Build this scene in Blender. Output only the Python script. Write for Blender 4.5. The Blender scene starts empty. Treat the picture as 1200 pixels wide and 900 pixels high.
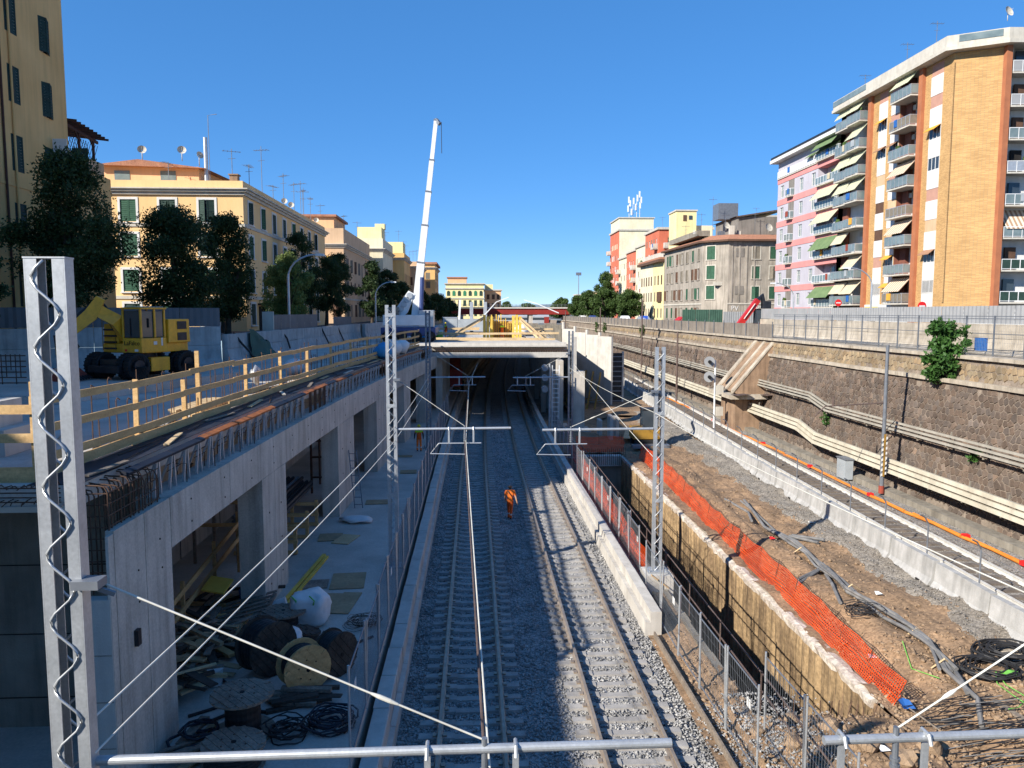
import bpy, bmesh, math, random
import numpy as np
from mathutils import Vector, Matrix, noise
random.seed(7); rng = np.random.default_rng(7)
scn = bpy.context.scene; COL = scn.collection
R = math.radians
# ------------------------------------------------------------ camera, sky, sun, exposure
cam = bpy.data.cameras.new('camera'); cam.lens = 27.0; cam.sensor_width = 36.0
cam.clip_start = 0.1; cam.clip_end = 20000
cam_o = bpy.data.objects.new('camera', cam); COL.objects.link(cam_o)
cam_o.location = (0, 0, 9.7); cam_o.rotation_euler = (R(90 - 5.33), 0, R(-2.8))
scn.camera = cam_o
SUN_EL = 31.5; SUN_AZ = math.atan2(-0.80, -0.60)      # direction to the sun: behind and left of the camera
world = bpy.data.worlds.new('World'); scn.world = world; world.use_nodes = True
wn = world.node_tree.nodes; wl = world.node_tree.links
sky = wn.new('ShaderNodeTexSky'); sky.sky_type = 'NISHITA'; sky.sun_disc = False
sky.sun_elevation = R(SUN_EL); sky.sun_rotation = SUN_AZ
sky.altitude = 3000; sky.air_density = 0.8; sky.dust_density = 0.0; sky.ozone_density = 8.0
bg = wn['Background']; bg.inputs[1].default_value = 0.10
def wscale(src, k):
    n = wn.new('ShaderNodeVectorMath'); n.operation = 'SCALE'; n.inputs['Scale'].default_value = k; wl.new(src, n.inputs[0]); return n.outputs[0]
wg = wn.new('ShaderNodeGamma'); wg.inputs[1].default_value = 0.5; wl.new(wscale(sky.outputs[0], .03), wg.inputs[0])   # clear dry air: softer horizon, deeper blue
wh = wn.new('ShaderNodeHueSaturation'); wh.inputs['Saturation'].default_value = 1.5; wh.inputs['Hue'].default_value = 0.508; wl.new(wg.outputs[0], wh.inputs['Color'])
wl.new(wscale(wh.outputs[0], 12.0), bg.inputs[0])
sun = bpy.data.lights.new('sun', 'SUN'); sun.energy = 4.1; sun.angle = R(0.53); sun.color = (1.0, 0.94, 0.84)
sun_o = bpy.data.objects.new('sun', sun); COL.objects.link(sun_o)
sd = Vector((math.sin(SUN_AZ) * math.cos(R(SUN_EL)), math.cos(SUN_AZ) * math.cos(R(SUN_EL)), math.sin(R(SUN_EL))))
sun_o.rotation_euler = sd.to_track_quat('Z', 'Y').to_euler(); sun_o.location = (-40, -40, 60)
scn.cycles.max_bounces = 12; scn.cycles.diffuse_bounces = 6
scn.view_settings.view_transform = 'Standard'; scn.view_settings.look = 'None'
scn.view_settings.exposure = 1.02; scn.view_settings.gamma = 1.0

# ------------------------------------------------------------ materials
MATS = {}
def pm(name, c1, c2=None, scale=3.0, rough=.85, bump=0.0, bscale=None, metal=0.0, streak=0.0, fine=0.0, fscale=60.0,
       vor=0.0, vscale=20.0, detail=6, spec=.3, stretch=(1, 1, 1), attr=None, trans=0.0):
    """procedural principled material in world-position space: two-colour noise, vertical streaks, fine grain, bump"""
    m = bpy.data.materials.new(name); m.use_nodes = True; nt = m.node_tree; N = nt.nodes; L = nt.links
    b = N['Principled BSDF']; b.inputs['Roughness'].default_value = rough; b.inputs['Metallic'].default_value = metal
    b.inputs['Specular IOR Level'].default_value = spec
    geo = N.new('ShaderNodeNewGeometry'); P = geo.outputs['Position']
    if stretch != (1, 1, 1):
        mp = N.new('ShaderNodeMapping'); mp.inputs['Scale'].default_value = stretch; L.new(P, mp.inputs['Vector']); P2 = mp.outputs[0]
    else: P2 = P
    c2 = c2 or tuple(min(1, v * .72) for v in c1)
    def ns(sc, det=6, vec=None, ro=.6):
        n = N.new('ShaderNodeTexNoise'); n.inputs['Scale'].default_value = sc; n.inputs['Detail'].default_value = det
        n.inputs['Roughness'].default_value = ro; L.new(vec or P2, n.inputs['Vector']); return n
    def mixc(f, a, bcol, mode='MIX'):
        x = N.new('ShaderNodeMix'); x.data_type = 'RGBA'; x.blend_type = mode
        if isinstance(f, (int, float)): x.inputs[0].default_value = f
        else: L.new(f, x.inputs[0])
        for i, v in ((6, a), (7, bcol)):
            if isinstance(v, tuple): x.inputs[i].default_value = (*v, 1)
            else: L.new(v, x.inputs[i])
        return x.outputs[2]
    n1 = ns(scale, detail)
    rp = N.new('ShaderNodeMapRange'); rp.inputs[1].default_value = .32; rp.inputs[2].default_value = .68; L.new(n1.outputs['Fac'], rp.inputs[0])
    col = mixc(rp.outputs[0], c2, c1)
    if attr:
        at = N.new('ShaderNodeAttribute'); at.attribute_name = attr; col = mixc(.85, col, at.outputs['Color'], 'MULTIPLY')
    if streak:
        mp = N.new('ShaderNodeMapping'); mp.inputs['Scale'].default_value = (2.2, 2.2, .18); L.new(P, mp.inputs['Vector'])
        n2 = ns(1.6, 5, mp.outputs[0]); r2 = N.new('ShaderNodeMapRange'); r2.inputs[1].default_value = .45; r2.inputs[2].default_value = .75
        r2.inputs[4].default_value = streak; L.new(n2.outputs['Fac'], r2.inputs[0])
        col = mixc(r2.outputs[0], col, tuple(v * .35 for v in c2))
    if fine:
        n3 = ns(fscale, 3, P); r3 = N.new('ShaderNodeMapRange'); r3.inputs[1].default_value = .3; r3.inputs[2].default_value = .7
        r3.inputs[3].default_value = 1 - fine; r3.inputs[4].default_value = 1 + fine; L.new(n3.outputs['Fac'], r3.inputs[0])
        hm = N.new('ShaderNodeVectorMath'); hm.operation = 'SCALE'; L.new(col, hm.inputs[0]); L.new(r3.outputs[0], hm.inputs['Scale']); col = hm.outputs[0]
    if vor:
        v = N.new('ShaderNodeTexVoronoi'); v.inputs['Scale'].default_value = vscale; L.new(P, v.inputs['Vector'])
        sp = N.new('ShaderNodeSeparateColor'); L.new(v.outputs['Color'], sp.inputs[0])
        r4 = N.new('ShaderNodeMapRange'); r4.inputs[3].default_value = 1 - vor; r4.inputs[4].default_value = 1 + vor; L.new(sp.outputs[0], r4.inputs[0])
        hm = N.new('ShaderNodeVectorMath'); hm.operation = 'SCALE'; L.new(col, hm.inputs[0]); L.new(r4.outputs[0], hm.inputs['Scale']); col = hm.outputs[0]
    L.new(col, b.inputs['Base Color'])
    if bump:
        n5 = ns(bscale or scale * 6, 5, P); bp = N.new('ShaderNodeBump'); bp.inputs['Strength'].default_value = bump; bp.inputs['Distance'].default_value = .03
        L.new(n5.outputs['Fac'], bp.inputs['Height']); L.new(bp.outputs[0], b.inputs['Normal'])
    if trans:
        tr = N.new('ShaderNodeBsdfTranslucent'); L.new(col, tr.inputs['Color']); mx = N.new('ShaderNodeMixShader'); mx.inputs[0].default_value = trans
        L.new(b.outputs[0], mx.inputs[1]); L.new(tr.outputs[0], mx.inputs[2]); L.new(mx.outputs[0], N['Material Output'].inputs['Surface'])
    MATS[name] = m; return m
def flat(name, c, rough=.6, metal=0., var=.12, scale=4, **k): return pm(name, c, tuple(v * (1 - var * 2) for v in c), scale, rough, metal=metal, **k)

pm('concrete', (.58, .53, .465), (.43, .39, .335), .9, .9, .2, 24, streak=.55, fine=.13, fscale=22)
pm('concrete_new', (.56, .53, .48), (.45, .425, .385), .8, .9, .12, 30, streak=.25, fine=.08)
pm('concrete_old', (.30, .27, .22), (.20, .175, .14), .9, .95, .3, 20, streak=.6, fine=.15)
pm('concrete_white', (.56, .53, .48), (.43, .40, .36), 1.2, .9, .15, 30, streak=.25, fine=.08)
pm('jersey', (.47, .46, .445), (.33, .325, .31), 1.8, .9, .25, 25, streak=.45, fine=.12)
pm('slab_floor', (.54, .495, .44), (.37, .34, .30), .6, .9, .15, 15, fine=.12, fscale=18)
pm('ballast', (.31, .30, .29), (.20, .195, .19), 1.4, .95, 1.0, 28, vor=.55, vscale=22, fine=.2)
pm('ballast_stone', (.37, .36, .345), (.235, .23, .225), 1.2, .95, vor=.4, vscale=9)
pm('ballast_old', (.30, .275, .245), (.19, .175, .155), 1.2, .95, .9, 28, vor=.45, vscale=22, fine=.2)
pm('earth', (.335, .215, .125), (.17, .115, .072), .6, .95, 1.0, 8, fine=.34, fscale=12, vor=.2, vscale=9)
pm('earth_grey', (.30, .265, .22), (.20, .17, .135), 1.1, .95, .9, 18, vor=.4, vscale=16, fine=.2)
pm('clod', (.36, .255, .165), (.22, .15, .095), 1.2, .95, .6, 20, fine=.2)
pm('asphalt', (.075, .075, .078), (.05, .05, .052), .8, .9, .3, 60, fine=.15)
pm('ground', (.16, .15, .135), (.10, .095, .085), .02, .95)
pm('sleeper', (.38, .36, .335), (.235, .22, .205), 2.2, .9, .2, 30, fine=.15)
pm('sleeper_old', (.20, .165, .135), (.12, .10, .085), 2.2, .9, .3, 20, fine=.2)
pm('rail', (.40, .33, .26), (.27, .21, .155), 4, .45, metal=.4, spec=.5)
pm('rail_white', (.66, .64, .60), (.48, .46, .42), 4, .5, metal=.1)
pm('galv', (.52, .54, .56), (.40, .42, .44), 3, .45, metal=.55, fine=.1, fscale=30, spec=.5)
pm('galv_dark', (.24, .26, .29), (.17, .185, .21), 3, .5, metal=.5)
pm('steel_dark', (.05, .052, .058), (.03, .03, .034), 3, .5, metal=.5)
pm('rebar', (.13, .075, .05), (.075, .045, .032), 8, .85, metal=.2)
pm('rust_pipe', (.16, .115, .10), (.10, .07, .06), 5, .7, metal=.3)
pm('wood', (.60, .40, .19), (.45, .28, .12), 1.5, .8, fine=.16, fscale=22, stretch=(1, 1, 6))
pm('wood_yellow', (.78, .53, .10), (.62, .38, .06), 1.5, .7, fine=.12)
pm('wood_pale', (.62, .46, .27), (.46, .33, .18), 1.2, .85, fine=.18, fscale=18)
pm('wood_old', (.26, .215, .17), (.15, .12, .095), 2.0, .9, .3, 14, fine=.25, fscale=16)
pm('wood_dark', (.085, .068, .055), (.045, .036, .03), 2.0, .9, fine=.25, fscale=16)
pm('brown_wood', (.10, .045, .032), (.06, .028, .02), 2.0, .8)
pm('plywood', (.40, .29, .17), (.27, .195, .115), 1.3, .85, fine=.15, fscale=10)
pm('cable_black', (.03, .03, .032), (.018, .018, .02), 6, .6)
pm('cable_grey', (.22, .215, .21), (.13, .128, .125), 3, .7)
pm('cable_white', (.72, .70, .62), (.52, .50, .44), 2.5, .7)
pm('duct_cream', (.60, .555, .44), (.44, .40, .31), 1.2, .7, streak=.2)
pm('duct_grey', (.40, .37, .31), (.26, .24, .20), 1.4, .8)
pm('duct_orange', (.72, .25, .035), (.50, .15, .02), 1.2, .7)
pm('net_orange', (.95, .115, .012), (.66, .07, .015), 1.1, .7, trans=.3)
pm('net_dark', (.10, .095, .085), (.065, .06, .055), 1.5, .9)
pm('orange_strip', (.52, .17, .05), (.26, .09, .035), 2.0, .8)
pm('membrane', (.025, .03, .045), (.014, .016, .024), 2.0, .6)
pm('pit_wall', (.40, .275, .145), (.12, .08, .048), 1.1, .95, 1.0, 7, streak=.85, fine=.32, fscale=8, stretch=(1, 1, .35))
pm('pit_cap', (.66, .60, .52), (.34, .27, .21), 2.8, .95, 1.0, 10, fine=.28, fscale=9)
pm('basalt', (.165, .125, .098), (.095, .072, .058), .8, .9, .6, 24, attr='tint', fine=.18, fscale=14)
pm('mortar', (.29, .235, .185), (.18, .145, .115), .7, .95, .4, 14, streak=.4, fine=.2, fscale=9)
pm('tuff', (.33, .255, .16), (.21, .155, .098), .8, .95, .5, 14, attr='tint', streak=.3, fine=.2)
pm('travertine', (.54, .475, .385), (.33, .28, .215), 1.2, .9, .4, 14, streak=.5)
pm('old_brick', (.36, .24, .155), (.22, .145, .095), .9, .95, .5, 14, streak=.6, fine=.2)
pm('stucco_ochre', (.80, .50, .205), (.69, .41, .155), .35, .92, .08, 30, streak=.22, fine=.05)
pm('stucco_yellow', (.82, .555, .275), (.74, .48, .225), .35, .92, .06, 30, streak=.12, fine=.04)
pm('stucco_orange', (.78, .47, .26), (.67, .385, .205), .35, .92, .06, 30, streak=.15)
pm('stucco_peach', (.66, .45, .28), (.55, .365, .22), .35, .92, .06, 30, streak=.2)
pm('stucco_cream', (.76, .69, .50), (.64, .57, .40), .35, .92, .06, 30, streak=.25)
pm('stucco_paleyellow', (.80, .70, .38), (.70, .60, .30), .35, .92, .06, 30, streak=.2)
pm('stucco_red', (.58, .17, .095), (.48, .13, .075), .35, .92, .06, 30, streak=.2)
pm('stucco_grey', (.42, .37, .31), (.27, .24, .20), .45, .95, .2, 14, streak=.75, fine=.1)
pm('stucco_darkgrey', (.25, .225, .20), (.17, .155, .135), .45, .95, .2, 14, streak=.5, fine=.1)
pm('stucco_lavender', (.47, .45, .495), (.41, .39, .43), .4, .9, .05, 30, streak=.15)
pm('band_pink', (.66, .27, .25), (.58, .23, .215), .6, .9, streak=.1)
pm('white_paint', (.68, .67, .645), (.58, .57, .545), 1.0, .8, streak=.12)
pm('offwhite', (.56, .525, .455), (.45, .415, .35), 1.0, .85, streak=.25)
pm('brown_pilaster', (.42, .16, .075), (.33, .12, .06), 1.0, .85, streak=.1)
pm('brick_dark', (.26, .10, .065), (.18, .07, .05), 2.0, .9)
pm('shutter_green', (.035, .105, .06), (.022, .07, .042), 2.5, .75)
pm('shutter_dkgreen', (.028, .06, .048), (.018, .04, .032), 2.5, .75)
pm('shutter_bright', (.035, .22, .11), (.03, .16, .08), 2.5, .75)
pm('shutter_brown', (.13, .07, .045), (.085, .047, .03), 2.5, .8)
pm('shutter_grey', (.22, .19, .15), (.16, .14, .11), 2.5, .85)
pm('shutter_pink', (.48, .27, .20), (.41, .225, .17), 2.0, .85)
pm('glass', (.045, .06, .075), (.03, .042, .055), .8, .08, spec=.7)
pm('glass_lt', (.20, .25, .25), (.12, .16, .165), .8, .15, spec=.6)
pm('dark_inside', (.025, .022, .02), None, 2, .95)
pm('awning_green', (.20, .28, .13), (.13, .20, .09), 1.5, .9, trans=.15)
pm('awning_cream', (.66, .58, .42), (.54, .46, .33), 1.5, .9, trans=.15)
pm('awning_brown', (.36, .20, .12), (.28, .15, .09), 1.5, .9)
pm('awning_orange', (.72, .36, .05), (.6, .28, .04), 1.5, .9)
pm('rooftile', (.42, .20, .12), (.29, .135, .085), 2.2, .9, fine=.25, fscale=12)
pm('roof_grey', (.30, .28, .26), (.22, .205, .19), .8, .9, streak=.2)
pm('bark', (.10, .075, .055), (.055, .042, .032), 3, .95, .8, 20)
pm('leaf_dark', (.050, .085, .026), (.024, .046, .015), .9, .6, fine=.4, fscale=7, trans=.25)
pm('leaf_mid', (.085, .140, .034), (.045, .085, .02), .9, .6, fine=.4, fscale=7, trans=.3)
pm('leaf_light', (.20, .25, .07), (.12, .165, .045), .9, .6, fine=.4, fscale=7, trans=.3)
pm('leaf_yellow', (.34, .24, .06), (.22, .16, .04), .9, .6, fine=.4, fscale=7, trans=.3)
pm('leaf_fresh', (.070, .16, .035), (.035, .095, .02), 1.5, .55, fine=.35, fscale=9, trans=.3)
pm('yellow_paint', (.80, .40, .02), (.62, .29, .016), 1.6, .42, fine=.1, fscale=9, streak=.3, spec=.5)
pm('yellow_dirty_shaded', (.36, .20, .03), (.20, .115, .025), 1.5, .6)  # dirty yellow on props; on the mini excavator it stands in for shade
pm('red_paint', (.52, .02, .015), (.38, .016, .012), 1.4, .4, spec=.5)
pm('red_rust', (.34, .06, .035), (.18, .045, .03), 2.4, .7)
pm('red_bridge', (.27, .028, .022), (.20, .022, .018), .6, .7, streak=.2)
pm('white_metal', (.76, .77, .77), (.64, .65, .655), 1.5, .4, spec=.5)
pm('blue_dark', (.03, .06, .20), (.02, .04, .14), 1.5, .45, spec=.5)
pm('blue', (.03, .14, .42), (.02, .09, .30), 1.5, .6)
pm('blue_light', (.06, .33, .62), (.04, .24, .48), 1.5, .7)
pm('rubber', (.022, .022, .023), (.014, .014, .015), 5, .85, fine=.2)
pm('hoarding', (.135, .14, .15), (.105, .11, .118), .8, .6, metal=.1)
pm('hoarding_lt', (.33, .335, .34), (.26, .265, .27), .8, .6)
pm('fence_brown', (.26, .225, .19), (.17, .145, .12), .9, .85, streak=.3)
pm('green_tarp', (.055, .12, .085), (.035, .08, .058), 1.2, .8)
pm('bag_white', (.74, .74, .73), (.60, .60, .59), 1.5, .7, .3, 9)
pm('grey_box', (.36, .39, .41), (.28, .305, .32), 1.2, .6)
pm('hi_orange', (.92, .22, .03), (.72, .15, .02), 4, .8)
pm('hi_orange_dk', (.62, .10, .015), (.48, .075, .012), 4, .8)
pm('hi_yellow', (.42, .80, .05), (.34, .64, .04), 4, .8)
pm('skin', (.42, .24, .16), (.34, .19, .125), 6, .6)
pm('hair', (.018, .014, .012), None, 20, .7)
pm('helmet', (.80, .58, .03), (.7, .5, .025), 4, .4)
pm('black', (.012, .012, .013), None, 4, .6)
pm('red_sign', (.68, .02, .02), (.6, .018, .018), 2, .5)
pm('yellow_sign', (.85, .70, .03), (.78, .62, .03), 2, .5)
pm('sign_blue', (.03, .12, .62), (.025, .10, .5), 2, .5)
pm('ink', (.02, .018, .016), None, 3, .8)
pm('silver_train', (.55, .58, .60), (.44, .47, .49), .4, .35, metal=.4)
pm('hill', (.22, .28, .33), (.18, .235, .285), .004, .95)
pm('green_cable', (.20, .55, .10), (.14, .42, .07), 4, .6)
def brick_mat(name, c1, c2, mortar, sx, sz):
    m = bpy.data.materials.new(name); m.use_nodes = True; N = m.node_tree.nodes; L = m.node_tree.links; b = N['Principled BSDF']
    b.inputs['Roughness'].default_value = .92; b.inputs['Specular IOR Level'].default_value = .2
    g = N.new('ShaderNodeNewGeometry'); s = N.new('ShaderNodeSeparateXYZ'); L.new(g.outputs['Position'], s.inputs[0])
    a = N.new('ShaderNodeMath'); L.new(s.outputs[0], a.inputs[0]); L.new(s.outputs[1], a.inputs[1])
    c = N.new('ShaderNodeCombineXYZ'); L.new(a.outputs[0], c.inputs[0]); L.new(s.outputs[2], c.inputs[1])
    t = N.new('ShaderNodeTexBrick'); L.new(c.outputs[0], t.inputs['Vector']); t.inputs['Color1'].default_value = (*c1, 1); t.inputs['Color2'].default_value = (*c2, 1)
    t.inputs['Mortar'].default_value = (*mortar, 1); t.inputs['Scale'].default_value = 1; t.inputs['Brick Width'].default_value = sx; t.inputs['Row Height'].default_value = sz
    t.inputs['Mortar Size'].default_value = .012
    n = N.new('ShaderNodeTexNoise'); n.inputs['Scale'].default_value = .7; n.inputs['Detail'].default_value = 6; L.new(g.outputs['Position'], n.inputs['Vector'])
    mr = N.new('ShaderNodeMapRange'); mr.inputs[1].default_value = .3; mr.inputs[2].default_value = .7; mr.inputs[3].default_value = .9; mr.inputs[4].default_value = 1.07; L.new(n.outputs['Fac'], mr.inputs[0])
    v = N.new('ShaderNodeVectorMath'); v.operation = 'SCALE'; L.new(t.outputs['Color'], v.inputs[0]); L.new(mr.outputs[0], v.inputs['Scale']); L.new(v.outputs[0], b.inputs['Base Color'])
    bp = N.new('ShaderNodeBump'); bp.inputs['Strength'].default_value = .5; bp.inputs['Distance'].default_value = .02; L.new(t.outputs['Fac'], bp.inputs['Height']); bp.invert = True; L.new(bp.outputs[0], b.inputs['Normal'])
    MATS[name] = m
brick_mat('brick_yellow', (.62, .375, .15), (.46, .26, .10), (.36, .25, .14), .27, .085)
def stripe_mat(name, c1, c2, width):
    m = bpy.data.materials.new(name); m.use_nodes = True; N = m.node_tree.nodes; L = m.node_tree.links; b = N['Principled BSDF']; b.inputs['Roughness'].default_value = .9
    tc = N.new('ShaderNodeTexCoord'); s = N.new('ShaderNodeSeparateXYZ'); L.new(tc.outputs['Object'], s.inputs[0])
    md = N.new('ShaderNodeMath'); md.operation = 'PINGPONG'; md.inputs[1].default_value = width; L.new(s.outputs[0], md.inputs[0])
    gt = N.new('ShaderNodeMath'); gt.operation = 'GREATER_THAN'; gt.inputs[1].default_value = width * .5; L.new(md.outputs[0], gt.inputs[0])
    x = N.new('ShaderNodeMix'); x.data_type = 'RGBA'; x.inputs[6].default_value = (*c1, 1); x.inputs[7].default_value = (*c2, 1); L.new(gt.outputs[0], x.inputs[0]); L.new(x.outputs[2], b.inputs['Base Color'])
    MATS[name] = m
stripe_mat('stripe_green', (.22, .28, .16), (.68, .62, .46), .22)
stripe_mat('stripe_brown', (.34, .22, .14), (.66, .57, .44), .22)

# ------------------------------------------------------------ mesh builder and object helpers
class MB:
    def __init__(s): s.v = []; s.f = []; s.m = []; s.cur = 0
    def quad(s, a, b, c, d):
        n = len(s.v); s.v += [tuple(a), tuple(b), tuple(c), tuple(d)]; s.f.append((n, n + 1, n + 2, n + 3)); s.m.append(s.cur); return s
    def add(s, V, F):
        n = len(s.v); s.v += [tuple(p) for p in V]; s.f += [tuple(i + n for i in f) for f in F]; s.m += [s.cur] * len(F); return s
    def box(s, x0, x1, y0, y1, z0, z1):
        V = [(x0, y0, z0), (x1, y0, z0), (x1, y1, z0), (x0, y1, z0), (x0, y0, z1), (x1, y0, z1), (x1, y1, z1), (x0, y1, z1)]
        return s.add(V, [(3, 2, 1, 0), (4, 5, 6, 7), (0, 1, 5, 4), (1, 2, 6, 5), (2, 3, 7, 6), (3, 0, 4, 7)])
    def bar(s, p, q, w, h=None, up=(0, 0, 1)):
        p = Vector(p); q = Vector(q); h = h or w; d = (q - p).normalized(); up = Vector(up)
        if abs(d.dot(up)) > .98: up = Vector((0, 1, 0))
        a = d.cross(up).normalized() * (w / 2); b = a.cross(d).normalized() * (h / 2)
        V = [p - a - b, p + a - b, p + a + b, p - a + b, q - a - b, q + a - b, q + a + b, q - a + b]
        return s.add(V, [(0, 1, 2, 3), (7, 6, 5, 4), (4, 5, 1, 0), (5, 6, 2, 1), (6, 7, 3, 2), (7, 4, 0, 3)])
    def tube(s, pts, r, n=6, caps=True):
        pts = [Vector(p) for p in pts]; k = len(pts); rs = r if isinstance(r, (list, tuple)) else [r] * k
        V = []; ref = None
        for i, p in enumerate(pts):
            d = (pts[min(i + 1, k - 1)] - pts[max(i - 1, 0)])
            if d.length < 1e-9: d = Vector((0, 0, 1))
            d.normalize()
            if ref is None: ref = Vector((0, 0, 1)) if abs(d.z) < .9 else Vector((1, 0, 0))
            a = d.cross(ref)
            if a.length < 1e-4: a = d.cross(Vector((0, 1, 0)))
            a.normalize(); b = a.cross(d)
            for j in range(n):
                t = 2 * math.pi * j / n; V.append(p + a * (math.cos(t) * rs[i]) + b * (math.sin(t) * rs[i]))
        F = [(i * n + j, i * n + (j + 1) % n, (i + 1) * n + (j + 1) % n, (i + 1) * n + j) for i in range(k - 1) for j in range(n)]
        if caps: F += [tuple(range(n))[::-1], tuple((k - 1) * n + j for j in range(n))]
        return s.add(V, F)
    def prism(s, poly, z0, z1):
        n = len(poly); V = [(x, y, z0) for x, y in poly] + [(x, y, z1) for x, y in poly]
        return s.add(V, [tuple(range(n))[::-1], tuple(range(n, 2 * n))] + [(i, (i + 1) % n, n + (i + 1) % n, n + i) for i in range(n)])
    def loft(s, secs, closed=False, caps=True):
        n = len(secs[0]); V = [p for sec in secs for p in sec]; F = []
        for i in range(len(secs) - 1):
            for j in range(n): F.append((i * n + j, i * n + (j + 1) % n, (i + 1) * n + (j + 1) % n, (i + 1) * n + j))
        if caps: F += [tuple(range(n))[::-1], tuple((len(secs) - 1) * n + j for j in range(n))]
        return s.add(V, F)
    def cyl(s, c, axis, r, h, n=16, r2=None):
        c = Vector(c); ax = Vector(axis).normalized(); return s.tube([c - ax * h / 2, c + ax * h / 2], [r, r2 if r2 is not None else r], n)
    def blob(s, c, r, seed=0, n=1, sq=(1, 1, 1), amp=.25):
        bm = bmesh.new(); bmesh.ops.create_icosphere(bm, subdivisions=n, radius=1)
        V = []
        for v in bm.verts:
            k = 1 + amp * noise.noise(v.co * 1.7 + Vector((seed * 3.1, seed * 1.7, seed))) * 2
            V.append((c[0] + v.co.x * r * k * sq[0], c[1] + v.co.y * r * k * sq[1], c[2] + v.co.z * r * k * sq[2]))
        F = [tuple(v.index for v in f.verts) for f in bm.faces]; bm.free(); return s.add(V, F)
    def build(s, name, mat, parent=None, smooth=False, world=True):
        base = parent_base(parent) if (parent is not None and world) else None
        V = s.v
        if base is not None: V = [(x - base[0], y - base[1], z - base[2]) for x, y, z in V]
        me = bpy.data.meshes.new(name); me.from_pydata(V, [], s.f)
        for m in (mat if isinstance(mat, (list, tuple)) else [mat]): me.materials.append(MATS[m])
        if isinstance(mat, (list, tuple)): me.polygons.foreach_set('material_index', s.m)
        if smooth: me.polygons.foreach_set('use_smooth', [True] * len(me.polygons))
        me.update(); return link(name, me, parent)
def parent_base(p):
    v = Vector((0, 0, 0))
    while p is not None: v = v + Vector(p.location); p = p.parent
    return v
def link(name, me, parent=None, loc=None, rz=0):
    o = bpy.data.objects.new(name, me); COL.objects.link(o)
    if parent is not None: o.parent = parent
    if loc is not None: o.location = loc
    if rz: o.rotation_euler = (0, 0, rz)
    return o
def tag(o, label, cat, group=None, kind=None):
    if label: o['label'] = label
    if cat: o['category'] = cat
    if group: o['group'] = group
    if kind: o['kind'] = kind
    return o
def thing(name, label, cat, loc=(0, 0, 0), group=None, rz=0):
    o = bpy.data.objects.new(name, None); COL.objects.link(o); o.location = loc; o.rotation_euler = (0, 0, rz); o.empty_display_size = .2
    return tag(o, label, cat, group)
def struct(o): o['kind'] = 'structure'; return o
def kids(o): return [c for c in ALLKIDS.get(o.name, [])] if False else list(o.children)
def dup(root, loc, rz=0, label=None, group=None, parent=None, sub=None):
    r = root.copy(); COL.objects.link(r); r.location = loc; r.rotation_euler = (0, 0, rz)
    if parent is not None: r.parent = parent
    if label: r['label'] = label
    if group: r['group'] = group
    for ch in (sub if sub is not None else list(root.children)):
        c = ch.copy(); COL.objects.link(c); c.parent = r
        for g in list(ch.children):
            d = g.copy(); COL.objects.link(d); d.parent = c
    return r
def text_mesh(txt, size, ext=.004):
    cu = bpy.data.curves.new('lettering', 'FONT'); cu.body = txt; cu.size = size; cu.extrude = ext; cu.resolution_u = 2
    o = bpy.data.objects.new('lettering', cu); COL.objects.link(o); dg = bpy.context.evaluated_depsgraph_get()
    me = bpy.data.meshes.new_from_object(o.evaluated_get(dg)); bpy.data.objects.remove(o); bpy.data.curves.remove(cu); return me
def lettering(txt, size, mat, parent, loc, rot, name='lettering'):
    me = text_mesh(txt, size); me.materials.clear(); me.materials.append(MATS[mat]); o = link(name, me, parent, loc); o.rotation_euler = rot; return o
ORD = ['first', 'second', 'third', 'fourth', 'fifth', 'sixth', 'seventh', 'eighth', 'ninth', 'tenth', 'eleventh', 'twelfth', 'thirteenth', 'fourteenth',
       'fifteenth', 'sixteenth', 'seventeenth', 'eighteenth', 'nineteenth', 'twentieth']
def T(y): return max(0., y - 40.) ** 2 / 3300.             # the tracks bend gently to the right
def XW(y): return -6.3 + max(0., min(y, 68) - 12.) ** 2 / 1050.   # face of the station box
def BX(y): return 15.75 + max(0., y - 20.) * .031          # line of concrete barriers
def RZ(y): return max(0., y - 45.) * .012                  # the side line climbs a little
# ------------------------------------------------------------ setting: ground, trench, ballast, platform
def sweep(mb, prof, xf, ys, zf=lambda y: 0.):
    return mb.loft([[(xf(y) + a, y, zf(y) + z) for a, z in prof] for y in ys])
def yr(a, b, st): n = max(1, int(round((b - a) / st))); return [a + (b - a) * i / n for i in range(n + 1)]
g = MB(); zl = 8.2; zr = 7.6
g.add([(-4000, -400, zl), (-24.2, -400, zl), (-24.2, 35.4, zl), (-13.4, 41.3, zl), (-11.7, 80, zl), (-11.7, 320, zl), (-4000, 320, zl)], [tuple(range(7))])
g.add([(24.0, -400, zr), (4000, -400, zr), (4000, 320, zr), (24.0, 320, zr)], [(0, 1, 2, 3)])
g.add([(-4000, 320, zl), (-11.7, 320, zl), (24, 320, zr), (4000, 320, zr), (4000, 9000, zr), (-4000, 9000, zl)], [tuple(range(6))])
g.add([(-24.2, -400, zl), (24, -400, zr), (24, -60, zr), (-24.2, -60, zl)], [(0, 1, 2, 3)])
struct(g.build('ground', 'ground'))
m = MB()
for a, b, c, d in ((-30, 26, -60, 17.0), (-30, 6.72, 17.0, 52), (10.02, 26, 17.0, 52), (-30, 26, 52, 320)): m.quad((a, c, -.62), (b, c, -.62), (b, d, -.62), (a, d, -.62))
m.quad((-12, 320, -.62), (24, 320, -.62), (24, 320, 8), (-12, 320, 8))
struct(m.build('trench_floor', 'earth_grey'))
m = MB(); m.quad((-23.8, 44, zl + .004), (-18.3, 44, zl + .004), (-18.3, 300, zl + .004), (-23.8, 300, zl + .004)); m.quad((-17.9, 42.6, zl + .004), (-13.6, 42.6, zl + .004), (-12, 300, zl + .004), (-16.5, 300, zl + .004))
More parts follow.
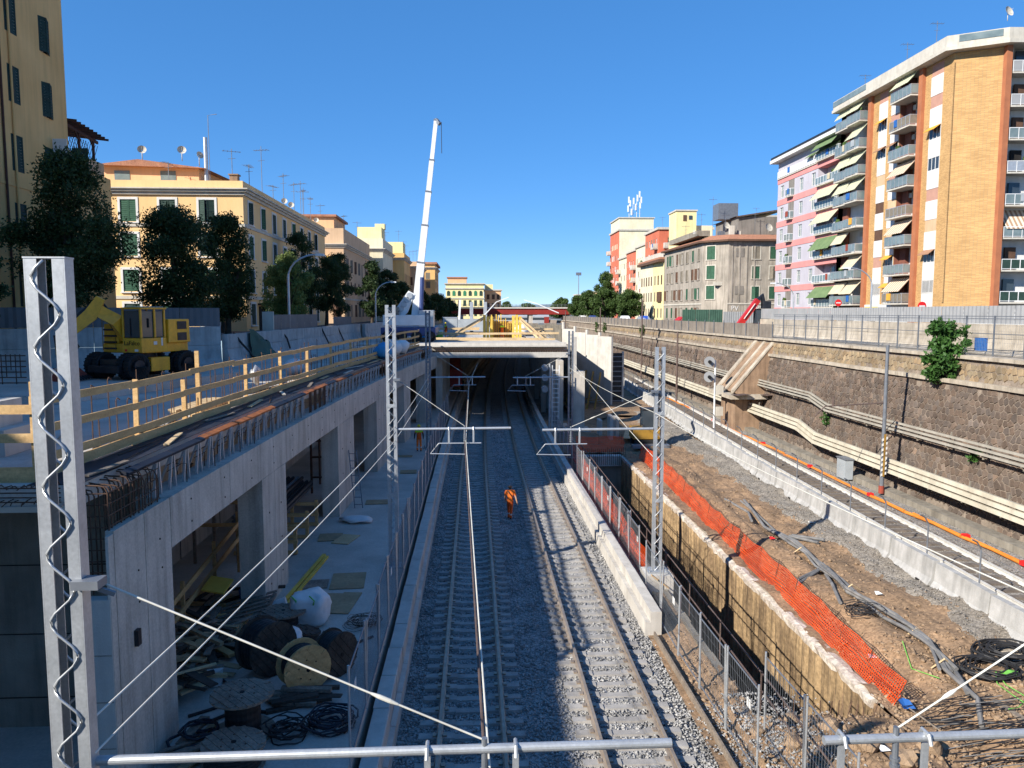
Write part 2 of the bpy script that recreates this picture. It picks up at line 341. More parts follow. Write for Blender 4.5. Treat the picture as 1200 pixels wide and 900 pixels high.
m.quad((27.5, 20, zr + .004), (44, 20, zr + .004), (36, 300, zr + .004), (27.5, 300, zr + .004)); struct(m.build('street', 'asphalt'))
# ballast bed, gently uneven
ys = np.concatenate([np.arange(6, 70, .35), np.arange(70, 230, 2.)]); xs = np.linspace(0, 1, 34)
V = []; F = []
for y in ys:
    t = T(y)
    for u in xs:
        x = -1.9 + 7.3 * u; z = -.25 + .05 * noise.noise(Vector((x * 1.3, y * 1.3, 0))) + .02 * noise.noise(Vector((x * 5, y * 5, 3)))
        if y < 23: z -= .12 * max(0, x - 4.7)
        V.append((x + t, y, z))
n = len(xs)
for i in range(len(ys) - 1):
    for j in range(n - 1): F.append((i * n + j, i * n + j + 1, (i + 1) * n + j + 1, (i + 1) * n + j))
struct(MB().add(V, F).build('ballast', 'ballast', smooth=True))
def scatter_stones(name, mat, pts, rad, seed):
    r = np.random.default_rng(seed); P = np.array(pts); k = len(P)
    base = np.array([(1, 0, 0), (-1, 0, 0), (0, 1, 0), (0, -1, 0), (0, 0, 1), (0, 0, -1)], float)
    V = base[None] * (rad[:, None, None] * r.uniform(.55, 1.25, (k, 6, 1))) + r.normal(0, .18, (k, 6, 3)) * rad[:, None, None]
    a = r.uniform(0, 6.28, k); c, s = np.cos(a), np.sin(a); x = V[..., 0] * c[:, None] - V[..., 1] * s[:, None]; y = V[..., 0] * s[:, None] + V[..., 1] * c[:, None]
    V[..., 0], V[..., 1] = x, y; V[..., 2] *= .75; V += P[:, None, :]
    f = np.array([(0, 2, 4), (2, 1, 4), (1, 3, 4), (3, 0, 4), (2, 0, 5), (1, 2, 5), (3, 1, 5), (0, 3, 5)])
    F = (f[None] + (np.arange(k) * 6)[:, None, None]).reshape(-1, 3)
    me = bpy.data.meshes.new(name); me.vertices.add(k * 6); me.vertices.foreach_set('co', V.reshape(-1)); me.loops.add(F.size); me.loops.foreach_set('vertex_index', F.reshape(-1).astype(np.int32))
    me.polygons.add(len(F)); me.polygons.foreach_set('loop_start', np.arange(0, F.size, 3, dtype=np.int32)); me.materials.append(MATS[mat]); me.update(calc_edges=True); me.validate()
    o = link(name, me); o['kind'] = 'stuff'; return o
P = []; Rr = []
def stones(n, x0, x1, y0, y1, r0, r1, zf):
    for _ in range(n):
        y = y0 + (y1 - y0) * random.random() ** 1.25; x = random.uniform(x0, x1)
        for xc in (-.1, 3.6):
            if abs(x - xc) < 1.2 and ((y - 8.05) % .6) < .3 and random.random() < (.3 if abs(x - xc) > .85 else .82): break
        else:
            P.append((x + T(y), y, zf(x, y))); Rr.append(random.uniform(r0, r1))
stones(52000, -1.85, 5.4, 13.5, 40, .026, .052, lambda x, y: -.245 + random.uniform(-.02, .03))
stones(12000, -1.85, 5.4, 40, 68, .04, .065, lambda x, y: -.25 + random.uniform(-.02, .03))
tag(scatter_stones('ballast_stones', 'ballast_stone', P, np.array(Rr), 3), 'loose pale grey crushed ballast stones between and beside the rails', 'gravel')
# rails, sleepers
RAILP = [(-.07, -.17), (.07, -.17), (.07, -.155), (.012, -.13), (.012, -.045), (.036, -.035), (.036, 0), (-.036, 0), (-.036, -.035), (-.012, -.045), (-.012, -.13), (-.07, -.155)]
sl = MB()
for a, b in ((-1.25, -.4), (.4, 1.25)):
    sl.loft([[(a, -.15, -.36), (a, .15, -.36), (a, .11, -.165), (a, -.11, -.165)], [(b, -.15, -.36), (b, .15, -.36), (b, .11, -.165), (b, -.11, -.165)]])
sl.loft([[(-.4, -.13, -.36), (-.4, .13, -.36), (-.4, .10, -.195), (-.4, -.10, -.195)], [(.4, -.13, -.36), (.4, .13, -.36), (.4, .10, -.195), (.4, -.10, -.195)]], caps=False)
sl.cur = 1
for c in (-.75, .75):
    for d in (-.12, .12): sl.box(c + d - .045, c + d + .045, -.07, .07, -.166, -.125)
_s = sl.build('sleeper', ['sleeper', 'rail']); SLEEPER = _s.data; bpy.data.objects.remove(_s)
def railway(label, xc, y0, y1, ysl, smat='sleeper'):
    t = thing('railway_track', label, 'railway track', (xc, y0, 0), 'pair of tracks through the cutting')
    for d in (-.75, .75):
        m = MB(); sweep(m, RAILP, lambda y: xc + d + T(y), yr(y0, 60, 4) + yr(63, y1, 3)[0:]); m.build('rail', 'rail', t)
    y = y0 + .2
    while y < ysl:
        o = link('sleeper', SLEEPER, t, (T(y), y - y0, random.uniform(-.012, .006)), -math.atan2(T(y + .5) - T(y - .5), 1.) + random.uniform(-.012, .012)); y += .6
    m = MB()
    while y < y1: m.box(xc + T(y) - 1.2, xc + T(y) + 1.2, y - .12, y + .12, -.34, -.17); y += .6
    o = m.build('sleeper', smat, t); o['kind'] = 'stuff'
railway('left railway track with pale concrete sleepers, mostly in shade beside the platform', -.1, 8, 226, 100)
railway('right railway track with pale concrete sleepers, sunlit between ballast and kerb', 3.6, 8, 226, 100)
# precast kerbs either side of the ballast
def kerb(name, label, x0, x1, toe, y0, y1, step, z1=.65):
    t = thing(name, label, 'kerb', ((x0 + x1) / 2, y0, -.5), 'precast kerbs along the ballast'); y = y0; k = 0
    while y < y1:
        m = MB(); e = min(y + step - .025, y1); j = random.uniform(-.012, .012); dz = random.uniform(-.008, .012)
        a0, a1 = T(y), T(e)
        m.loft([[(x0 + a0 + j, y, -.6), (x1 + a0 + j, y, -.6), (x1 + a0 + j, y, z1 + dz - .02), (x1 + a0 + j - .02, y, z1 + dz), (x0 + a0 + j, y, z1 + dz)],
                [(x0 + a1 + j, e, -.6), (x1 + a1 + j, e, -.6), (x1 + a1 + j, e, z1 + dz - .02), (x1 + a1 + j - .02, e, z1 + dz), (x0 + a1 + j, e, z1 + dz)]])
        tx0, tx1 = (x1, x1 + toe) if toe > 0 else (x0 + toe, x0)
        m.loft([[(tx0 + a0, y, -.6), (tx1 + a0, y, -.6), (tx1 + a0, y, .2), (tx0 + a0, y, .22)], [(tx0 + a1, e, -.6), (tx1 + a1, e, -.6), (tx1 + a1, e, .2), (tx0 + a1, e, .22)]])
        m.build('kerb_block', 'concrete_white', t); y += step; k += 1
    return t
kerb('kerb', 'long row of grey precast kerb blocks between shaded platform and left track', -2.35, -1.98, .13, 9, 100, 1.6)
kerb('kerb', 'sunlit row of white precast kerb blocks beside right track and mesh fence', 5.38, 5.72, -.16, 22.6, 100, 2.1, .54)
# platform floor
PZ = .85
yy = yr(4, 40, 6) + yr(42, 176, 4)
m = MB(); pts = [(-2.5 + T(y), y) for y in yy] + [(-10.6, 176), (-10.6, 4)]; m.prism(pts, -.6, PZ); struct(m.build('platform', 'slab_floor'))
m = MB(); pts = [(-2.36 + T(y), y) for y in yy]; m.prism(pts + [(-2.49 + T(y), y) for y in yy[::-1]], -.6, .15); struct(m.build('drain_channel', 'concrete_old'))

# ------------------------------------------------------------ station box: pillars, beams, panels, slab
st = thing('station_box', 'unfinished concrete station box with open bays and deck slab beside the platform', 'building', (-6.3, 13.4, PZ))
PIL = [(13.42, 15.85), (22.35, 24.9), (33., 36.4), (42.45, 45.6), (52., 54.6), (61.5, 63.5)]
def wallseg(y0, y1, z0, z1, th, name, mat, off=0., n=4):
    m = MB(); yy = yr(y0, y1, max(.6, (y1 - y0) / n)); 
    m.loft([[(XW(y) + off, y, z0), (XW(y) + off, y, z1), (XW(y) + off - th, y, z1), (XW(y) + off - th, y, z0)] for y in yy]); return m.build(name, mat, st)
for a, b in PIL:
    mid = (a + b) / 2
    wallseg(a, mid - .012, PZ - .5, 5.9 if a < 14 else 4.83, .15 if a < 14 else .72, 'pillar_panel', 'concrete'); wallseg(mid + .012, b, PZ - .5, 5.9 if a < 14 else 4.83, .15 if a < 14 else .72, 'pillar_panel', 'concrete')
bs = [15.87, 19.6, 23.6, 28., 34.7, 39.5, 44., 49., 53.3, 58., 63.4, 68.]
for a, b in zip(bs[:-1], bs[1:]): wallseg(a + .01, b - .01, 4.84, 5.9, .72, 'beam', 'concrete')
# near end face (edge of first panel with formwork wall lower down)
m = MB(); m.box(-6.98, -6.31, 13.18, 13.40, -.6, 4.75); m.build('end_wall', 'concrete_new', st)
m = MB(); m.box(-6.35, -6.3, 13.2, 13.40, -.6, 5.86); m.build('end_strip', 'concrete', st)
for z in (1.2, 2.05, 2.9, 3.75): m = MB(); m.box(-6.97, -6.32, 13.172, 13.179, z, z + .012); m.build('formwork_joint', 'concrete_old', st)
# anchor plates and pockets on the panels
m = MB(); m.box(-6.299, -6.22, 14.0, 14.14, 3.55, 3.85); m.build('anchor_plate', 'steel_dark', st)
for y, z in ((14.3, 4.9), (14.28, 4.3), (15.3, 5.2), (15.35, 4.6)): m = MB(); m.cyl((XW(y) + .004, y, z), (1, 0, 0), .02, .02, 8); m.build('tie_hole', 'dark_inside', st)
for a, b in PIL[1:5]:
    for q in ((a * .75 + b * .25), (a * .25 + b * .75)):
        for z in (1.5, 2.6, 3.7): m = MB(); m.cyl((XW(q) + .002, q, z), (1, 0, 0), .028, .02, 8); m.build('tie_hole', 'dark_inside', st)
for y in np.arange(17, 60, 2.2):
    for z in (5.1, 5.6): m = MB(); m.cyl((XW(y) + .002, y, z), (1, 0, 0), .022, .02, 8); m.build('tie_hole', 'dark_inside', st)
# back wall of the bays, cross walls
m = MB(); m.box(-10.9, -10.6, 16.2, 68, PZ - .3, 6.35); m.build('back_wall', 'concrete', st)
for y0, y1 in ((20, 20.03), (27.5, 27.53), (31.8, 31.83), (38.8, 38.83)): m = MB(); m.box(-10.6, -10.585, y0, y1, PZ, 6.3); m.build('wall_joint', 'dark_inside', st)
for y, z in ((17.6, 3.2), (19.2, 3.9), (22.4, 3.7), (24.5, 4.2), (28.8, 3.6)): m = MB(); m.box(-10.6, -10.55, y, y + .14, z, z + .5); m.build('wooden_pocket', 'wood', st)
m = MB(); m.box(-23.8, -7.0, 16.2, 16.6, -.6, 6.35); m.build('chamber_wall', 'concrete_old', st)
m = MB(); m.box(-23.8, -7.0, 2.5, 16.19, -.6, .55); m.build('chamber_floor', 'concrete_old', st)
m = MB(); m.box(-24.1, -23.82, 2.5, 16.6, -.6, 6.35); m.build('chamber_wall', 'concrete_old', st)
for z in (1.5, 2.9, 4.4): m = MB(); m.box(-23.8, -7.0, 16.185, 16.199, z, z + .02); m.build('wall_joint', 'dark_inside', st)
# deck slab
yy = yr(13.3, 68, 3)
DZ = 6.75
m = MB(); m.prism([(XW(y) - .55, y) for y in yy] + [(-11.6, 68.), (-11.6, 80), (-13.3, 41.2), (-24.1, 35.4), (-24.1, 13.3)], 6.36, DZ); m.build('deck_slab', 'slab_floor', st)
m = MB(); m.prism([(-13.3, 25.2), (-12.3, 28.2), (-9.9, 37), (-9.2, 46), (-11.0, 79), (-11.68, 79.5), (-13.35, 41.1), (-24.0, 35.3), (-24.0, 22.5)], DZ + .004, DZ + .3); m.build('raised_slab', 'slab_floor', st)
m = MB(); m.prism([(XW(y) - .5, y) for y in yy] + [(XW(y) - 1.35, y) for y in yy[::-1]], DZ + .002, DZ + .012); m.build('membrane', 'membrane', st)
# edge strip in rusty orange, in lengths
y = 14.6
while y < 66:
    e = y + random.uniform(1.4, 2.6); j = random.uniform(-.03, .05)
    m = MB(); m.loft([[(XW(q) - .40 + j, q, 6.66), (XW(q) - .28 + j, q, 6.62), (XW(q) - .26 + j, q, 6.68), (XW(q) - .40 + j, q, 6.73)] for q in yr(y, e, .7)]); m.build('edge_strip', 'orange_strip' if random.random() < .8 else 'membrane', st); y = e + .03
# trestles and rebar bundles between beam and slab
y = 16.0; k = 0
while y < 67:
    x = XW(y) - .30
    if (k // 7) % 3 == 2 and k % 7 > 2:
        m = MB()
        for q in range(5): yq = y + q * .1; m.tube([(x + .05, yq, 5.9), (x + .05, yq + .02, 6.68)], .014, 4); 
        m.tube([(x + .08, y - .1, 6.2), (x + .08, y + .6, 6.22)], .012, 4); m.build('rebar_bundle', 'rebar', st)
    else:
        m = MB()
        for s in (-1, 1): m.bar((x, y + s * .17, 5.9), (x + .02, y + s * .05, 6.64), .05, .05)
        m.bar((x, y - .1, 6.62), (x, y + .1, 6.62), .05, .05); m.bar((x - .3, y, 5.92), (x - .02, y, 6.6), .04); m.build('trestle', 'galv', st)
        if k % 2: m = MB(); [m.tube([(x + .02, y - .3, z), (x + .02, y + .45, z + .01)], .011, 4) for z in (6.32, 6.45)]; m.build('rebar', 'rebar', st)
    y += .78; k += 1
# reinforcement cage at the near corner
for i in range(26):
    y = 13.45 + (i % 13) * .17 + random.uniform(-.03, .03); x = -6.42 - (i // 13) * .30 + random.uniform(-.03, .03)
    m = MB(); zt = 6.62 + random.uniform(-.06, .08); hook = [(x, y, 4.9 if i < 13 else 4.75), (x, y, zt - .12), (x - .05, y, zt - .02), (x - .14, y, zt), (x - .5, y + .02, zt + .01)]
    m.tube(hook, .014, 5); m.build('rebar', 'rebar', st)
for i in range(9):
    z = 4.95 + i * .2; m = MB(); m.tube([(-6.95, 13.43 + .004 * i, z), (-6.4, 13.42 + .004 * i, z + .01), (-6.39, 15.6, z + .02)], .012, 5); m.build('rebar', 'rebar', st)
for i in range(70):                                     # mat of bars along the slab edge facing the camera
    x = -7.1 - i * .115 + random.uniform(-.03, .03); m = MB(); z = 6.5 + random.uniform(-.03, .03)
    m.tube([(x, 13.05 + random.uniform(-.12, .05), z - .04), (x, 13.12, z), (x + random.uniform(-.05, .05), 13.6, z + .02), (x, 13.2 + random.uniform(0, .1), z + .22 + random.uniform(0, .14)), (x, 13.0, z + .26)], .011, 4); m.build('rebar', 'rebar', st)
for z in (6.5, 6.58, 6.66, 6.74): m = MB(); m.tube([(-15.5, 13.14, z), (-11, 13.16, z + .01), (-7.0, 13.12, z)], .012, 4); m.build('rebar', 'rebar', st)
m = MB(); m.box(-24, -6.99, 13.22, 13.29, 6.3, 6.4); m.build('formwork_edge', 'offwhite', st)

# rebar starters standing along the deck edge
y = 15.0
while y < 66:
    x = XW(y) - 1.5 + random.uniform(-.05, .05); h = random.choice([.75, .95, 1.25, 1.5]) * random.uniform(.9, 1.1)
    m = MB(); pts = [(x, y, DZ - .02), (x + random.uniform(-.02, .02), y, DZ + h)]
    if random.random() < .35: pts += [(x - .03, y + .1, DZ + h + .05), (x - .03, y + .22, DZ + h)]
    m.tube(pts, .013, 5); m.build('rebar_starter', 'rebar', st); y += random.uniform(.28, .5)
for i in range(46):                                     # loose bars and offcuts along the slab edge
    y = 14 + i * 1.1 + random.uniform(-.3, .3); x = XW(y) - random.uniform(.5, 1.2); L = random.uniform(.8, 2.6); m = MB()
    if i % 3: m.tube([(x, y, DZ + .03), (XW(y + L) - random.uniform(.5, 1.2), y + L, DZ + .05)], .014, 4); m.build('loose_rebar', 'rebar', st)
    else: m.bar((x, y, DZ + .04), (XW(y + L) - random.uniform(.5, 1.1), y + L, DZ + .06), .12, .03); m.build('offcut_board', random.choice(['wood', 'wood_pale', 'offwhite', 'wood_old']), st)
for i in range(30):                                     # bent stirrups rising from the beam top
    y = 15.8 + i * 1.7 + random.uniform(-.3, .3); x = XW(y) - .2; h = random.uniform(.35, .7); m = MB(); m.tube([(x, y, 5.9), (x, y, 5.9 + h), (x - .25, y + .02, 5.9 + h), (x - .25, y, 5.9)], .012, 4); m.build('stirrup', 'rebar', st)
# timber guard rail
gr = thing('timber_guard_rail', 'pale timber guard rail of posts and boards along the deck edge above platform', 'railing', (-8, 13.6, DZ))
xr = lambda y: XW(y) - 1.3
posts = [13.7, 17.6, 20.4, 21.4, 25.5, 29.5, 33.5, 38, 42.5, 47, 51.5, 56, 60.5, 65]
for i, y in enumerate(posts):
    h = (1.75, 1.45, 1.2, 1.9)[i] if i < 4 else random.uniform(1.35, 1.6); m = MB(); m.bar((xr(y) - .07, y, DZ), (xr(y) - .07 + random.uniform(-.02, .02), y, DZ + h), .11, .06); m.build('post', 'wood', gr)
for zz, w in ((1.38, .15), (.88, .15), (.36, .16), (.12, .2)):
    y = 13.7
    while y < 66:
        e = min(y + random.choice([3.0, 4.0, 3.5]), 66.5); a = random.uniform(-.035, .035); b = random.uniform(-.035, .035)
        m = MB(); m.bar((xr(y) + .02, y, DZ + zz + a), (xr(e) + .02, e + .05, DZ + zz + b), .035, w); m.build('board', 'wood', gr); y = e - .05
gr2 = thing('timber_guard_rail', 'timber guard boards across the near end of the deck beside grey lattice mast', 'railing', (-10, 13.5, DZ))
for x in (-7.65, -10.2, -13, -16): m = MB(); m.bar((x, 13.62, DZ), (x, 13.62, DZ + 1.5), .11, .06); m.build('post', 'wood', gr2)
for zz, w in ((1.28, .16), (.78, .16), (.12, .3)): m = MB(); m.bar((-18, 13.55, DZ + zz - .02), (-7.6, 13.55, DZ + zz), .035, w); m.build('board', 'wood', gr2)
# ------------------------------------------------------------ portal and covered section
pt = thing('covered_station_roof', 'white concrete roof slab spanning both tracks with exposed reinforcement edge', 'building', (2.2, 68, 0))
m = MB(); m.box(-3.9, 8.3, 68.0, 68.7, 5.7, 6.18); m.build('fascia_beam', 'concrete_white', pt)
m = MB(); m.prism([(-3.3, 68.72), (8.3, 68.72), (8.6, 100), (10.5, 140), (12, 176), (-11.6, 176), (-11.6, 80.5), (-11.5, 68.72)], 6.3, 6.86); m.build('roof_slab', 'concrete_new', pt)
m = MB(); m.box(-3.9, 8.25, 67.9, 68.71, 6.66, 6.76); m.build('slab_lip', 'concrete_white', pt)
m = MB(); m.box(-3.8, 8.2, 68.25, 68.7, 6.762, 7.02); m.build('slab_lip', 'concrete_new', pt)
for i in range(80):
    x = -3.8 + i * .15; m = MB(); m.tube([(x, 68.05, 6.18), (x + .075, 68.1, 6.64), (x + .15, 68.05, 6.18)], .02, 4); m.build('rebar', 'rebar', pt)
for z in (6.3, 6.5): m = MB(); m.tube([(-3.85, 68.0, z), (8.25, 68.0, z)], .018, 4); m.build('rebar', 'rebar', pt)
for i, y in enumerate(yr(70, 172, 6.0)):
    for xo in (7.4, 6.7 if i % 2 else 7.1): 
        if xo == 7.4 or i < 4: m = MB(); m.box(xo + T(y) - .25, xo + T(y) + .25, y + (0 if xo == 7.4 else 2.5), y + .6 + (0 if xo == 7.4 else 2.5), -.6, 6.3); m.build('column', 'concrete_new', pt)
    m = MB(); m.box(-3.5 + T(y) - .3, -3.5 + T(y) + .3, y, y + .9, PZ - .02, 6.3); m.build('column', 'concrete', pt)
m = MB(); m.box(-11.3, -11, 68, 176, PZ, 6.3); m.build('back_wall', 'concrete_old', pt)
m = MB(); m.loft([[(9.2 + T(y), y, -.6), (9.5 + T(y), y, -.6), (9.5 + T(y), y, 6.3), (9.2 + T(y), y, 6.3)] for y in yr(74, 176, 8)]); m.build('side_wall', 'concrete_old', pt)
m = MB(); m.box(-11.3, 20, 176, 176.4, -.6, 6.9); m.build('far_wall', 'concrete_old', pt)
# red machine parked under the roof
mm = thing('work_platform', 'red machine parked in the shade under the station roof, left of track', 'machine', (-2.0, 88, PZ))
m = MB(); m.box(-3.0, -1.4, 87, 89.5, 1.3, 3.2); m.build('body', 'red_paint', mm); m = MB(); m.box(-2.8, -1.6, 87.2, 89, 3.2, 4.6); m.build('cab', 'red_rust', mm)
for x in (-3.0, -1.4):
    for y in (87.4, 89): m = MB(); m.cyl((x, y, 1.3), (1, 0, 0), .45, .3, 14); m.build('wheel', 'rubber', mm)
# big concrete pillars beside the portal
def pillar(label, x, y, w, z1, z2=None):
    t = thing('concrete_pillar', label, 'pillar', (x, y, -.3)); m = MB(); m.box(x - w / 2, x + w / 2, y, y + 1.4, -.6, z1); m.build('shaft', 'concrete', t)
    if z2: m = MB(); m.box(x - w / 2, x - w / 2 + .28, y + .1, y + 1.2, z1, z2); m.build('upstand', 'concrete_white', t)
    m = MB(); m.box(x - w / 2 - .5, x + w / 2 + .5, y - .5, y + 1.9, -.6, .12); m.build('footing', 'concrete_white', t)
pillar('grey concrete pillar with thin white upstand just right of the portal', 8.5, 62, .95, 4.9, 7.7)
pillar('slim white concrete pillar under the right edge of the station roof', 7.2, 64, .5, 5.68)
# precast panels with props
pw = thing('precast_wall', 'tall white precast panels standing in a stepped row right of the portal', 'wall', (11.5, 78, 0))
for i in range(4):
    a = Vector((9.6 + i * .98, 84 - i * 2.2)); b = Vector((9.6 + (i + 1) * .98, 84 - (i + 1) * 2.2)); d = (b - a).normalized(); b = b - d * .06; nn = Vector((d.y, -d.x)) * .2
    m = MB(); z1 = (7.9, 7.6, 7.4, 7.3)[i]; m.prism([a, b, b - nn, a - nn], -.3, z1); m.build('panel', 'concrete_white', pw)
    m = MB(); m.prism([a + nn * .1, a + d * .35 + nn * .1, a + d * .35 - nn * .6, a - nn * .6], z1 + .002, z1 + .75 - i * .12); m.build('upstand', 'concrete_white', pw)
for i in range(6):
    x = 9.7 + i * .55; y = 82.4 - i * 1.25
    m = MB(); m.bar((x - .8, y - 2.2, .1), (x + .2, y + .2, 3.7), .13); m.build('prop', 'yellow_dirty_shaded', pw)
    m = MB(); m.bar((x - .55, y - 1.6, .9), (x + .55, y - 1.9, 1.1), .07); m.build('prop_brace', 'yellow_dirty_shaded', pw)
dp = thing('formwork_panel', 'dark ribbed steel formwork panel standing right of the white precast panels', 'formwork', (14.2, 77, 0))
m = MB(); m.box(13.7, 14.9, 77, 77.25, .1, 5.6); m.build('sheet', 'steel_dark', dp)
for i in range(11): m = MB(); m.box(13.68, 14.92, 76.9, 76.99, .2 + i * .5, .3 + i * .5); m.build('rib', 'galv_dark', dp)
m = MB(); m.box(14.92, 15.1, 76.9, 77.3, .1, 5.75); m.build('edge_post', 'concrete_white', dp)

# ------------------------------------------------------------ overhead line masts
def mast(label, x, y, z0, z1, mat='galv', sine=False, plate=True):
    t = thing('catenary_mast', label, 'mast', (x, y, z0), 'lattice masts of the overhead line'); h = z1 - z0
    for s in (-1, 1):                                         # two channel legs, open towards each other
        m = MB(); xo = x + s * .175; xi = x + s * .065
        m.box(min(xo, xo - s * .012), max(xo, xo - s * .012), y - .075, y + .075, z0, z1)
        for yy_ in (-.075, .063): m.box(min(xi, xo - s * .013), max(xi, xo - s * .013), y + yy_, y + yy_ + .012, z0, z1)
        m.build('leg', mat, t)
    for yy_ in (-.088, .088):
        m = MB(); pts = []; pitch = .62 if sine else .5; n = int(h / pitch * (10 if sine else 2))
        for i in range(n + 1):
            u = i / (10 if sine else 2); ph = u * math.pi * 2 if sine else 0
            xx = .115 * math.sin(ph + (0 if yy_ < 0 else math.pi)) if sine else (.11 if (i + (yy_ > 0)) % 2 else -.11)
            pts.append((x + xx, y + yy_, z0 + u * pitch))
        m.tube(pts, .012, 6 if sine else 4); m.build('lacing', mat, t, smooth=sine)
    k = z0 + 2.5
    while k < z1 and not sine: m = MB(); m.box(x - .178, x + .178, y - .094, y - .088, k, k + .12); m.build('batten', mat, t); k += 3.1
    m = MB(); m.box(x - .18, x + .18, y - .08, y + .08, z1 - .012, z1 + .002); m.build('top_plate', mat, t) if sine else None
    if plate:
        m = MB(); m.box(x - .36, x + .36, y - .3, y + .3, z0 - .02, z0 + .04); m.build('base_plate', mat, t)
        for a in (-.29, .29):
            for b in (-.23, .23): m = MB(); m.cyl((x + a, y + b, z0 + .1), (0, 0, 1), .022, .14, 6); m.build('bolt', mat, t)
    return t
mast('tall galvanised lattice mast with wavy lacing, nearest at the left edge', -3.73, 7.0, PZ, 10.18, sine=True)
mast('galvanised lattice mast with wavy lacing on near right side of the cutting', 6.35, 7.0, -.2, 9.2, sine=True)
mast('galvanised lattice mast standing on the platform beside fence', -2.85, 26.4, PZ, 9.95)
mast('galvanised lattice mast on concrete pedestal between right kerb and pit', 6.45, 26.4, .52, 8.5)
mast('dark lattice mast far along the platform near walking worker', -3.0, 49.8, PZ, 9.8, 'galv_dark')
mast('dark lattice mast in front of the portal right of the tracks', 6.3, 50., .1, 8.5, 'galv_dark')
pd = thing('mast_pedestal', 'square concrete pedestal carrying lattice mast beside the pit', 'pedestal', (6.45, 26.4, -.9))
m = MB(); m.box(5.98, 6.95, 25.9, 26.9, -1.2, .5); m.build('block', 'concrete_white', pd)
m = MB(); m.bar((6.15, 25.86, .55), (6.75, 25.8, .1), .14, .04); m.build('board', 'wood', pd); m = MB(); m.bar((6.2, 25.86, -.05), (6.8, 25.8, -.5), .14, .04); m.build('board', 'wood', pd)
def boom(label, x0, x1, y, z, xm, wire, ztop, xs, flip=1):
    """cantilever tube with droppers and stay rope"""
    t = thing('cantilever_boom', label, 'cantilever', (x0, y, z), 'cantilever booms over the tracks')
    m = MB(); m.tube([(x0, y, z), (x1, y, z + .02)], .045, 14); m.build('tube', 'galv', t, smooth=False)
    for xx in (xm - .5, xm + .35):
        m = MB(); m.box(xx - .03, xx + .03, y - .02, y + .02, z - .48, z - .05); m.build('dropper', 'galv', t)
        m = MB(); m.tube([(xx, y - .1, z - .03), (xx, y - .06, z + .06), (xx, y + .06, z + .06), (xx, y + .1, z - .03)], .02, 6); m.build('clamp', 'galv', t)
    m = MB(); m.tube([(xm - .85, y, z - .5), (xm + .62, y, z - .5)], .02, 8); m.build('registration_tube', 'galv', t)
    m = MB(); m.tube([(xm - .85, y, z - .5), (xm - 1.15, y, z - .86), (xm + .05, y + .05, z - .9)], .019, 8); m.build('steady_arm', 'galv', t)
    m = MB(); m.tube([(xm + .05, y, z - .45), (xm + .05, y, z + .12)], [.035, .03], 10)
    for k in range(4): m.cyl((xm + .05, y, z - .42 + k * .07), (0, 0, 1), .05, .03, 12)
    m.build('insulator', 'galv_dark', t)
    a = Vector((x0 if abs(x0 - xs) < abs(x1 - xs) else x1, y, 0)); p = Vector((xs, y, ztop)); q = Vector((xm + .05, y, z + .1)); u = p.lerp(q, .70); v = p.lerp(q, .77)
    m = MB(); m.tube([p, u], .010, 6); m.tube([v, q], .010, 6); m.build('stay_rope', 'cable_white', t)
    m = MB(); m.tube([u, u.lerp(v, .3), u.lerp(v, .7), v], [.012, .022, .022, .012], 10); m.build('stay_insulator', 'cable_white', t)
    m = MB(); m.box(xs - .12, xs + .12, y - .2, y - .02, ztop - .03, ztop + .05); m.bar((xs, y - .1, ztop - .02), (xs + (.2 if xm > xs else -.2), y - .05, ztop - .12), .04); m.build('stay_bracket', 'galv_dark', t)
    return t
boom('near galvanised boom over left track held by white stay rope', -3.6, 1.9, 7.05, 5.50, .03, 1, 7.25, -3.5)
boom('near galvanised boom stub reaching in from the right edge', 3.42, 6.15, 7.05, 5.50, 4.1, 1, 6.9, 6.1)
boom('white boom over left track from platform mast', -2.65, 1.25, 26.4, 5.68, -.4, 1, 7.4, -2.65)
boom('white boom over right track from mast beside the pit', 2.35, 6.25, 26.4, 5.62, 3.3, 1, 6.95, 6.25)
boom('thin far boom over left track close to the portal', -2.85, .7, 49.8, 5.5, -.5, 1, 7.2, -2.85)
boom('thin far boom over right track close to the portal', 2.5, 6.15, 50.0, 5.45, 3.3, 1, 7.0, 6.1)
# wires
def wire(name, label, pts, r, mat, sag=0., n=10, cat='wire', grp='overhead wires'):
    P = []
    for a, b in zip(pts[:-1], pts[1:]):
        a = Vector(a); b = Vector(b)
        for i in range(n): u = i / n; p = a.lerp(b, u); p.z -= sag * 4 * u * (1 - u); P.append(p)
    P.append(Vector(pts[-1])); m = MB(); m.tube(P, r, 6); return tag(m.build(name, mat), label, cat, grp)
wire('contact_wire', 'brown contact cable hanging over the middle of left track', [(.1, -12, 5.35), (.1, 7.05, 5.08), (-.35, 26.4, 5.2), (-.4, 49.8, 5.1), (.4, 72, 5.2)], .017, 'rust_pipe', .05)
wire('messenger_wire', 'pale bundled cable beside the contact cable over left track', [(.14, -12, 5.45), (.14, 7.05, 5.15), (-.31, 26.4, 5.27), (-.36, 49.8, 5.17), (.44, 72, 5.27)], .012, 'cable_white', .05)
wire('feeder_wire', 'upper pale feeder wire between near mast and platform mast', [(-3.58, 7.0, 5.92), (-2.75, 26.4, 5.78), (-2.9, 49.8, 5.7)], .011, 'cable_white', .12)
wire('feeder_wire', 'lower pale feeder wire between near mast and platform mast', [(-3.56, 7.0, 5.60), (-2.75, 26.4, 5.30), (-2.9, 49.8, 5.2)], .011, 'cable_white', .12)
wire('feeder_wire', 'pale wire between right masts along the pit edge', [(6.2, 7, 6.6), (6.3, 26.4, 6.2), (6.2, 50, 6.1)], .010, 'cable_white', .15)
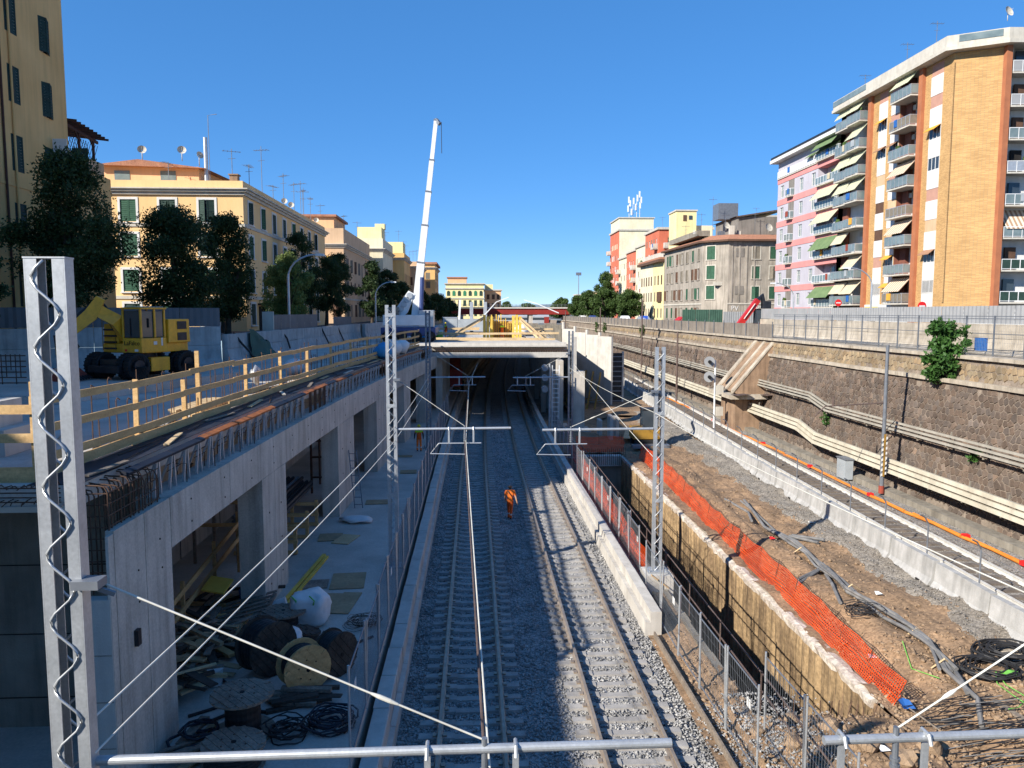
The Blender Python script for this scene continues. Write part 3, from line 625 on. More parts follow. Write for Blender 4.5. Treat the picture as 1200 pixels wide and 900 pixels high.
wire('stay_wire', 'diagonal pale guy wire from right mast down to pillar by portal', [(6.3, 26.4, 4.6), (8.0, 62, 5.6)], .012, 'cable_white', .1)

# ------------------------------------------------------------ mesh fences
_pm = {}
def panel_mesh(w, h):
    k = (round(w, 2), round(h, 2))
    if k not in _pm:
        m = MB(); r = .0035; n = int(w / .11)
        for i in range(1, n): x = w * i / n; m.tube([(x, 0, .12), (x, 0, h - .02)], r, 3, False)
        for z in np.arange(.12, h, .26): m.tube([(0, 0, z), (w, 0, z)], r, 3, False)
        for z in (.12, h - .02): m.tube([(0, 0, z), (w, 0, z)], .018, 6, False)
        o = m.build('mesh_panel', 'galv_dark'); _pm[k] = o.data; bpy.data.objects.remove(o)
    return _pm[k]
_po = MB(); _po.tube([(0, 0, 0), (0, 0, 2.05)], .025, 8); _po = _po.build('post', 'galv'); POST = _po.data; bpy.data.objects.remove(_po)
def fence(label, pts, h=1.95, step=2.3, group='galvanised mesh fences'):
    t = thing('mesh_fence', label, 'fence', pts[0], group); b = Vector(pts[0]); total = []
    for a, c in zip(pts[:-1], pts[1:]):
        a = Vector(a); c = Vector(c); n = max(1, int(round((c - a).length / step)))
        for i in range(n): total.append((a.lerp(c, i / n), a.lerp(c, (i + 1) / n)))
    for p, q in total:
        j = random.uniform(-.03, .03); d = q - p; L = math.hypot(d.x, d.y); ang = math.atan2(d.y, d.x)
        o = link('mesh_panel', panel_mesh(L - .06, h), t, p - b + Vector((d.x, d.y, 0)).normalized() * .03); o.rotation_euler = (j, -math.atan2(d.z, L), ang)
        o = link('post', POST, t, p - b); o.rotation_euler = (j, random.uniform(-.02, .02), ang)
        o = link('post', POST, t, q - b - Vector((d.x, d.y, 0)).normalized() * .055); o.rotation_euler = (j, 0, ang)
    for i in range(0, len(total), 3):
        p, q = total[i]; c = p.lerp(q, .3) - b; m = MB(); m.box(-.12, .12, -.02, -.01, 1.25, 1.45); o = m.build('notice_tag', 'white_paint', t, world=False); o.location = c; o.rotation_euler = (0, 0, math.atan2((q - p).y, (q - p).x) + (math.pi if (q - p).y > 0 and abs((q - p).x) < 1 else 0) + math.pi)
    return t
fence('long mesh fence along the platform edge beside left track', [(-2.46, 14.4, PZ)] + [(-2.46 + T(y), y, PZ) for y in (28, 40, 52, 66)])
fence('mesh fence between right kerb and the excavation', [(6.05 + T(y), y, -.1) for y in (27.2, 40, 52, 64)])
fence('mesh fence between ballast and dirt mounds, nearest at lower right', [(5.95, 15.2, -.15), (5.8, 21., -.1), (5.85, 25.4, -.1)])
fence('short mesh fence panel on the dirt mound behind near boom stub', [(6.75, 12.6, -.1), (6.62, 16.6, -.05)])
# pit guard rail of rusty pipe
pr_ = thing('pipe_guard_rail', 'rusty brown pipe guard rail along left lip of the pit', 'railing', (7.2, 14, 0))
for z in (.95, .5): m = MB(); m.tube([(7.1, 13, z - .3), (7.0, 17, z - .05), (6.88, 22, z + .1), (6.88, 32, z + .12), (6.95, 50, z + .1)], .024, 6); m.build('rail', 'rust_pipe', pr_)
for y in np.arange(17.5, 50, 3.1): m = MB(); m.tube([(6.89, y, -.3), (6.89, y, 1.07)], .022, 6); m.build('post', 'rust_pipe', pr_)

# ------------------------------------------------------------ orange plastic netting
def net(label, pts, tops, cell=.085, mat='net_orange', grp='orange plastic safety nets', hw=.31):
    """pts: bottom line, tops: top line; ribbons of real geometry with folds"""
    t = thing('safety_net', label, 'safety net', pts[0], grp)
    B = []; Tp = []
    for a, b, c, d in zip(pts[:-1], pts[1:], tops[:-1], tops[1:]):
        a, b, c, d = map(Vector, (a, b, c, d)); n = max(2, int((b - a).length / cell))
        for i in range(n): B.append(a.lerp(b, i / n)); Tp.append(c.lerp(d, i / n))
    B.append(Vector(pts[-1])); Tp.append(Vector(tops[-1])); K = 14; rows = []
    for i, (a, b) in enumerate(zip(B, Tp)):
        sag = .10 * abs(math.sin(i * .11)) + .04 * noise.noise(Vector((i * .07, 0, 1)))
        row = []
        for k in range(K):
            u = k / (K - 1); p = a.lerp(b, u); p.z -= sag * u; p += Vector((noise.noise(Vector((i * .05, k * .3, 0))), noise.noise(Vector((i * .05, k * .3, 5))), noise.noise(Vector((i * .05, k * .3, 9))) * .5)) * .13 * math.sin(u * 3); row.append(p)
        rows.append(row)
    m = MB()
    for i, row in enumerate(rows):
        if i + 1 < len(rows):
            nx = rows[i + 1]
            for k in range(K - 1): m.quad(row[k], row[k].lerp(nx[k], hw), row[k + 1].lerp(nx[k + 1], hw), row[k + 1])
            for k in range(K):
                o = (row[k + 1] - row[k]) * hw if k + 1 < K else (row[k] - row[k - 1]) * hw
                o2 = (nx[k + 1] - nx[k]) * hw if k + 1 < K else (nx[k] - nx[k - 1]) * hw
                m.quad(row[k] + o * .02, nx[k] + o2 * .02, nx[k] + o2, row[k] + o)
    m.build('netting', mat, t)
    for i in range(0, len(rows), 19):
        p = B[i]; q = Tp[i]; m = MB(); m.tube([p - Vector((0, 0, .25)), q + (q - p) * .12], .011, 5); m.build('stake', 'rebar', t)
    return t
net('bright orange net leaning along right rim of the pit', [(10.25, 17.6, .02), (10.35, 24, .03), (10.45, 34, .03), (10.8, 42, .05), (10.9, 50, .05)], [(10.5, 17.5, .72), (10.6, 24, .98), (10.68, 34, 1.), (11.05, 42, 1.05), (11.1, 50, 1.05)])
net('orange net strip between mesh fence and left lip of the pit', [(6.3, 27.5, -.05), (6.35, 38, 0), (6.5, 52, 0)], [(6.32, 27.5, .95), (6.38, 38, 1.1), (6.5, 52, 1.15)])
net('shaded orange net across far end of the pit', [(7.0, 52.2, .05), (10.4, 52.4, .05)], [(7.0, 52.4, 1.15), (10.4, 52.6, 1.1)])
# ------------------------------------------------------------ excavation: earth, pit, walls
def hgt(x, y):
    z = .05 + .22 * noise.noise(Vector((x * .35, y * .35, 2))) + .10 * noise.noise(Vector((x * 1.1, y * 1.1, 4))) + .07 * noise.noise(Vector((x * 3.1, y * 3.1, 6))) - .18 * abs(noise.noise(Vector((x * 1.6, y * .9, 11)))) + .06
    if x > 10: z += .16 * max(0, min(1, (x - 12.6) / 1.2)) + .28 * math.exp(-((x - 12.2) ** 2) / .5) * (1 if y > 15 else .5) - .14 * math.exp(-((x - 11.2) ** 2) / .2)
    return z + RZ(y) * (1 if x > 12 else 0)
def patch(m, x0, x1, y0, y1, st, f, skirt=False):
    xs = yr(x0, x1, st); ys = yr(y0, y1, st); n = len(xs); V = [(x, y, f(x, y)) for y in ys for x in xs]
    m.add(V, [(i * n + j, i * n + j + 1, (i + 1) * n + j + 1, (i + 1) * n + j) for i in range(len(ys) - 1) for j in range(n - 1)])
def lo(x, y):
    z = hgt(x, y) * .6 - .12
    if y < 20: z += .32 * math.exp(-((x - 8.8) ** 2) / 3.5 - ((y - 15.2) ** 2) / 5) + .12 * noise.noise(Vector((x * 2.2, y * 2.2, 1)))
    if x < 6.2: z = min(z, -.2 + .05 * noise.noise(Vector((x * 4, y * 4, 0))))
    return z
m = MB(); patch(m, 5.3, 6.7, 8, 52, .17, lo)
def ramp(x, y):
    z = lo(x, y)
    if y > 17: z -= 5.4 * max(0, min(1, (y - 17.3) / 3.0)) * (1 if x < 10 else 0)
    return z
patch(m, 6.7, 10.0, 8, 20.4, .17, ramp); patch(m, 10.0, 15.9, 8, 20.4, .17, lambda x, y: hgt(x, y) - .1 * max(0, 17 - y) * .3); patch(m, 10.0, 16.3, 20.4, 52, .2, hgt)
patch(m, 5.6, 17.6, 52, 68, .5, lambda x, y: hgt(x, y) * .6); patch(m, 9.3, 19.2, 68, 130, 1.2, hgt)
o = struct(m.build('earth_bank', 'earth', smooth=True))
m = MB(); patch(m, 13.6, 16.4, 8, 70, .25, lambda x, y: hgt(x, y) + .05 + .05 * noise.noise(Vector((x * 2, y * 2, 8))) - .35 * max(0, 14.75 + .6 * noise.noise(Vector((y * .5, 0, 0))) - x)); struct(m.build('gravel_shelf', 'earth_grey', smooth=True))
m = MB(); m.quad((6.6, 16, -5.4), (10.2, 16, -5.4), (10.2, 52.5, -5.4), (6.6, 52.5, -5.4)); struct(m.build('pit_floor', 'earth_grey'))
# rough pile wall: overlapping half columns, uneven
pw2 = thing('pile_wall', 'rough ochre pile wall with white capping forming right side of the pit', 'wall', (10, 18, -4.6))
y = 18.0; k = 0
while y < 51:
    w = random.uniform(.36, .48); m = MB(); ztop = -.08 + .05 * noise.noise(Vector((y, 0, 0))); zs = np.linspace(-5.5 if y > 20.4 else -.5 - 5.0 * max(0, (y - 17.6) / 2.8), ztop, 12); secs = []
    for z in zs:
        sec = []
        for a in range(6):
            th = math.pi * a / 5; rr = .10 + .05 * noise.noise(Vector((y * 3, z * 1.6, a * .8))) + .03 * noise.noise(Vector((y * 3, z * 6, a)))
            sec.append((10.02 - math.sin(th) * rr, y + w * (.5 - .5 * math.cos(th)), z))
        secs.append(sec + [(10.15, y + w, z), (10.15, y, z)])
    m.loft(secs); m.build('pile', 'pit_wall', pw2, smooth=True); y += w * .96; k += 1
for i, (a, b) in enumerate(zip(np.arange(18, 51, 1.5), np.arange(19.5, 52.5, 1.5))):
    m = MB(); secs = []
    for q in yr(a, b, .3):
        r = lambda s: .05 * noise.noise(Vector((q * 2.5, s, 3))); secs.append([(9.9 + r(0), q, -.2 + r(1) * 2.4), (9.88 + r(2) * 1.3, q, .0 + r(3)), (10.05 + r(4), q, .05 + r(5)), (10.24 + r(6) * 2, q, .02 + r(7)), (10.24, q, -.3)])
    m.loft(secs); m.build('capping', 'pit_cap', pw2, smooth=False)
pl = thing('pile_wall', 'dark shaded pile wall along left side of the pit beneath rusty guard rail', 'wall', (6.7, 18, -4.6)); y = 19.
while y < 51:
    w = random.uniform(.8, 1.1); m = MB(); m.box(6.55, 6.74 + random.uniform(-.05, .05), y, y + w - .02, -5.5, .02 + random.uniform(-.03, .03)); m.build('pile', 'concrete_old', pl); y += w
pe = thing('pit_end_beam', 'concrete cross beam with starter bars closing far end of the pit', 'beam', (8.7, 51, -1))
m = MB(); m.box(6.7, 10.3, 51., 51.8, -.7, -.02); m.build('beam', 'concrete', pe); m = MB(); m.box(6.7, 10.3, 51.3, 51.7, -5.5, -.72); m.build('end_wall', 'concrete_old', pe)
for i in range(22): m = MB(); x = 7.35 + i * .135; m.tube([(x, 50.95, -.6), (x, 50.93, .55 + random.uniform(-.1, .1))], .014, 4); m.build('rebar', 'rebar', pe)
# steel walers and dark reel in the pit
m = MB(); m.cyl((8.5, 24.2, -4.3), (.3, 1, 0), .75, .9, 20); m.cyl((8.4, 23.7, -4.3), (.3, 1, 0), .9, .08, 20); m.cyl((8.65, 24.7, -4.3), (.3, 1, 0), .9, .08, 20); tag(m.build('pit_drum', 'steel_dark'), 'dark steel drum lying down inside the pit near pedestal', 'drum')
# clods and stones on the dirt
P = []; Rr = []
for _ in range(9000):
    x = random.uniform(5.7, 15.7); y = random.uniform(12.5, 50) if random.random() < .45 else random.uniform(12.5, 21)
    if 6.5 < x < 10.3 and y > 18.3: continue
    z = lo(x, y) if x < 6.7 else (ramp(x, y) if x < 10 and y < 20.4 else hgt(x, y)); P.append((x, y, z + .01)); Rr.append(random.choice([.025, .03, .04, .05, .08]) * random.uniform(.7, 1.3))
tag(scatter_stones('dirt_clods', 'clod', P, np.array(Rr), 5), 'loose brown clods and rubble scattered over the dirt', 'rubble')
P = []; Rr = []
for _ in range(9000):
    x = random.uniform(14.0, 16.2); y = random.uniform(13, 60)
    P.append((x, y, hgt(x, y) + .06 + .05 * noise.noise(Vector((x * 2, y * 2, 8))) - .35 * max(0, 14.75 + .6 * noise.noise(Vector((y * .5, 0, 0))) - x))); Rr.append(random.uniform(.02, .045))
tag(scatter_stones('shelf_gravel', 'ballast_old', P, np.array(Rr), 6), 'dull brown gravel along the foot of the concrete barriers', 'gravel')
P = []; Rr = []
for _ in range(2600):
    x = random.gauss(6.6, .7); y = random.uniform(13, 18.4); P.append((x, y, lo(x, y) + .02)); Rr.append(random.uniform(.02, .05))
tag(scatter_stones('spilled_ballast', 'ballast_stone', P, np.array(Rr), 8), 'spilled pale stones among dirt beside the near mesh fence', 'gravel')

# ------------------------------------------------------------ concrete barriers with posts
sec = [(-.30, 0), (.30, 0), (.30, .07), (.17, .28), (.11, .92), (-.11, .92), (-.17, .28), (-.30, .07)]
jb = MB(); jb.loft([[(a, s * 1.43, z) for a, z in sec] for s in (-1, 1)])

for q in (-.8, .75): jb.cur = 1; jb.box(-.325, -.28, q - .12, q + .12, 0, .09)
_j = jb.build('barrier_body', ['jersey', 'dark_inside']); bmx = _j.modifiers.new('bevel', 'BEVEL'); JB = _j.data; bpy.data.objects.remove(_j)
y = 13.0; k = 0
def brow(y): return ORD[k] if k < len(ORD) else None
while y < 100:
    yc = y + 1.5; x = BX(yc); base = .22 + RZ(yc); nm = ORD[k] if k < len(ORD) else None
    nm = nm or ('twenty-' + ORD[k - 20]); lab = nm + ' pale concrete barrier from the near end of the row by the side line'
    t = thing('concrete_barrier', lab, 'barrier', (x, yc, base), 'row of concrete barriers'); o = link('barrier_body', JB, t, (random.uniform(-.06, .06), 0, 0)); o.rotation_euler = (random.uniform(-.02, .02), 0, -.031 + random.uniform(-.035, .035))
    if k % 1 == 0:
        m = MB(); m.tube([(.16, -.5, .55), (.16, -.5, 2.0), (-.02, -.55, 2.25), (-.22, -.6, 2.35)], .028, 7); m.build('post', 'galv_dark', t, world=False)
    y += 3.0; k += 1
wire('fence_wire', 'thin wire strung along the bent posts on the concrete barriers, upper strand', [(BX(y) + .16, y, 2.15 + RZ(y)) for y in np.arange(14, 100, 3.)], .006, 'galv_dark', .03, 3, grp='barrier post wires')
wire('fence_wire', 'thin wire strung along the bent posts on the concrete barriers, lower strand', [(BX(y) + .16, y, 1.7 + RZ(y)) for y in np.arange(14, 100, 3.)], .006, 'galv_dark', .03, 3, grp='barrier post wires')

# ------------------------------------------------------------ side line: ballast, rails, ducts
m = MB(); patch(m, 0, 6.2, 8, 70, .5, lambda x, y: .3 + .05 * noise.noise(Vector((x * 1.5, y * 1.5, 7))) + RZ(y)); patch(m, 0, 6.2, 70, 215, 2.5, lambda x, y: .3 + RZ(y))
m.v = [(BX(y) + .15 + x * (21.9 - BX(y) - .1) / 6.2, y, z) for x, y, z in m.v]; struct(m.build('side_line_bed', 'ballast_old', smooth=True))
P = []; Rr = []
for _ in range(9000):
    y = 14 + 46 * random.random() ** 1.2; x = random.uniform(BX(y) + .3, 21.6); P.append((x, y, .3 + RZ(y) + .05 * noise.noise(Vector(((x - BX(y)) * 1.4, y * 1.5, 7))))); Rr.append(random.uniform(.025, .05))
tag(scatter_stones('side_line_gravel', 'ballast_old', P, np.array(Rr), 9), 'old brown ballast stones on the side line below the retaining wall', 'gravel')
sx = lambda y: BX(y) + 2.15
tk = thing('railway_track', 'narrow brown sleepered track with whitish rails behind the concrete barriers', 'railway track', (sx(10), 10, .3))
for d in (-.75, .75):
    m = MB(); m.loft([[(sx(y) + d + a * 1.3, y, .55 + RZ(y) + z * 1.1) for a, z in RAILP] for y in yr(10, 200, 6)]); m.build('rail', 'rail_white', tk)
sb = MB(); sb.box(-1.25, 1.25, -.12, .12, -.1, .07); _s = sb.build('sleeper', 'sleeper_old'); SL2 = _s.data; bpy.data.objects.remove(_s); y = 12
while y < 110: link('sleeper', SL2, tk, (sx(y) - sx(10), y - 10, .02 + RZ(y)), random.uniform(-.04, .04)); y += .65
# orange duct on ground
od = thing('cable_duct', 'orange plastic cable duct lying in sections beside the side line', 'duct', (20.2, 14, .3)); y = 12.
while y < 76:
    L = random.uniform(3.2, 4.4); x = 20.15 + .12 * math.sin(y * .3); m = MB(); z = .42 + RZ(y)
    m.tube([(x, y, z), (x + .03, y + L * .5, z + .02), (20.15 + .12 * math.sin((y + L) * .3), y + L - .12, z)], .075, 8); m.tube([(x + .17, y + .3, z - .03), (x + .19, y + L - .2, z - .03)], .05, 8); m.build('duct', 'duct_orange', od)
    if random.random() < .35: m = MB(); m.box(x - .1, x + .14, y + L - .3, y + L - .05, z - .02, z + .14); m.build('coupling', 'red_sign', od)
    y += L
m = MB()
for i, y in enumerate(np.arange(13, 70, 5.5)): pass
# cream ducts on brackets along the wall foot (three runs), with a step down at the buttress
def run(name, label, x, z, n, dz, mat, r, y1=210, grp=None):
    t = thing(name, label, 'ducts', (x, 12, z))
    for i in range(n):
        ys_ = [10, 20, 30, 40, 47, 49.5, 60, 66, 80, 110, 150, y1]; m = MB(); kz = lambda y: z + i * dz + (0 if y < 48 else .45) + RZ(min(y, 110)) * .6
        m.loft([[(x + .05 * i - r, y, kz(y) - r), (x + .05 * i + r, y, kz(y) - r), (x + .05 * i + r, y, kz(y) + r * .8), (x + .05 * i - r * .8, y, kz(y) + r)] for y in ys_]); m.build('duct', mat, t)
    for y in np.arange(12, 100, 2.5):
        m = MB(); q = (0 if y < 48 else .45) + RZ(min(y, 110)) * .6; m.bar((x + r + .03, y, z - .25 + q), (x + r + .03 + .05 * n, y, z + n * dz + .02 + q), .06); m.bar((x - r, y, z - r - .03 + q), (x + .75, y, z - r - .03 + q), .05); m.build('bracket', 'concrete_old', t)
    return t
run('wall_ducts', 'three cream cable ducts running low along the foot of the retaining wall', 21.35, 1.55, 3, .26, 'duct_cream', .095)
run('wall_ducts', 'three weathered grey cable ducts running along the middle of the retaining wall', 22.05, 3.55, 3, .19, 'duct_grey', .055)
m = MB(); m.loft([[(21.1, y, .3 + RZ(y)), (21.75, y, .3 + RZ(y)), (21.75, y, .6 + RZ(y)), (21.1, y, .6 + RZ(y))] for y in yr(10, 200, 10)]); tag(m.build('low_plinth', 'concrete_old'), 'low stained concrete plinth beneath the cream ducts', 'plinth')
# white lime-splashed cable trough lids
# ------------------------------------------------------------ retaining wall of dark stones
rw = thing('retaining_wall', 'tall dark basalt stone retaining wall with tuff parapet on the right', 'wall', (22.5, 12, 0))
XB = lambda z: 22.15 + (z / 6.4) * .85
m = MB(); m.loft([[(XB(-.5), y, -.5), (XB(6.3), y, 6.3), (24.3, y, 6.3), (24.3, y, -.5)] for y in yr(6, 320, 30)]); m.build('wall_core', 'mortar', rw)
def stonework(y0, y1, z0, z1, xf, cell, mat, name, depth, seed, polyg=True):
    r = random.Random(seed); m = MB(); tint = []; rows = int((z1 - z0) / (cell * .86)) + 1; cols = int((y1 - y0) / cell) + 1; cache = {}
    def corner(i, j):
        if (i, j) not in cache:
            yb = y0 + i * cell / 2; zb = z0 + j * cell * .29
            cache[(i, j)] = (yb + r.uniform(-.27, .27) * cell, zb + r.uniform(-.2, .2) * cell)
        return cache[(i, j)]
    for row in range(rows):
        for c in range(cols):
            ci = 2 * c + (row % 2); cj = 3 * row
            P = [corner(ci, cj + 2), corner(ci + 1, cj + 1), corner(ci + 1, cj - 1), corner(ci, cj - 2), corner(ci - 1, cj - 1), corner(ci - 1, cj + 1)]
            if max(p[1] for p in P) > z1 + .05 or min(p[1] for p in P) < z0 - .2: continue
            cy = sum(p[0] for p in P) / 6; cz = sum(p[1] for p in P) / 6; d = depth * r.uniform(.4, 1.3); sh = r.uniform(.86, .93)
            out = [(xf(p[1]) - .004, cy + (p[0] - cy) * sh, cz + (p[1] - cz) * sh) for p in P]; inn = [(xf(p[1]) - d, cy + (p[0] - cy) * sh * .86, cz + (p[1] - cz) * sh * .86) for p in P]
            n = len(m.v); m.add(out + inn, [(6, 7, 8, 9, 10, 11)] + [(k, (k + 1) % 6, 6 + (k + 1) % 6, 6 + k) for k in range(6)])
            t = r.uniform(.68, 1.15); b = r.uniform(-.07, .09)
            if r.random() < .06: t *= 1.5
            tint += [(t * (1 + b), t, t * (1 - b), 1)] * 12
    o = m.build(name, mat, rw); ca = o.data.color_attributes.new('tint', 'FLOAT_COLOR', 'POINT'); ca.data.foreach_set('color', np.array(tint, dtype=np.float32).reshape(-1)); o['kind'] = 'stuff'; return o
stonework(24, 70, .5, 6.3, XB, .34, 'basalt', 'stone_facing', .038, 3); stonework(70, 130, .8, 6.3, XB, .62, 'basalt', 'stone_facing', .06, 4)
m = MB(); m.loft([[(23.12, y, 6.5), (23.25, y, 7.5), (24.3, y, 7.5), (24.3, y, 6.5)] for y in yr(6, 320, 30)]); m.build('parapet_core', 'mortar', rw)
stonework(24, 62, 6.56, 7.46, lambda z: 23.12 + (z - 6.5) * .13, .34, 'tuff', 'tuff_facing', .04, 5); stonework(62, 130, 6.56, 7.46, lambda z: 23.12 + (z - 6.5) * .13, .5, 'tuff', 'tuff_facing', .04, 6)
y = 10.
while y < 200:
    L = random.uniform(1.1, 1.7) * (1 if y < 80 else 3); d = random.uniform(-.03, .03)
    m = MB(); m.box(22.82 + d, 24.2, y, y + L - .02, 6.31, 6.51 + d * .3); m.build('string_course', 'travertine', rw)
    m = MB(); m.box(23.05 + d, 24.2, y + .2, y + .2 + L - .02, 7.51, 7.68 + d * .3); m.build('coping', 'travertine', rw); y += L
m = MB()
for q in range(40):                                      # lime wash patches on the lower wall
    pass
# stepped buttress ramp
bt = thing('buttress', 'leaning brick buttress with stone copings sliding down the retaining wall', 'buttress', (21.5, 61, 3))
m = MB(); m.loft([[(23.4, y, 7.5), (23.9, y, 7.5), (23.9, y, 2.9), (21.2, y, 2.9), (20.2, y, 3.5)] for y in (58.6, 62.6)]); m.build('ramp', 'old_brick', bt)
for y0, y1 in ((58.55, 59.1), (60.3, 60.7), (62.1, 62.65)): m = MB(); m.loft([[(23.4, y, 7.502), (23.4, y, 7.66), (20.1, y, 3.66), (20.1, y, 3.44)] for y in (y0, y1)]); m.build('coping', 'travertine', bt)
m = MB(); m.box(19.6, 22.5, 57.6, 63.2, 3.05, 3.35); m.build('ledge', 'travertine', bt); m = MB(); m.box(20.3, 22.6, 58.6, 62, .4, 3.04); m.build('pier', 'old_brick', bt)
for x, y in ((19.8, 57.3), (22.0, 57.1)): m = MB(); m.bar((x, y, 3.42), (x + 1.1, y + .4, 3.44), .9, .03); m.build('rusty_sheet', 'rust_pipe', bt)
# ------------------------------------------------------------ building kit
def facade(m, p0, p1, z0, z1, ops, depth=.2):
    p0 = Vector(p0); p1 = Vector(p1); d = (p1 - p0); L = d.length; d.normalize(); n = Vector((d.y, -d.x))
    S = sorted({0., L} | {o[0] for o in ops} | {o[1] for o in ops}); Z = sorted({z0, z1} | {o[2] for o in ops} | {o[3] for o in ops})
    W = lambda s, z, k=0.: (p0.x + d.x * s - n.x * k, p0.y + d.y * s - n.y * k, z)
    for a, b in zip(S[:-1], S[1:]):
        for c, e in zip(Z[:-1], Z[1:]):
            sm = (a + b) / 2; zm = (c + e) / 2
            if any(o[0] < sm < o[1] and o[2] < zm < o[3] for o in ops): continue
            m.quad(W(a, c), W(b, c), W(b, e), W(a, e))
    for a, b, c, e in ops:
        m.quad(W(a, c), W(a, e), W(a, e, depth), W(a, c, depth)); m.quad(W(b, c), W(b, c, depth), W(b, e, depth), W(b, e))
        m.quad(W(a, c), W(a, c, depth), W(b, c, depth), W(b, c)); m.quad(W(a, e), W(b, e), W(b, e, depth), W(a, e, depth))
_wm = {}
def keep(m, name, mat):
    o = m.build(name, mat); me = o.data; bpy.data.objects.remove(o); return me
def pane_mesh(w, h, glass, frame, sur, surw):
    k = ('p', round(w, 2), round(h, 2), glass, frame, sur, surw)
    if k not in _wm:
        m = MB(); y = .15; m.quad((-w / 2, y, 0), (w / 2, y, 0), (w / 2, y, h), (-w / 2, y, h)); m.cur = 1; f = .06
        for a, b in ((-w / 2, -w / 2 + f), (w / 2 - f, w / 2), (-f / 2, f / 2)): m.box(a, b, y - .05, y - .004, 0, h)
        for a, b in ((0, f), (h - f, h), (h * .62, h * .62 + .04)): m.box(-w / 2 + f, w / 2 - f, y - .045, y - .006, a, b)
        if sur:
            m.cur = 2; m.box(-w / 2 - surw, -w / 2, -.05, .02, -.05, h + surw); m.box(w / 2, w / 2 + surw, -.05, .02, -.05, h + surw); m.box(-w / 2, w / 2, -.05, .02, h, h + surw); m.box(-w / 2 - surw - .05, w / 2 + surw + .05, -.14, .04, -.14, -.052)
        _wm[k] = keep(m, 'window', [glass, frame] + ([sur] if sur else []))
    return _wm[k]
def shutter_mesh(w, h, mat, far=False):
    k = ('s', round(w, 2), round(h, 2), mat)
    if k not in _wm:
        m = MB(); t = .04; f = .07
        m.box(0, f, -t, 0, 0, h); m.box(w - f, w, -t, 0, 0, h)
        for a in (0, h * .5 - f / 2, h - f): m.box(f, w - f, -t + .003, -.003, a, a + f)
        n = max(4, int(h / .16))
        for i in range(n): z = f + (h - 2 * f) * i / n; m.quad((f, -.03, z), (w - f, -.03, z), (w - f, -.008, z + (h - 2 * f) / n), (f, -.008, z + (h - 2 * f) / n))
        _wm[k] = keep(m, 'shutter', mat)
    return _wm[k]
def window(t, base, pos, nrm, w, h, style='closed', sh='shutter_green', glass='glass', frame='white_paint', sur=None, surw=.18):
    rz = math.atan2(nrm[0], -nrm[1]); o = link('window', pane_mesh(w, h, glass, frame, sur, surw), t, Vector(pos) - base, rz); y = .04
    if style == 'none': return o
    sm = shutter_mesh(w / 2 - .01, h - .02, sh)
    ang = {'closed': (0, 0), 'open': (-172, 172), 'half': (-150, 0), 'ajar': (-28, 20), 'wide': (-110, 105)}[style]
    if ang[0] <= -100 or ang[1] >= 100: y = -.06
    a = link('shutter', sm, o, (-w / 2 + .005, y if ang[0] else .04, .01)); a.rotation_euler = (0, 0, R(ang[0]))
    b = link('shutter', sm, o, (w / 2 - .005, y if ang[1] else .04, .01)); b.scale = (-1, 1, 1); b.rotation_euler = (0, 0, R(ang[1])); return o
def face(t, base, p0, p1, z0, z1, mat, cols, rows, w, h, styles=('closed',), shs=('shutter_green',), sur=None, surw=.18, glass='glass', frame='white_paint', skip=(), dep=.2, name='wall'):
    """cols: distances along p0->p1 of window centres; rows: sill heights"""
    ops = [(c - w / 2, c + w / 2, r, r + h) for i, c in enumerate(cols) for j, r in enumerate(rows) if (i, j) not in skip]
    m = MB(); facade(m, p0, p1, z0, z1, ops, dep); m.build(name, mat, t); d = (Vector(p1) - Vector(p0)).normalized(); n = (d.y, -d.x)
    for i, c in enumerate(cols):
        for j, r in enumerate(rows):
            if (i, j) in skip: continue
            window(t, base, (p0[0] + d.x * c, p0[1] + d.y * c, r), n, w, h, random.choice(styles), random.choice(shs), glass, frame, sur, surw)
def rect_walls(t, x0, x1, y0, y1, z0, z1, mat, done):
    for k, (a, b) in {'S': ((x0, y0), (x1, y0)), 'E': ((x1, y0), (x1, y1)), 'N': ((x1, y1), (x0, y1)), 'W': ((x0, y1), (x0, y0))}.items():
        if k not in done: m = MB(); facade(m, a, b, z0, z1, []); m.build('wall', mat, t)
def ring(t, x0, x1, y0, y1, z0, z1, o, mat, name): m = MB(); m.box(x0 - o, x1 + o, y0 - o, y1 + o, z0, z1); return m.build(name, mat, t)
def antenna(t, x, y, z, h=2.4, n=5, rot=0.):
    m = MB(); m.tube([(x, y, z), (x, y, z + h)], .03, 5); c, s = math.cos(rot), math.sin(rot); m.tube([(x - .7 * c, y - .7 * s, z + h * .92), (x + .7 * c, y + .7 * s, z + h * .92)], .02, 4)
    for i in range(n): u = -.6 + 1.2 * i / (n - 1); l = .38 - .03 * i; m.tube([(x + u * c - l * s, y + u * s + l * c, z + h * .92), (x + u * c + l * s, y + u * s - l * c, z + h * .92)], .014, 3)
    m.tube([(x - .3, y, z + h * .7), (x + .3, y, z + h * .72)], .016, 4); m.build('tv_antenna', 'galv_dark', t)
def dish(t, x, y, z, r=.5, az=.35):
    m = MB(); m.tube([(x, y, z - .7), (x, y, z)], .035, 5); d = Vector((math.sin(az), -math.cos(az), .35)).normalized(); c = Vector((x, y, z + .1))
    m.tube([c + d * k for k in (-.02, .03, .1, .17)], [.04, r * .55, r * .85, r], 16, False); m.tube([c, c + d * .55], .015, 4); m.build('satellite_dish', 'offwhite', t, smooth=True)
def chimney(t, x, y, z, h=1., w=.5, mat='old_brick'): m = MB(); m.box(x - w / 2, x + w / 2, y - w / 2, y + w / 2, z, z + h); m.box(x - w / 2 - .08, x + w / 2 + .08, y - w / 2 - .08, y + w / 2 + .08, z + h, z + h + .1); m.build('chimney', mat, t)

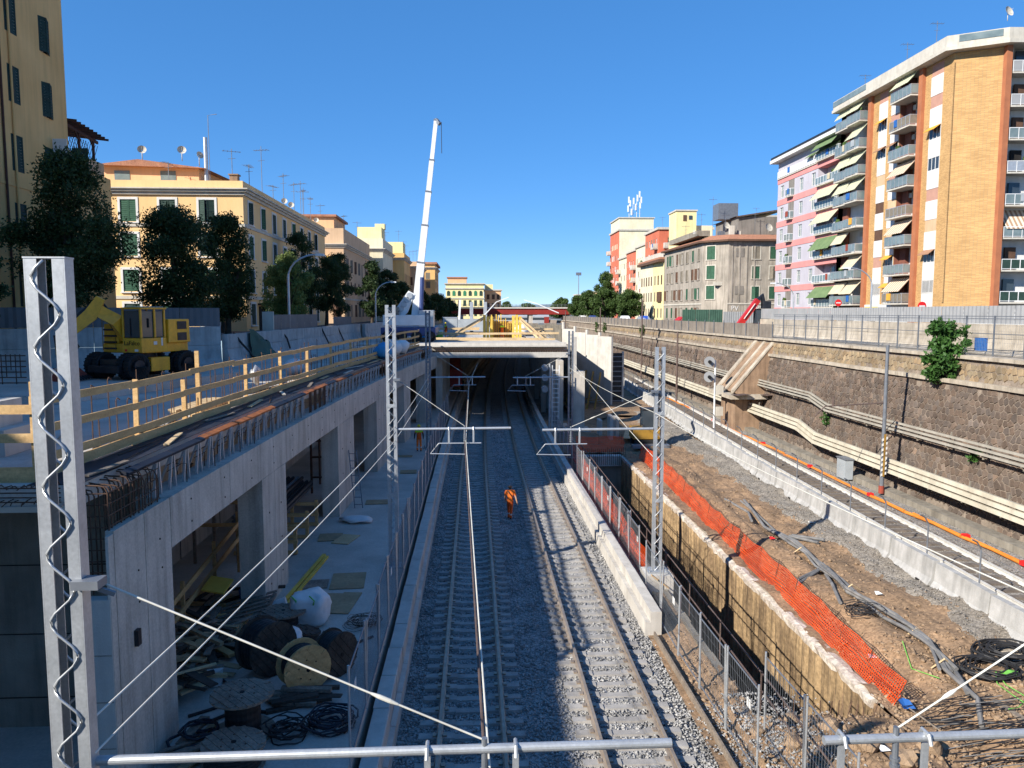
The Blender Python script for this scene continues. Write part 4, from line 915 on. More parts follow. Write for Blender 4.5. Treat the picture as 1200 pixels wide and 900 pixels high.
# ------------------------------------------------------------ left side houses
# ochre block at the left edge (in shade)
b1 = thing('apartment_building', 'tall ochre apartment block with dark green shutters at the left edge', 'building', (-23.4, 36, 8.2)); B = Vector(b1.location)
rows = [10.0 + 3.45 * k for k in range(5)]; cols = [2.4, 5.7, 8.9, 12.5, 15.8, 19.1, 22.2]
ops = []; c0 = 25.
face(b1, B, (-23.4, 22.5), (-23.4, 46.7), 7.9, 27.46, 'stucco_ochre', cols, rows, 1.05, 1.85, ('closed', 'closed', 'ajar'), ('shutter_dkgreen',), dep=.22)
m = MB(); facade(m, (-36, 22.5), (-23.4, 22.5), 7.9, 27.46, []); facade(m, (-23.4, 46.7), (-36, 46.7), 7.9, 27.46, []); facade(m, (-36, 46.7), (-36, 22.5), 7.9, 27.46, []); m.build('wall', 'stucco_ochre', b1)
m = MB(); m.box(-36.1, -23.32, 22.4, 46.78, 27.46, 27.75); m.build('roof', 'rooftile', b1)
ring(b1, -36, -23.4, 22.5, 46.7, 12.3, 12.5, .05, 'stucco_ochre', 'string_course'); ring(b1, -36, -23.4, 22.5, 46.7, 16.1, 16.22, .04, 'stucco_ochre', 'string_course')
for y in (40.4, 41.3): m = MB(); m.tube([(-23.33, y, 8.2), (-23.33, y, 27)], .06, 8); m.build('drain_pipe', 'brown_wood' if y < 41 else 'stucco_ochre', b1)
# casement standing open with pale curtain
m = MB(); m.box(-23.35, -22.6, 44.9, 44.96, 17.2, 19.3); m.build('open_casement', 'white_paint', b1); m = MB(); m.box(-23.3, -22.4, 46.85, 46.9, 17.2, 19.2); m.build('open_shutter', 'shutter_dkgreen', b1)
# low wing with pergola
b1b = thing('terrace_wing', 'lower ochre wing carrying a roof terrace beside the tall ochre block', 'building', (-24.3, 50, 8.2))
m = MB(); m.box(-34, -23.6, 46.72, 52.2, 7.9, 18.3); m.build('wall', 'stucco_ochre', b1b); m = MB(); m.box(-34, -24.05, 51.9, 52.35, 18.3, 19.3); m.box(-24.35, -24.05, 48.1, 51.88, 18.3, 19.3); m.build('parapet', 'stucco_peach', b1b)
pg = thing('pergola', 'dark brown timber pergola with lattice screen on the roof terrace', 'pergola', (-26, 50, 18.3))
for x in (-24.5, -27.5):
    for y in (48.5, 50.2, 52.): m = MB(); m.bar((x, y, 18.3), (x, y, 20.9), .13); m.build('post', 'brown_wood', pg)
for x in (-24.5, -27.5): m = MB(); m.bar((x, 48.2, 21.25 if x < -25 else 21.0), (x, 52.6, 20.9 if x < -25 else 20.7), .12, .18); m.build('beam', 'brown_wood', pg)
for i in range(9): y = 48.4 + i * .5; m = MB(); m.bar((-28.2, y, 21.6 - i * .035), (-23.7, y, 21.12 - i * .035), .07, .13); m.build('rafter', 'brown_wood', pg)
for i in range(12):
    for s in (-1, 1): m = MB(); y = 48.5 + i * .3; m.bar((-24.5, y, 19.2), (-24.5, y + s * .8, 20.5), .03, .012); m.build('lattice_strip', 'brown_wood', pg)
for y in (50.2, 52.): m = MB(); m.bar((-24.5, y - .5, 20.85), (-24.5, y, 20.3), .09); m.build('brace', 'brown_wood', pg)
# yellow block
def palazzo(label, x0, x1, y0, y1, z0, z1, mat, scols, ecols, rows, w=1.15, h=1.75, shs=('shutter_green',), estyles=('closed',), sur='white_paint', cor='offwhite', bands=(), base=None, para=1.1, name='apartment_building', corn=1.):
    t = thing(name, label, 'building', (x1, y0, z0)); B = Vector(t.location); zc = z1 - para
    face(t, B, (x0, y0), (x1, y0), z0 - .3, zc, mat, scols, rows, w, h, ('closed', 'closed', 'ajar', 'half'), shs, sur); face(t, B, (x1, y0), (x1, y1), z0 - .3, zc, mat, ecols, rows, w, h, estyles, shs, sur)
    rect_walls(t, x0, x1, y0, y1, z0 - .3, zc, mat, 'SE')
    ring(t, x0, x1, y0, y1, zc, zc + .22, .16 * corn, cor, 'cornice'); ring(t, x0, x1, y0, y1, zc + .222, zc + .4, .34 * corn, cor, 'cornice'); ring(t, x0, x1, y0, y1, zc + .402, zc + .5, .5 * corn, cor, 'cornice'); ring(t, x0, x1, y0, y1, zc + .502, z1, .02, mat, 'parapet')
    for z in bands: ring(t, x0, x1, y0, y1, z, z + .25, .08, cor, 'string_course')
    if base: ring(t, x0, x1, y0, y1, z0 - .2, base, .05, mat, 'plinth')
    return t
b2 = palazzo('bright yellow four storey palazzo with white window surrounds and green shutters', -30, -18, 62, 95, 8.2, 19.9, 'stucco_yellow', [3.2, 6.2, 9.2], [1.9 + 3.7 * k for k in range(9)][:8], [8.7, 11.35, 14.1, 16.75], 1.2, 1.68, ('shutter_green', 'shutter_dkgreen'), ('closed', 'closed', 'half', 'ajar'), bands=(10.75, 16.35))
m = MB(); m.box(-29.5, -22, 64, 70, 19.9, 21.3); m.build('penthouse', 'stucco_orange', b2); m = MB(); m.add([(-30, 63.4, 21.3), (-21.3, 63.4, 21.1), (-21.3, 71, 21.3), (-30, 71, 21.3), (-26.5, 63.4, 21.75), (-24.5, 71, 21.8)], [(0, 1, 4), (1, 2, 5, 4), (2, 3, 5), (3, 0, 4, 5), (0, 3, 2, 1)]); m.build('roof', 'rooftile', b2)
for x in (-28.6, -25): m = MB(); m.box(x, x + 1.2, 63.96, 63.995, 20.2, 20.95); m.build('penthouse_window', 'glass_lt', b2)
dish(b2, -26.3, 63.8, 22.4, .34); dish(b2, -23.2, 63.8, 22.4, .34); dish(b2, -22.0, 64.2, 22.1, .3, .9); dish(b2, -18.9, 79, 20.6, .3); dish(b2, -18.7, 81, 20.5, .3); dish(b2, -18.6, 93, 20.4, .3)
m = MB(); m.tube([(-21.4, 64, 20), (-21.4, 64, 23.6)], .16, 8); m.build('flue', 'galv', b2); m = MB(); m.tube([(-21.1, 63.9, 20), (-21.1, 63.9, 25.3), (-20.4, 63.9, 25.4)], .03, 5); m.build('aerial', 'galv_dark', b2)
for x, y, h in ((-19, 62.8, 2.6), (-18.6, 66, 2.0), (-18.5, 69.5, 4.2), (-18.7, 74, 1.6), (-18.7, 78, 3.4), (-18.6, 82, 3.2), (-18.8, 86, 4.0), (-19, 88, 3.4), (-18.6, 90, 2.9), (-24, 63, 1.6)): antenna(b2, x, y, 19.9, h, 5, random.uniform(0, 3))
chimney(b2, -18.8, 62.7, 19.9, .5, .6)
m = MB(); m.box(-17.98, -17.2, 65.2, 67.2, 10.3, 10.45); m.build('door_canopy', 'shutter_brown', b2); m = MB(); m.box(-17.99, -17.93, 65.5, 66.9, 8.2, 10.2); m.build('doorway', 'dark_inside', b2)
b3 = palazzo('orange yellow block beyond the bright yellow palazzo with peach gable wall', -26, -17.6, 106, 132, 8.2, 21., 'stucco_peach', [7.4], [2.5 + 3.6 * k for k in range(7)], [9, 12.2, 15.3], 1.15, 1.8, ('shutter_brown', 'shutter_brown', 'shutter_grey'), ('closed', 'ajar'), None, bands=(11.4,), para=2.6)
m = MB(); m.box(-24, -19, 107, 116, 21, 22.6); m.build('penthouse', 'stucco_orange', b3); m = MB(); m.box(-24.4, -18.6, 106.6, 116.4, 22.6, 22.9); m.build('roof', 'rooftile', b3)
m = MB(); m.tube([(-21.5, 105.9, 21), (-21.5, 105.9, 9)], .3, 6); m.build('flue', 'stucco_yellow', b3); m = MB(); m.box(-20.8, -19.4, 104.6, 105.98, 15.8, 17.2); m.build('enclosed_balcony', 'wood_yellow', b3)
for x, y, h in ((-23, 107, 5.5), (-21, 108, 3.5), (-18.5, 112, 2.5), (-18.4, 124, 3.)): antenna(b3, x, y, 21, h, 6, random.uniform(0, 3))
b4 = palazzo('cream palazzo with ornate raised attic further down the left street', -22, -15.6, 134, 150, 8.2, 22.3, 'stucco_cream', [4.5], [2 + 3.3 * k for k in range(5)], [9, 12.3, 15.6], 1.1, 1.8, ('shutter_brown',), ('closed',), None, bands=(12,), para=2.2)
m = MB(); m.box(-20, -15.9, 135, 140, 22.3, 24.3); m.prism([(-17.4, 138), (-15.7, 138), (-15.7, 139.8), (-17.4, 139.8)], 24.3, 25.2); m.build('attic', 'stucco_paleyellow', b4); antenna(b4, -16.5, 142, 22.3, 3.5); antenna(b4, -16.6, 147, 22.3, 2.5)
b5 = palazzo('yellow ochre house with brown upper storey, far down the left street', -18, -13.6, 152, 166, 8.2, 21.2, 'stucco_ochre', [2.4], [1.8 + 3.3 * k for k in range(4)], [9, 12.2, 15.5], 1.1, 1.8, ('shutter_brown',), ('closed',), None, para=1.4)
m = MB(); m.box(-17, -13.9, 153, 158, 21.2, 23.4); m.build('attic', 'stucco_paleyellow', b5); antenna(b5, -15, 156, 23, 3); antenna(b5, -14.5, 161, 21, 3.4)
b6 = palazzo('red brown house with white lower wall, far down the left street', -16, -11.7, 168, 184, 8.2, 20.6, 'stucco_peach', [2.2], [1.8 + 3.3 * k for k in range(4)], [9, 12.2, 15.5], 1.1, 1.8, ('shutter_brown',), ('closed',), None, para=1.5)
for k in range(6): antenna(b6, -15.5 + k * .6, 169 + k * 2.1, 20.6, random.uniform(2, 4))
b7 = palazzo('last brown corner house with tiled roof, behind crane boom', -15, -9.4, 187, 205, 8.2, 21.2, 'stucco_ochre', [1.6, 3.9], [1.8 + 3.4 * k for k in range(5)], [9, 12.2, 15.5, 17.6], 1.1, 1.6, ('shutter_brown', 'shutter_grey'), ('closed',), None, para=1.2)
ring(b7, -15, -9.4, 187, 205, 21.2, 21.7, .5, 'rooftile', 'roof'); m = MB(); m.box(-16.6, -13.2, 186.5, 186.98, 12, 14.6); m.build('white_hoarding', 'white_paint', b7)
# palazzo beyond the red bridge
bf = thing('apartment_building', 'pale yellow palazzo with arched top windows beyond the red bridge', 'building', (0, 262, 8.2)); B = Vector(bf.location)
face(bf, B, (-9.6, 262), (3.2, 262), 7.5, 19.2, 'stucco_paleyellow', [.9 + 1.83 * k for k in range(7)], [8.4, 11.8], 1., 2., ('closed',), ('shutter_dkgreen', 'shutter_grey')); face(bf, B, (3.2, 262), (3.2, 275), 7.5, 19.2, 'stucco_paleyellow', [2, 5], [11.8], 1, 2)
rect_walls(bf, -9.6, 3.2, 262, 275, 7.5, 19.2, 'stucco_paleyellow', 'SE')
for k in range(7):
    x = -8.7 + 1.83 * k; m = MB(); m.prism([(0, 0)] * 3, 0, 0) if False else None
    pts = [(x - .5, 15.3), (x + .5, 15.3)] + [(x + .5 * math.cos(a), 16.5 + .5 * math.sin(a)) for a in np.linspace(0, math.pi, 7)]
    m.add([(p[0], 261.9, p[1]) for p in pts] + [(p[0], 261.98, p[1]) for p in pts], [tuple(range(len(pts))), tuple(range(len(pts), 2 * len(pts)))[::-1]] + [(i, (i + 1) % len(pts), len(pts) + (i + 1) % len(pts), len(pts) + i) for i in range(len(pts))]); m.build('arched_window', 'shutter_bright' if k % 2 else 'shutter_dkgreen', bf)
for z, o in ((14.3, .3), (17.6, .35), (19.2, .5)): ring(bf, -9.6, 3.2, 262, 275, z, z + .3, o, 'offwhite', 'cornice')
m = MB(); m.box(-9, -2.6, 264, 270, 19.5, 21.3); m.build('penthouse', 'stucco_orange', bf); m = MB(); m.box(-9.3, -2.3, 263.6, 270.4, 21.3, 21.7); m.build('roof', 'rooftile', bf)
bo = thing('apartment_building', 'narrow orange house right of the arched window palazzo', 'building', (7, 270, 8)); B = Vector(bo.location)
face(bo, B, (3.6, 268), (9.3, 268), 7.4, 17.2, 'stucco_orange', [1.2, 3.0, 4.7], [8.2, 11.2, 14.2], 1, 1.7, ('closed',), ('shutter_brown',)); rect_walls(bo, 3.6, 9.3, 268, 280, 7.4, 17.2, 'stucco_orange', 'S'); ring(bo, 3.6, 9.3, 268, 280, 17.2, 17.6, .4, 'offwhite', 'cornice')
m = MB(); m.box(3.8, 6.5, 269, 275, 17.6, 19.4); m.build('penthouse', 'stucco_paleyellow', bo)

# ------------------------------------------------------------ right side houses
def bal(t, base, c, nrm, w, d, pan='glass_lt', rail='galv', mid=True, aw=None, awh=1.0, awd=1.0):
    rz = math.atan2(nrm[0], -nrm[1]); k = ('b', round(w, 2), round(d, 2), pan, rail)
    if k not in _wm:
        m = MB(); m.box(-w / 2, w / 2, -d, 0, -.16, 0); s1 = keep(m, 'balcony', 'offwhite'); m = MB(); n = max(2, int(w / .8))
        for i in range(n + 1): x = -w / 2 + .03 + (w - .06) * i / n; m.box(x - .025, x + .025, -d + .02, -d + .07, .0, 1.05)
        for a, b in ((.99, 1.05), (.08, .13)): m.box(-w / 2 + .01, w / 2 - .01, -d + .021, -d + .069, a, b); m.box(-w / 2 + .01, -w / 2 + .05, -d + .07, 0, a, b); m.box(w / 2 - .05, w / 2 - .01, -d + .07, 0, a, b)
        m.cur = 1
        for i in range(n): x0 = -w / 2 + .03 + (w - .06) * i / n + .05; x1 = -w / 2 + .03 + (w - .06) * (i + 1) / n - .05; m.box(x0, x1, -d + .04, -d + .05, .15, .97)
        m.box(-w / 2 + .025, -w / 2 + .035, -d + .1, -.05, .15, .97); m.box(w / 2 - .035, w / 2 - .025, -d + .1, -.05, .15, .97); _wm[k] = (s1, keep(m, 'railing', [rail, pan]))
    s1, r1 = _wm[k]; o = link('balcony', s1, t, Vector(c) - base, rz); link('railing', r1, o, (0, 0, .002))
    if aw:
        m = MB(); x = w * .46; m.add([(-x, -.05, 2.75), (x, -.05, 2.75), (x, -d - awd * .25, 2.75 - awh), (-x, -d - awd * .25, 2.75 - awh), (-x, -.05, 2.72), (x, -.05, 2.72), (x, -d - awd * .25, 2.72 - awh), (-x, -d - awd * .25, 2.72 - awh)], [(0, 1, 2, 3), (7, 6, 5, 4), (3, 2, 6, 7), (0, 3, 7, 4), (1, 5, 6, 2)]); m.build('awning', aw, o, world=False)
    if random.random() < .45:
        c = random.choice(['awning_cream', 'white_paint', 'blue', 'red_rust', 'grey_box', 'awning_orange']); x = random.uniform(-w * .35, w * .2); m = MB(); m.box(x, x + random.uniform(.4, .9), -d - .03, -d + .015, .3, 1.08); m.build('laundry', c, o, world=False)
    if random.random() < .45:
        x = random.uniform(-w * .4, w * .4); m = MB(); m.blob((x, -d + .3, 1.15), .32, int(x * 10), 2, (1, .8, 1.2), .35); m.build('balcony_plant', 'leaf_mid', o, world=False)
    return o
bb = thing('apartment_building', 'tall yellow brick apartment block with stacked balconies and brown pilasters', 'building', (46.7, 75, 7.6)); B = Vector(bb.location); XF = 46.7; W_ = (-1, 0)
FZ = [10.7 + 3.1 * k for k in range(8)]; ZT = 34.8
def wseg(y1, y0, mat, x=XF, z0=7.4, z1=ZT, ops=(), name='wall'): m = MB(); facade(m, (x, y1), (x, y0), z0, z1, [(a, b, c, d) for a, b, c, d in ops], .25); return m.build(name, mat, bb)
loz = [(z + .02, z + 2.7) for z in FZ]
# recessed loggias behind balcony stacks
for y1, y0 in ((98, 90.9), (84.3, 80.6)):
    wseg(y1, y0, 'white_paint', XF + 1.0, 10.7); m = MB(); m.quad((XF, y0, 10.7), (XF + 1.0, y0, 10.7), (XF + 1.0, y0, ZT), (XF, y0, ZT)); m.quad((XF, y1, 10.7), (XF + 1., y1, 10.7), (XF + 1., y1, ZT), (XF, y1, ZT)); m.build('loggia_side', 'brick_dark', bb); wseg(y1, y0, 'stucco_darkgrey', XF + .3, 7.4, 10.7)
    for k, z in enumerate(FZ):
        m = MB(); m.box(XF, XF + 1., y0 + .01, y1 - .01, z - .16, z - .002); m.build('floor_slab', 'offwhite', bb)
        m = MB(); q = y0 + .4; w = min(1.2, (y1 - y0) * .3); m.box(XF + .93, XF + .99, q, q + w, z + .02, z + 2.3); m.build('balcony_door', random.choice(['glass', 'shutter_brown', 'dark_inside', 'white_paint']), bb)
        m = MB(); m.box(XF + .55, XF + .98, y1 - 1.3, y1 - .1, z, z + 2.9); m.build('brick_fin', 'brick_dark', bb)
        if random.random() < .6: m = MB(); m.box(XF + .65, XF + .95, q + w + .3, q + w + 1.0, z + 2.1, z + 2.6); m.build('air_conditioner', 'offwhite', bb)
for y in (90.4, 80.05): m = MB(); m.box(XF - .35, XF + .2, y - .35, y + .35, 7.6, ZT); m.build('pilaster', 'brown_pilaster', bb)
wseg(90.9, 84.3, 'brick_yellow'); wseg(80.6, 75, 'brick_yellow')
m = MB(); facade(m, (46.7, 75), (50.3, 73.1), 7.4, ZT - .02, []); m.build('plain_wall', 'brick_yellow', bb)
m = MB(); m.box(46.62, 46.70, 74.86, 75.0, 10.7, ZT - .9); m.build('corner_brickwork', 'brick_yellow', bb)
m = MB(); m.box(50.3, 50.85, 72.6, 74.4, 7.6, ZT); m.build('pilaster', 'brown_pilaster', bb)
# window strips of white spandrels and shutters
for y0, y1 in ((86.9, 88.7), (84.4, 86.1), (76.6, 78.6)):
    for k, z in enumerate(FZ):
        m = MB(); m.box(XF - .05, XF + .05, y0, y1, z - .85, z + 1.05); m.build('spandrel', 'white_paint', bb)
        r = random.random(); sh = random.choice(['shutter_pink', 'shutter_pink', 'shutter_brown', 'stucco_peach']); hh = 1.18
        m = MB(); m.box(XF - .012, XF + .05, y0 + .02, y1 - .02, z + 1.06, z + 1.06 + hh)
        if r < .62 and not (k in (0,) or (k, y0) == (5, 76.6)):
            m.build('roller_shutter', sh, bb)
        else:
            o = m.build('window', 'glass', bb)
            for q in np.linspace(y0 + .05, y1 - .05, 4): m2 = MB(); m2.box(XF - .03, XF - .013, q - .04, q + .04, z + 1.06, z + 1.06 + hh); m2.build('frame', 'white_paint', o)
            if k == 0: m2 = MB(); [m2.box(XF - .10, XF - .08, q - .02, q + .02, z + .9, z + 2.4) for q in np.arange(y0 + .1, y1, .14)]; m2.build('grille', 'white_paint', o)
            if r > .8 or k in (5, 6):
                c = random.choice(['awning_orange', 'awning_brown', 'awning_orange']); m2 = MB(); m2.add([(XF - .02, y0, z + 2.3), (XF - .02, y1, z + 2.3), (XF - .75, y1, z + 1.75), (XF - .75, y0, z + 1.75)], [(0, 1, 2, 3)]); m2.add([(XF - .02, y0, z + 2.33), (XF - .02, y1, z + 2.33), (XF - .75, y1, z + 1.78), (XF - .75, y0, z + 1.78)], [(3, 2, 1, 0)]); m2.build('awning', c, o)
for k, z in enumerate(FZ):
    aw = ['stripe_brown', None, 'stripe_brown', None, 'stripe_brown', None, None, 'stripe_green'][k]
    bal(bb, B, (XF, 82.4, z), W_, 4.0, 1.15, 'glass_lt' if k % 3 else 'shutter_grey', 'galv', aw=aw, awh=1.5)
    a2 = ['awning_cream', 'awning_cream', None, None, 'stripe_green', 'stripe_green', 'stripe_green', 'stripe_green'][k]; a3 = ['awning_cream', None, 'awning_cream', None, 'stripe_green', 'stripe_green', None, 'stripe_green'][k]
    bal(bb, B, (XF, 92.8, z), W_, 3.3, 1.1, 'glass_lt', 'galv', aw=a2, awh=1.5); bal(bb, B, (XF - .001, 96.3, z), W_, 3.3, .8, 'glass_lt', 'galv', aw=a3, awh=1.4)
# wing to the right
m = MB(); facade(m, (50.85, 74.2), (68, 73.0), 7.4, ZT, []); m.build('wing_wall', 'white_paint', bb)
for k, z in enumerate(FZ):
    o = bal(bb, B, (54.2, 73.95, z), (-.07, -1), 6.2, 1.5, ['shutter_dkgreen', 'shutter_dkgreen', 'glass_lt', 'glass_lt', 'galv', 'glass_lt', 'hoarding_lt', 'hoarding_lt'][k], 'white_metal', aw='stripe_brown' if k == 2 else None, awh=1.9, awd=.3); bal(bb, B, (61, 73.5, z), (-.07, -1), 6.2, 1.5, 'glass_lt', 'white_metal')
    for x, w in ((52, 1.1), (54.6, .9), (56.6, 1.2)): m = MB(); m.box(x, x + w, 73.75, 73.93, z + .02, z + 2.25); m.build('balcony_door', random.choice(['glass', 'shutter_brown', 'dark_inside']), bb)
    m = MB(); m.box(51.1, 51.5, 73.4, 73.9, z + 1.9, z + 2.6); m.build('air_conditioner', 'offwhite', bb)
m = MB(); m.add([(XF, 98, 7.4), (60, 98, 7.4), (60, 98, ZT), (XF, 98, ZT)], [(0, 1, 2, 3)]); m.build('wall', 'brick_yellow', bb)
fp = [(45.5, 98.3), (45.5, 74.5), (50.0, 71.9), (69, 71.2), (69, 98.3)]
m = MB(); m.prism(fp, ZT, ZT + .35); m.build('roof_slab', 'offwhite', bb); fp2 = [(45.62, 98.2), (45.62, 74.6), (50.05, 72.05), (68.9, 71.35), (68.9, 98.2)]
m = MB(); m.prism(fp2, ZT + .352, ZT + 1.4); m.build('parapet', 'offwhite', bb)
for a, b in (((45.62, 98.2), (45.62, 90)), ((46.5, 74.1), (49.6, 72.3))):
    a = Vector(a); b = Vector(b); d = (b - a).normalized(); n = Vector((d.y, -d.x)) * .04; m = MB(); m.prism([a + n, b + n, b, a], ZT + .7, ZT + 1.32); m.build('glazed_parapet', 'glass_lt', bb)
dish(bb, 50.4, 73, ZT + 3, .5); antenna(bb, 47, 84, ZT + 1.4, 2.6); antenna(bb, 47.5, 79.5, ZT + 1.4, 3.2); antenna(bb, 57, 74, ZT + 1.4, 3.5); antenna(bb, 46.5, 92, ZT + 1.4, 1.6)
m = MB(); m.box(46.55, 46.69, 80.9, 90.2, 8.2, 10.6); m.build('shop_front', 'white_paint', bb)
sg = thing('shop_sign', 'small yellow shop sign with dark lettering low on the brick block', 'sign', (46.45, 88, 9.6)); m = MB(); m.box(46.35, 46.52, 86.9, 89.5, 9.75, 10.35); m.build('board', 'yellow_sign', sg); lettering('ERSALATA', .42, 'ink', sg, (-.105, 1.2, .28), (R(90), 0, R(-90)))
m = MB(); m.add([(46.5, 86.9, 9.7), (46.5, 89.9, 9.7), (45.2, 89.9, 8.7), (45.2, 86.9, 8.7), (46.5, 86.9, 9.67), (46.5, 89.9, 9.67), (45.2, 89.9, 8.67), (45.2, 86.9, 8.67)], [(0, 1, 2, 3), (7, 6, 5, 4), (3, 2, 6, 7)]); m.build('awning', 'white_paint', sg)
# lavender block with pink bands
bp_ = thing('apartment_building', 'lavender apartment block with pink floor bands and striped awnings', 'building', (47.2, 98.5, 7.6)); B = Vector(bp_.location); XP = 47.2; FP = [10.0 + 3.3 * k for k in range(7)]
face(bp_, B, (XP, 119.4), (XP, 105.4), 7.4, 32.6, 'stucco_lavender', [1.7, 8.6, 12.6], [z + .75 for z in FP[:6]], 1.25, 1.75, ('none',), glass='glass_lt', dep=.25)
m = MB(); facade(m, (XP + 1.3, 105.4), (XP + 1.3, 98.4), 7.4, 32.6, []); m.quad((XP, 105.4, 7.4), (XP + 1.3, 105.4, 7.4), (XP + 1.3, 105.4, 32.6), (XP, 105.4, 32.6)); m.build('loggia_wall', 'stucco_lavender', bp_)
m = MB(); facade(m, (XP, 98.4), (60, 98.4), 7.4, 32.6, []); facade(m, (60, 119.4), (XP, 119.4), 7.4, 32.6, []); m.build('wall', 'white_paint', bp_)
for k, z in enumerate(FP):
    m = MB(); m.box(XP - .06, XP + 1.2, 98.45, 119.45, z - .42, z + .42); m.build('floor_band', 'band_pink', bp_)
    bal(bp_, B, (XP, 101.9, z + .42), W_, 6.6, .5, 'glass_lt', 'white_metal', aw=['awning_green', None, 'awning_green', 'stripe_green', 'stripe_green', None, 'awning_green'][k], awh=1.5 if k != 2 else 1.7, awd=3.4)
    if k < 6: bal(bp_, B, (XP, 114.2, z + .42), W_, 2.0, .6, 'glass_lt', 'white_metal'); m = MB(); m.box(XP - .02, XP + .3, 113.2, 115.2, z + .45, z + 2.85); m.build('loggia_opening', 'stucco_darkgrey', bp_)
    for q in (99.2, 102): m = MB(); m.box(XP + 1.2, XP + 1.29, q, q + 1.3, z + .45, z + 2.5); m.build('balcony_door', 'glass', bp_)
m = MB(); m.box(XP + .9, 60, 98.5, 119.3, 29.8, 32.5); m.build('attic_wall', 'stucco_darkgrey', bp_); bal(bp_, B, (XP, 112.4, 30.22), W_, 13.8, .2, 'white_metal', 'white_metal')
for q in (100.2, 102.6, 105, 107.4): m = MB(); m.add([(XP + .8, q - 1, 32.4), (XP + .8, q + 1, 32.4), (XP - .7, q + 1, 31.2), (XP - .7, q - 1, 31.2), (XP + .8, q - 1, 32.36), (XP + .8, q + 1, 32.36), (XP - .7, q + 1, 31.16), (XP - .7, q - 1, 31.16)], [(0, 1, 2, 3), (7, 6, 5, 4), (3, 2, 6, 7)]); m.build('awning', 'awning_green', bp_)
m = MB(); m.box(XP - 1.1, 60.5, 98.3, 120.2, 32.62, 33.1); m.build('roof_edge', 'white_paint', bp_); m = MB(); m.box(XP - 1.0, 60.4, 98.4, 120.1, 33.11, 33.5); m.build('roof', 'steel_dark', bp_)
# old grey palazzo
gb = thing('apartment_building', 'weathered grey corner palazzo with green shutters and deep tiled eaves', 'building', (38, 125, 7.6)); B = Vector(gb.location); RW = [8.6, 11.9, 15.2, 18.4]
face(gb, B, (37.2, 150), (38.1, 128), 7.3, 21.2, 'stucco_grey', [2.2 + 3.0 * k for k in range(7)], RW, 1.15, 1.9, ('closed', 'closed', 'ajar', 'half'), ('shutter_green', 'shutter_grey', 'shutter_brown'), 'stucco_grey', .15)
face(gb, B, (38.1, 128), (41.4, 124.6), 7.3, 21.2, 'stucco_grey', [1.6], RW[1:], 1.5, 2.2, ('closed',), ('shutter_green',), 'offwhite', .15)
face(gb, B, (41.4, 124.6), (52.5, 124.6), 7.3, 21.2, 'stucco_grey', [4.6, 7.5, 10.2], RW[1:], 1.25, 2.0, ('closed', 'ajar'), ('shutter_green', 'shutter_green', 'shutter_grey'), 'offwhite', .15)
m = MB(); facade(m, (52.5, 124.6), (52.5, 150), 7.3, 21.2, []); facade(m, (52.5, 150), (37.2, 150), 7.3, 21.2, []); m.build('wall', 'stucco_grey', gb)
ge = [(36.5, 150.5), (37.4, 127.6), (41.0, 123.8), (53.2, 123.8), (53.2, 150.5)]; m = MB(); m.prism(ge, 21.2, 21.5); m.build('eaves', 'shutter_brown', gb)
m = MB(); m.add([(x, y, 21.502) for x, y in ge] + [(40, 149, 22.6), (40.2, 128.8), (42, 127)][:0] + [(39.5, 149, 22.5), (39.8, 129, 22.5), (42.2, 126.6, 22.5), (51, 126.6, 22.5), (51, 149, 22.5)], [(i, (i + 1) % 5, 5 + (i + 1) % 5, 5 + i) for i in range(5)] + [(5, 6, 7, 8, 9)]); m.build('roof', 'rooftile', gb)
for s0, s1, nm in (((37.2, 150), (38.1, 128), 0), ((41.4, 124.6), (52.5, 124.6), 1)):
    a = Vector(s0); b = Vector(s1); d = (b - a).normalized(); n = Vector((d.y, -d.x)) * .1; m = MB(); m.prism([a + n, b + n, b - n * .1, a - n * .1], 11.0, 11.25); m.build('string_course', 'offwhite', gb)
for x in (41.9, 43.1, 44.3, 45.6): m = MB(); m.box(x, x + .25, 124.5, 124.6, 11.3, 20.6); m.build('pilaster_strip', 'stucco_grey', gb)
for x, z in ((42.6, 18.7), (42.6, 12.6)): m = MB(); m.box(x, x + 1.4, 124.54, 124.6, z, z + 1.4); m.build('wall_panel', 'stucco_darkgrey', gb)
for x in (47., 50.): m = MB(); m.box(x, x + 1.4, 124.5, 124.59, 8.2, 9.6); m.build('basement_window', 'shutter_dkgreen', gb)
m = MB(); m.box(39.4, 41., 125.3, 125.9, 14.1, 14.7); m.build('air_conditioner', 'offwhite', gb)
lettering('PV', 1.15, 'white_paint', gb, (42 - 38, 124.55 - 125, 10.0 - 7.6), (R(90), 0, 0), 'graffiti'); lettering('PV', 1.15, 'white_paint', gb, (46.2 - 38, 124.55 - 125, 10.0 - 7.6), (R(90), 0, 0), 'graffiti')
m = MB(); m.box(44, 53, 128, 140, 22.5, 25.6); m.build('penthouse', 'stucco_darkgrey', gb); m = MB(); m.add([(43.5, 127.5, 25.6), (53.5, 127.5, 27.2), (53.5, 141, 27.2), (43.5, 141, 25.6), (43.5, 127.5, 25.4), (53.5, 127.5, 26.9)], [(0, 1, 2, 3), (4, 5, 1, 0)]); m.build('penthouse_roof', 'rust_pipe', gb)
m = MB(); m.box(41.6, 45, 131, 134, 25.5, 28.2); m.build('water_tank', 'galv_dark', gb); m = MB(); m.box(37.5, 39.7, 129.3, 148, 22.5, 23.4); m.build('terrace_wall', 'concrete_old', gb)
lettering('KSK', .9, 'white_paint', gb, (-1.2, 4.4, 15.15), (R(90), 0, R(-90)), 'graffiti')
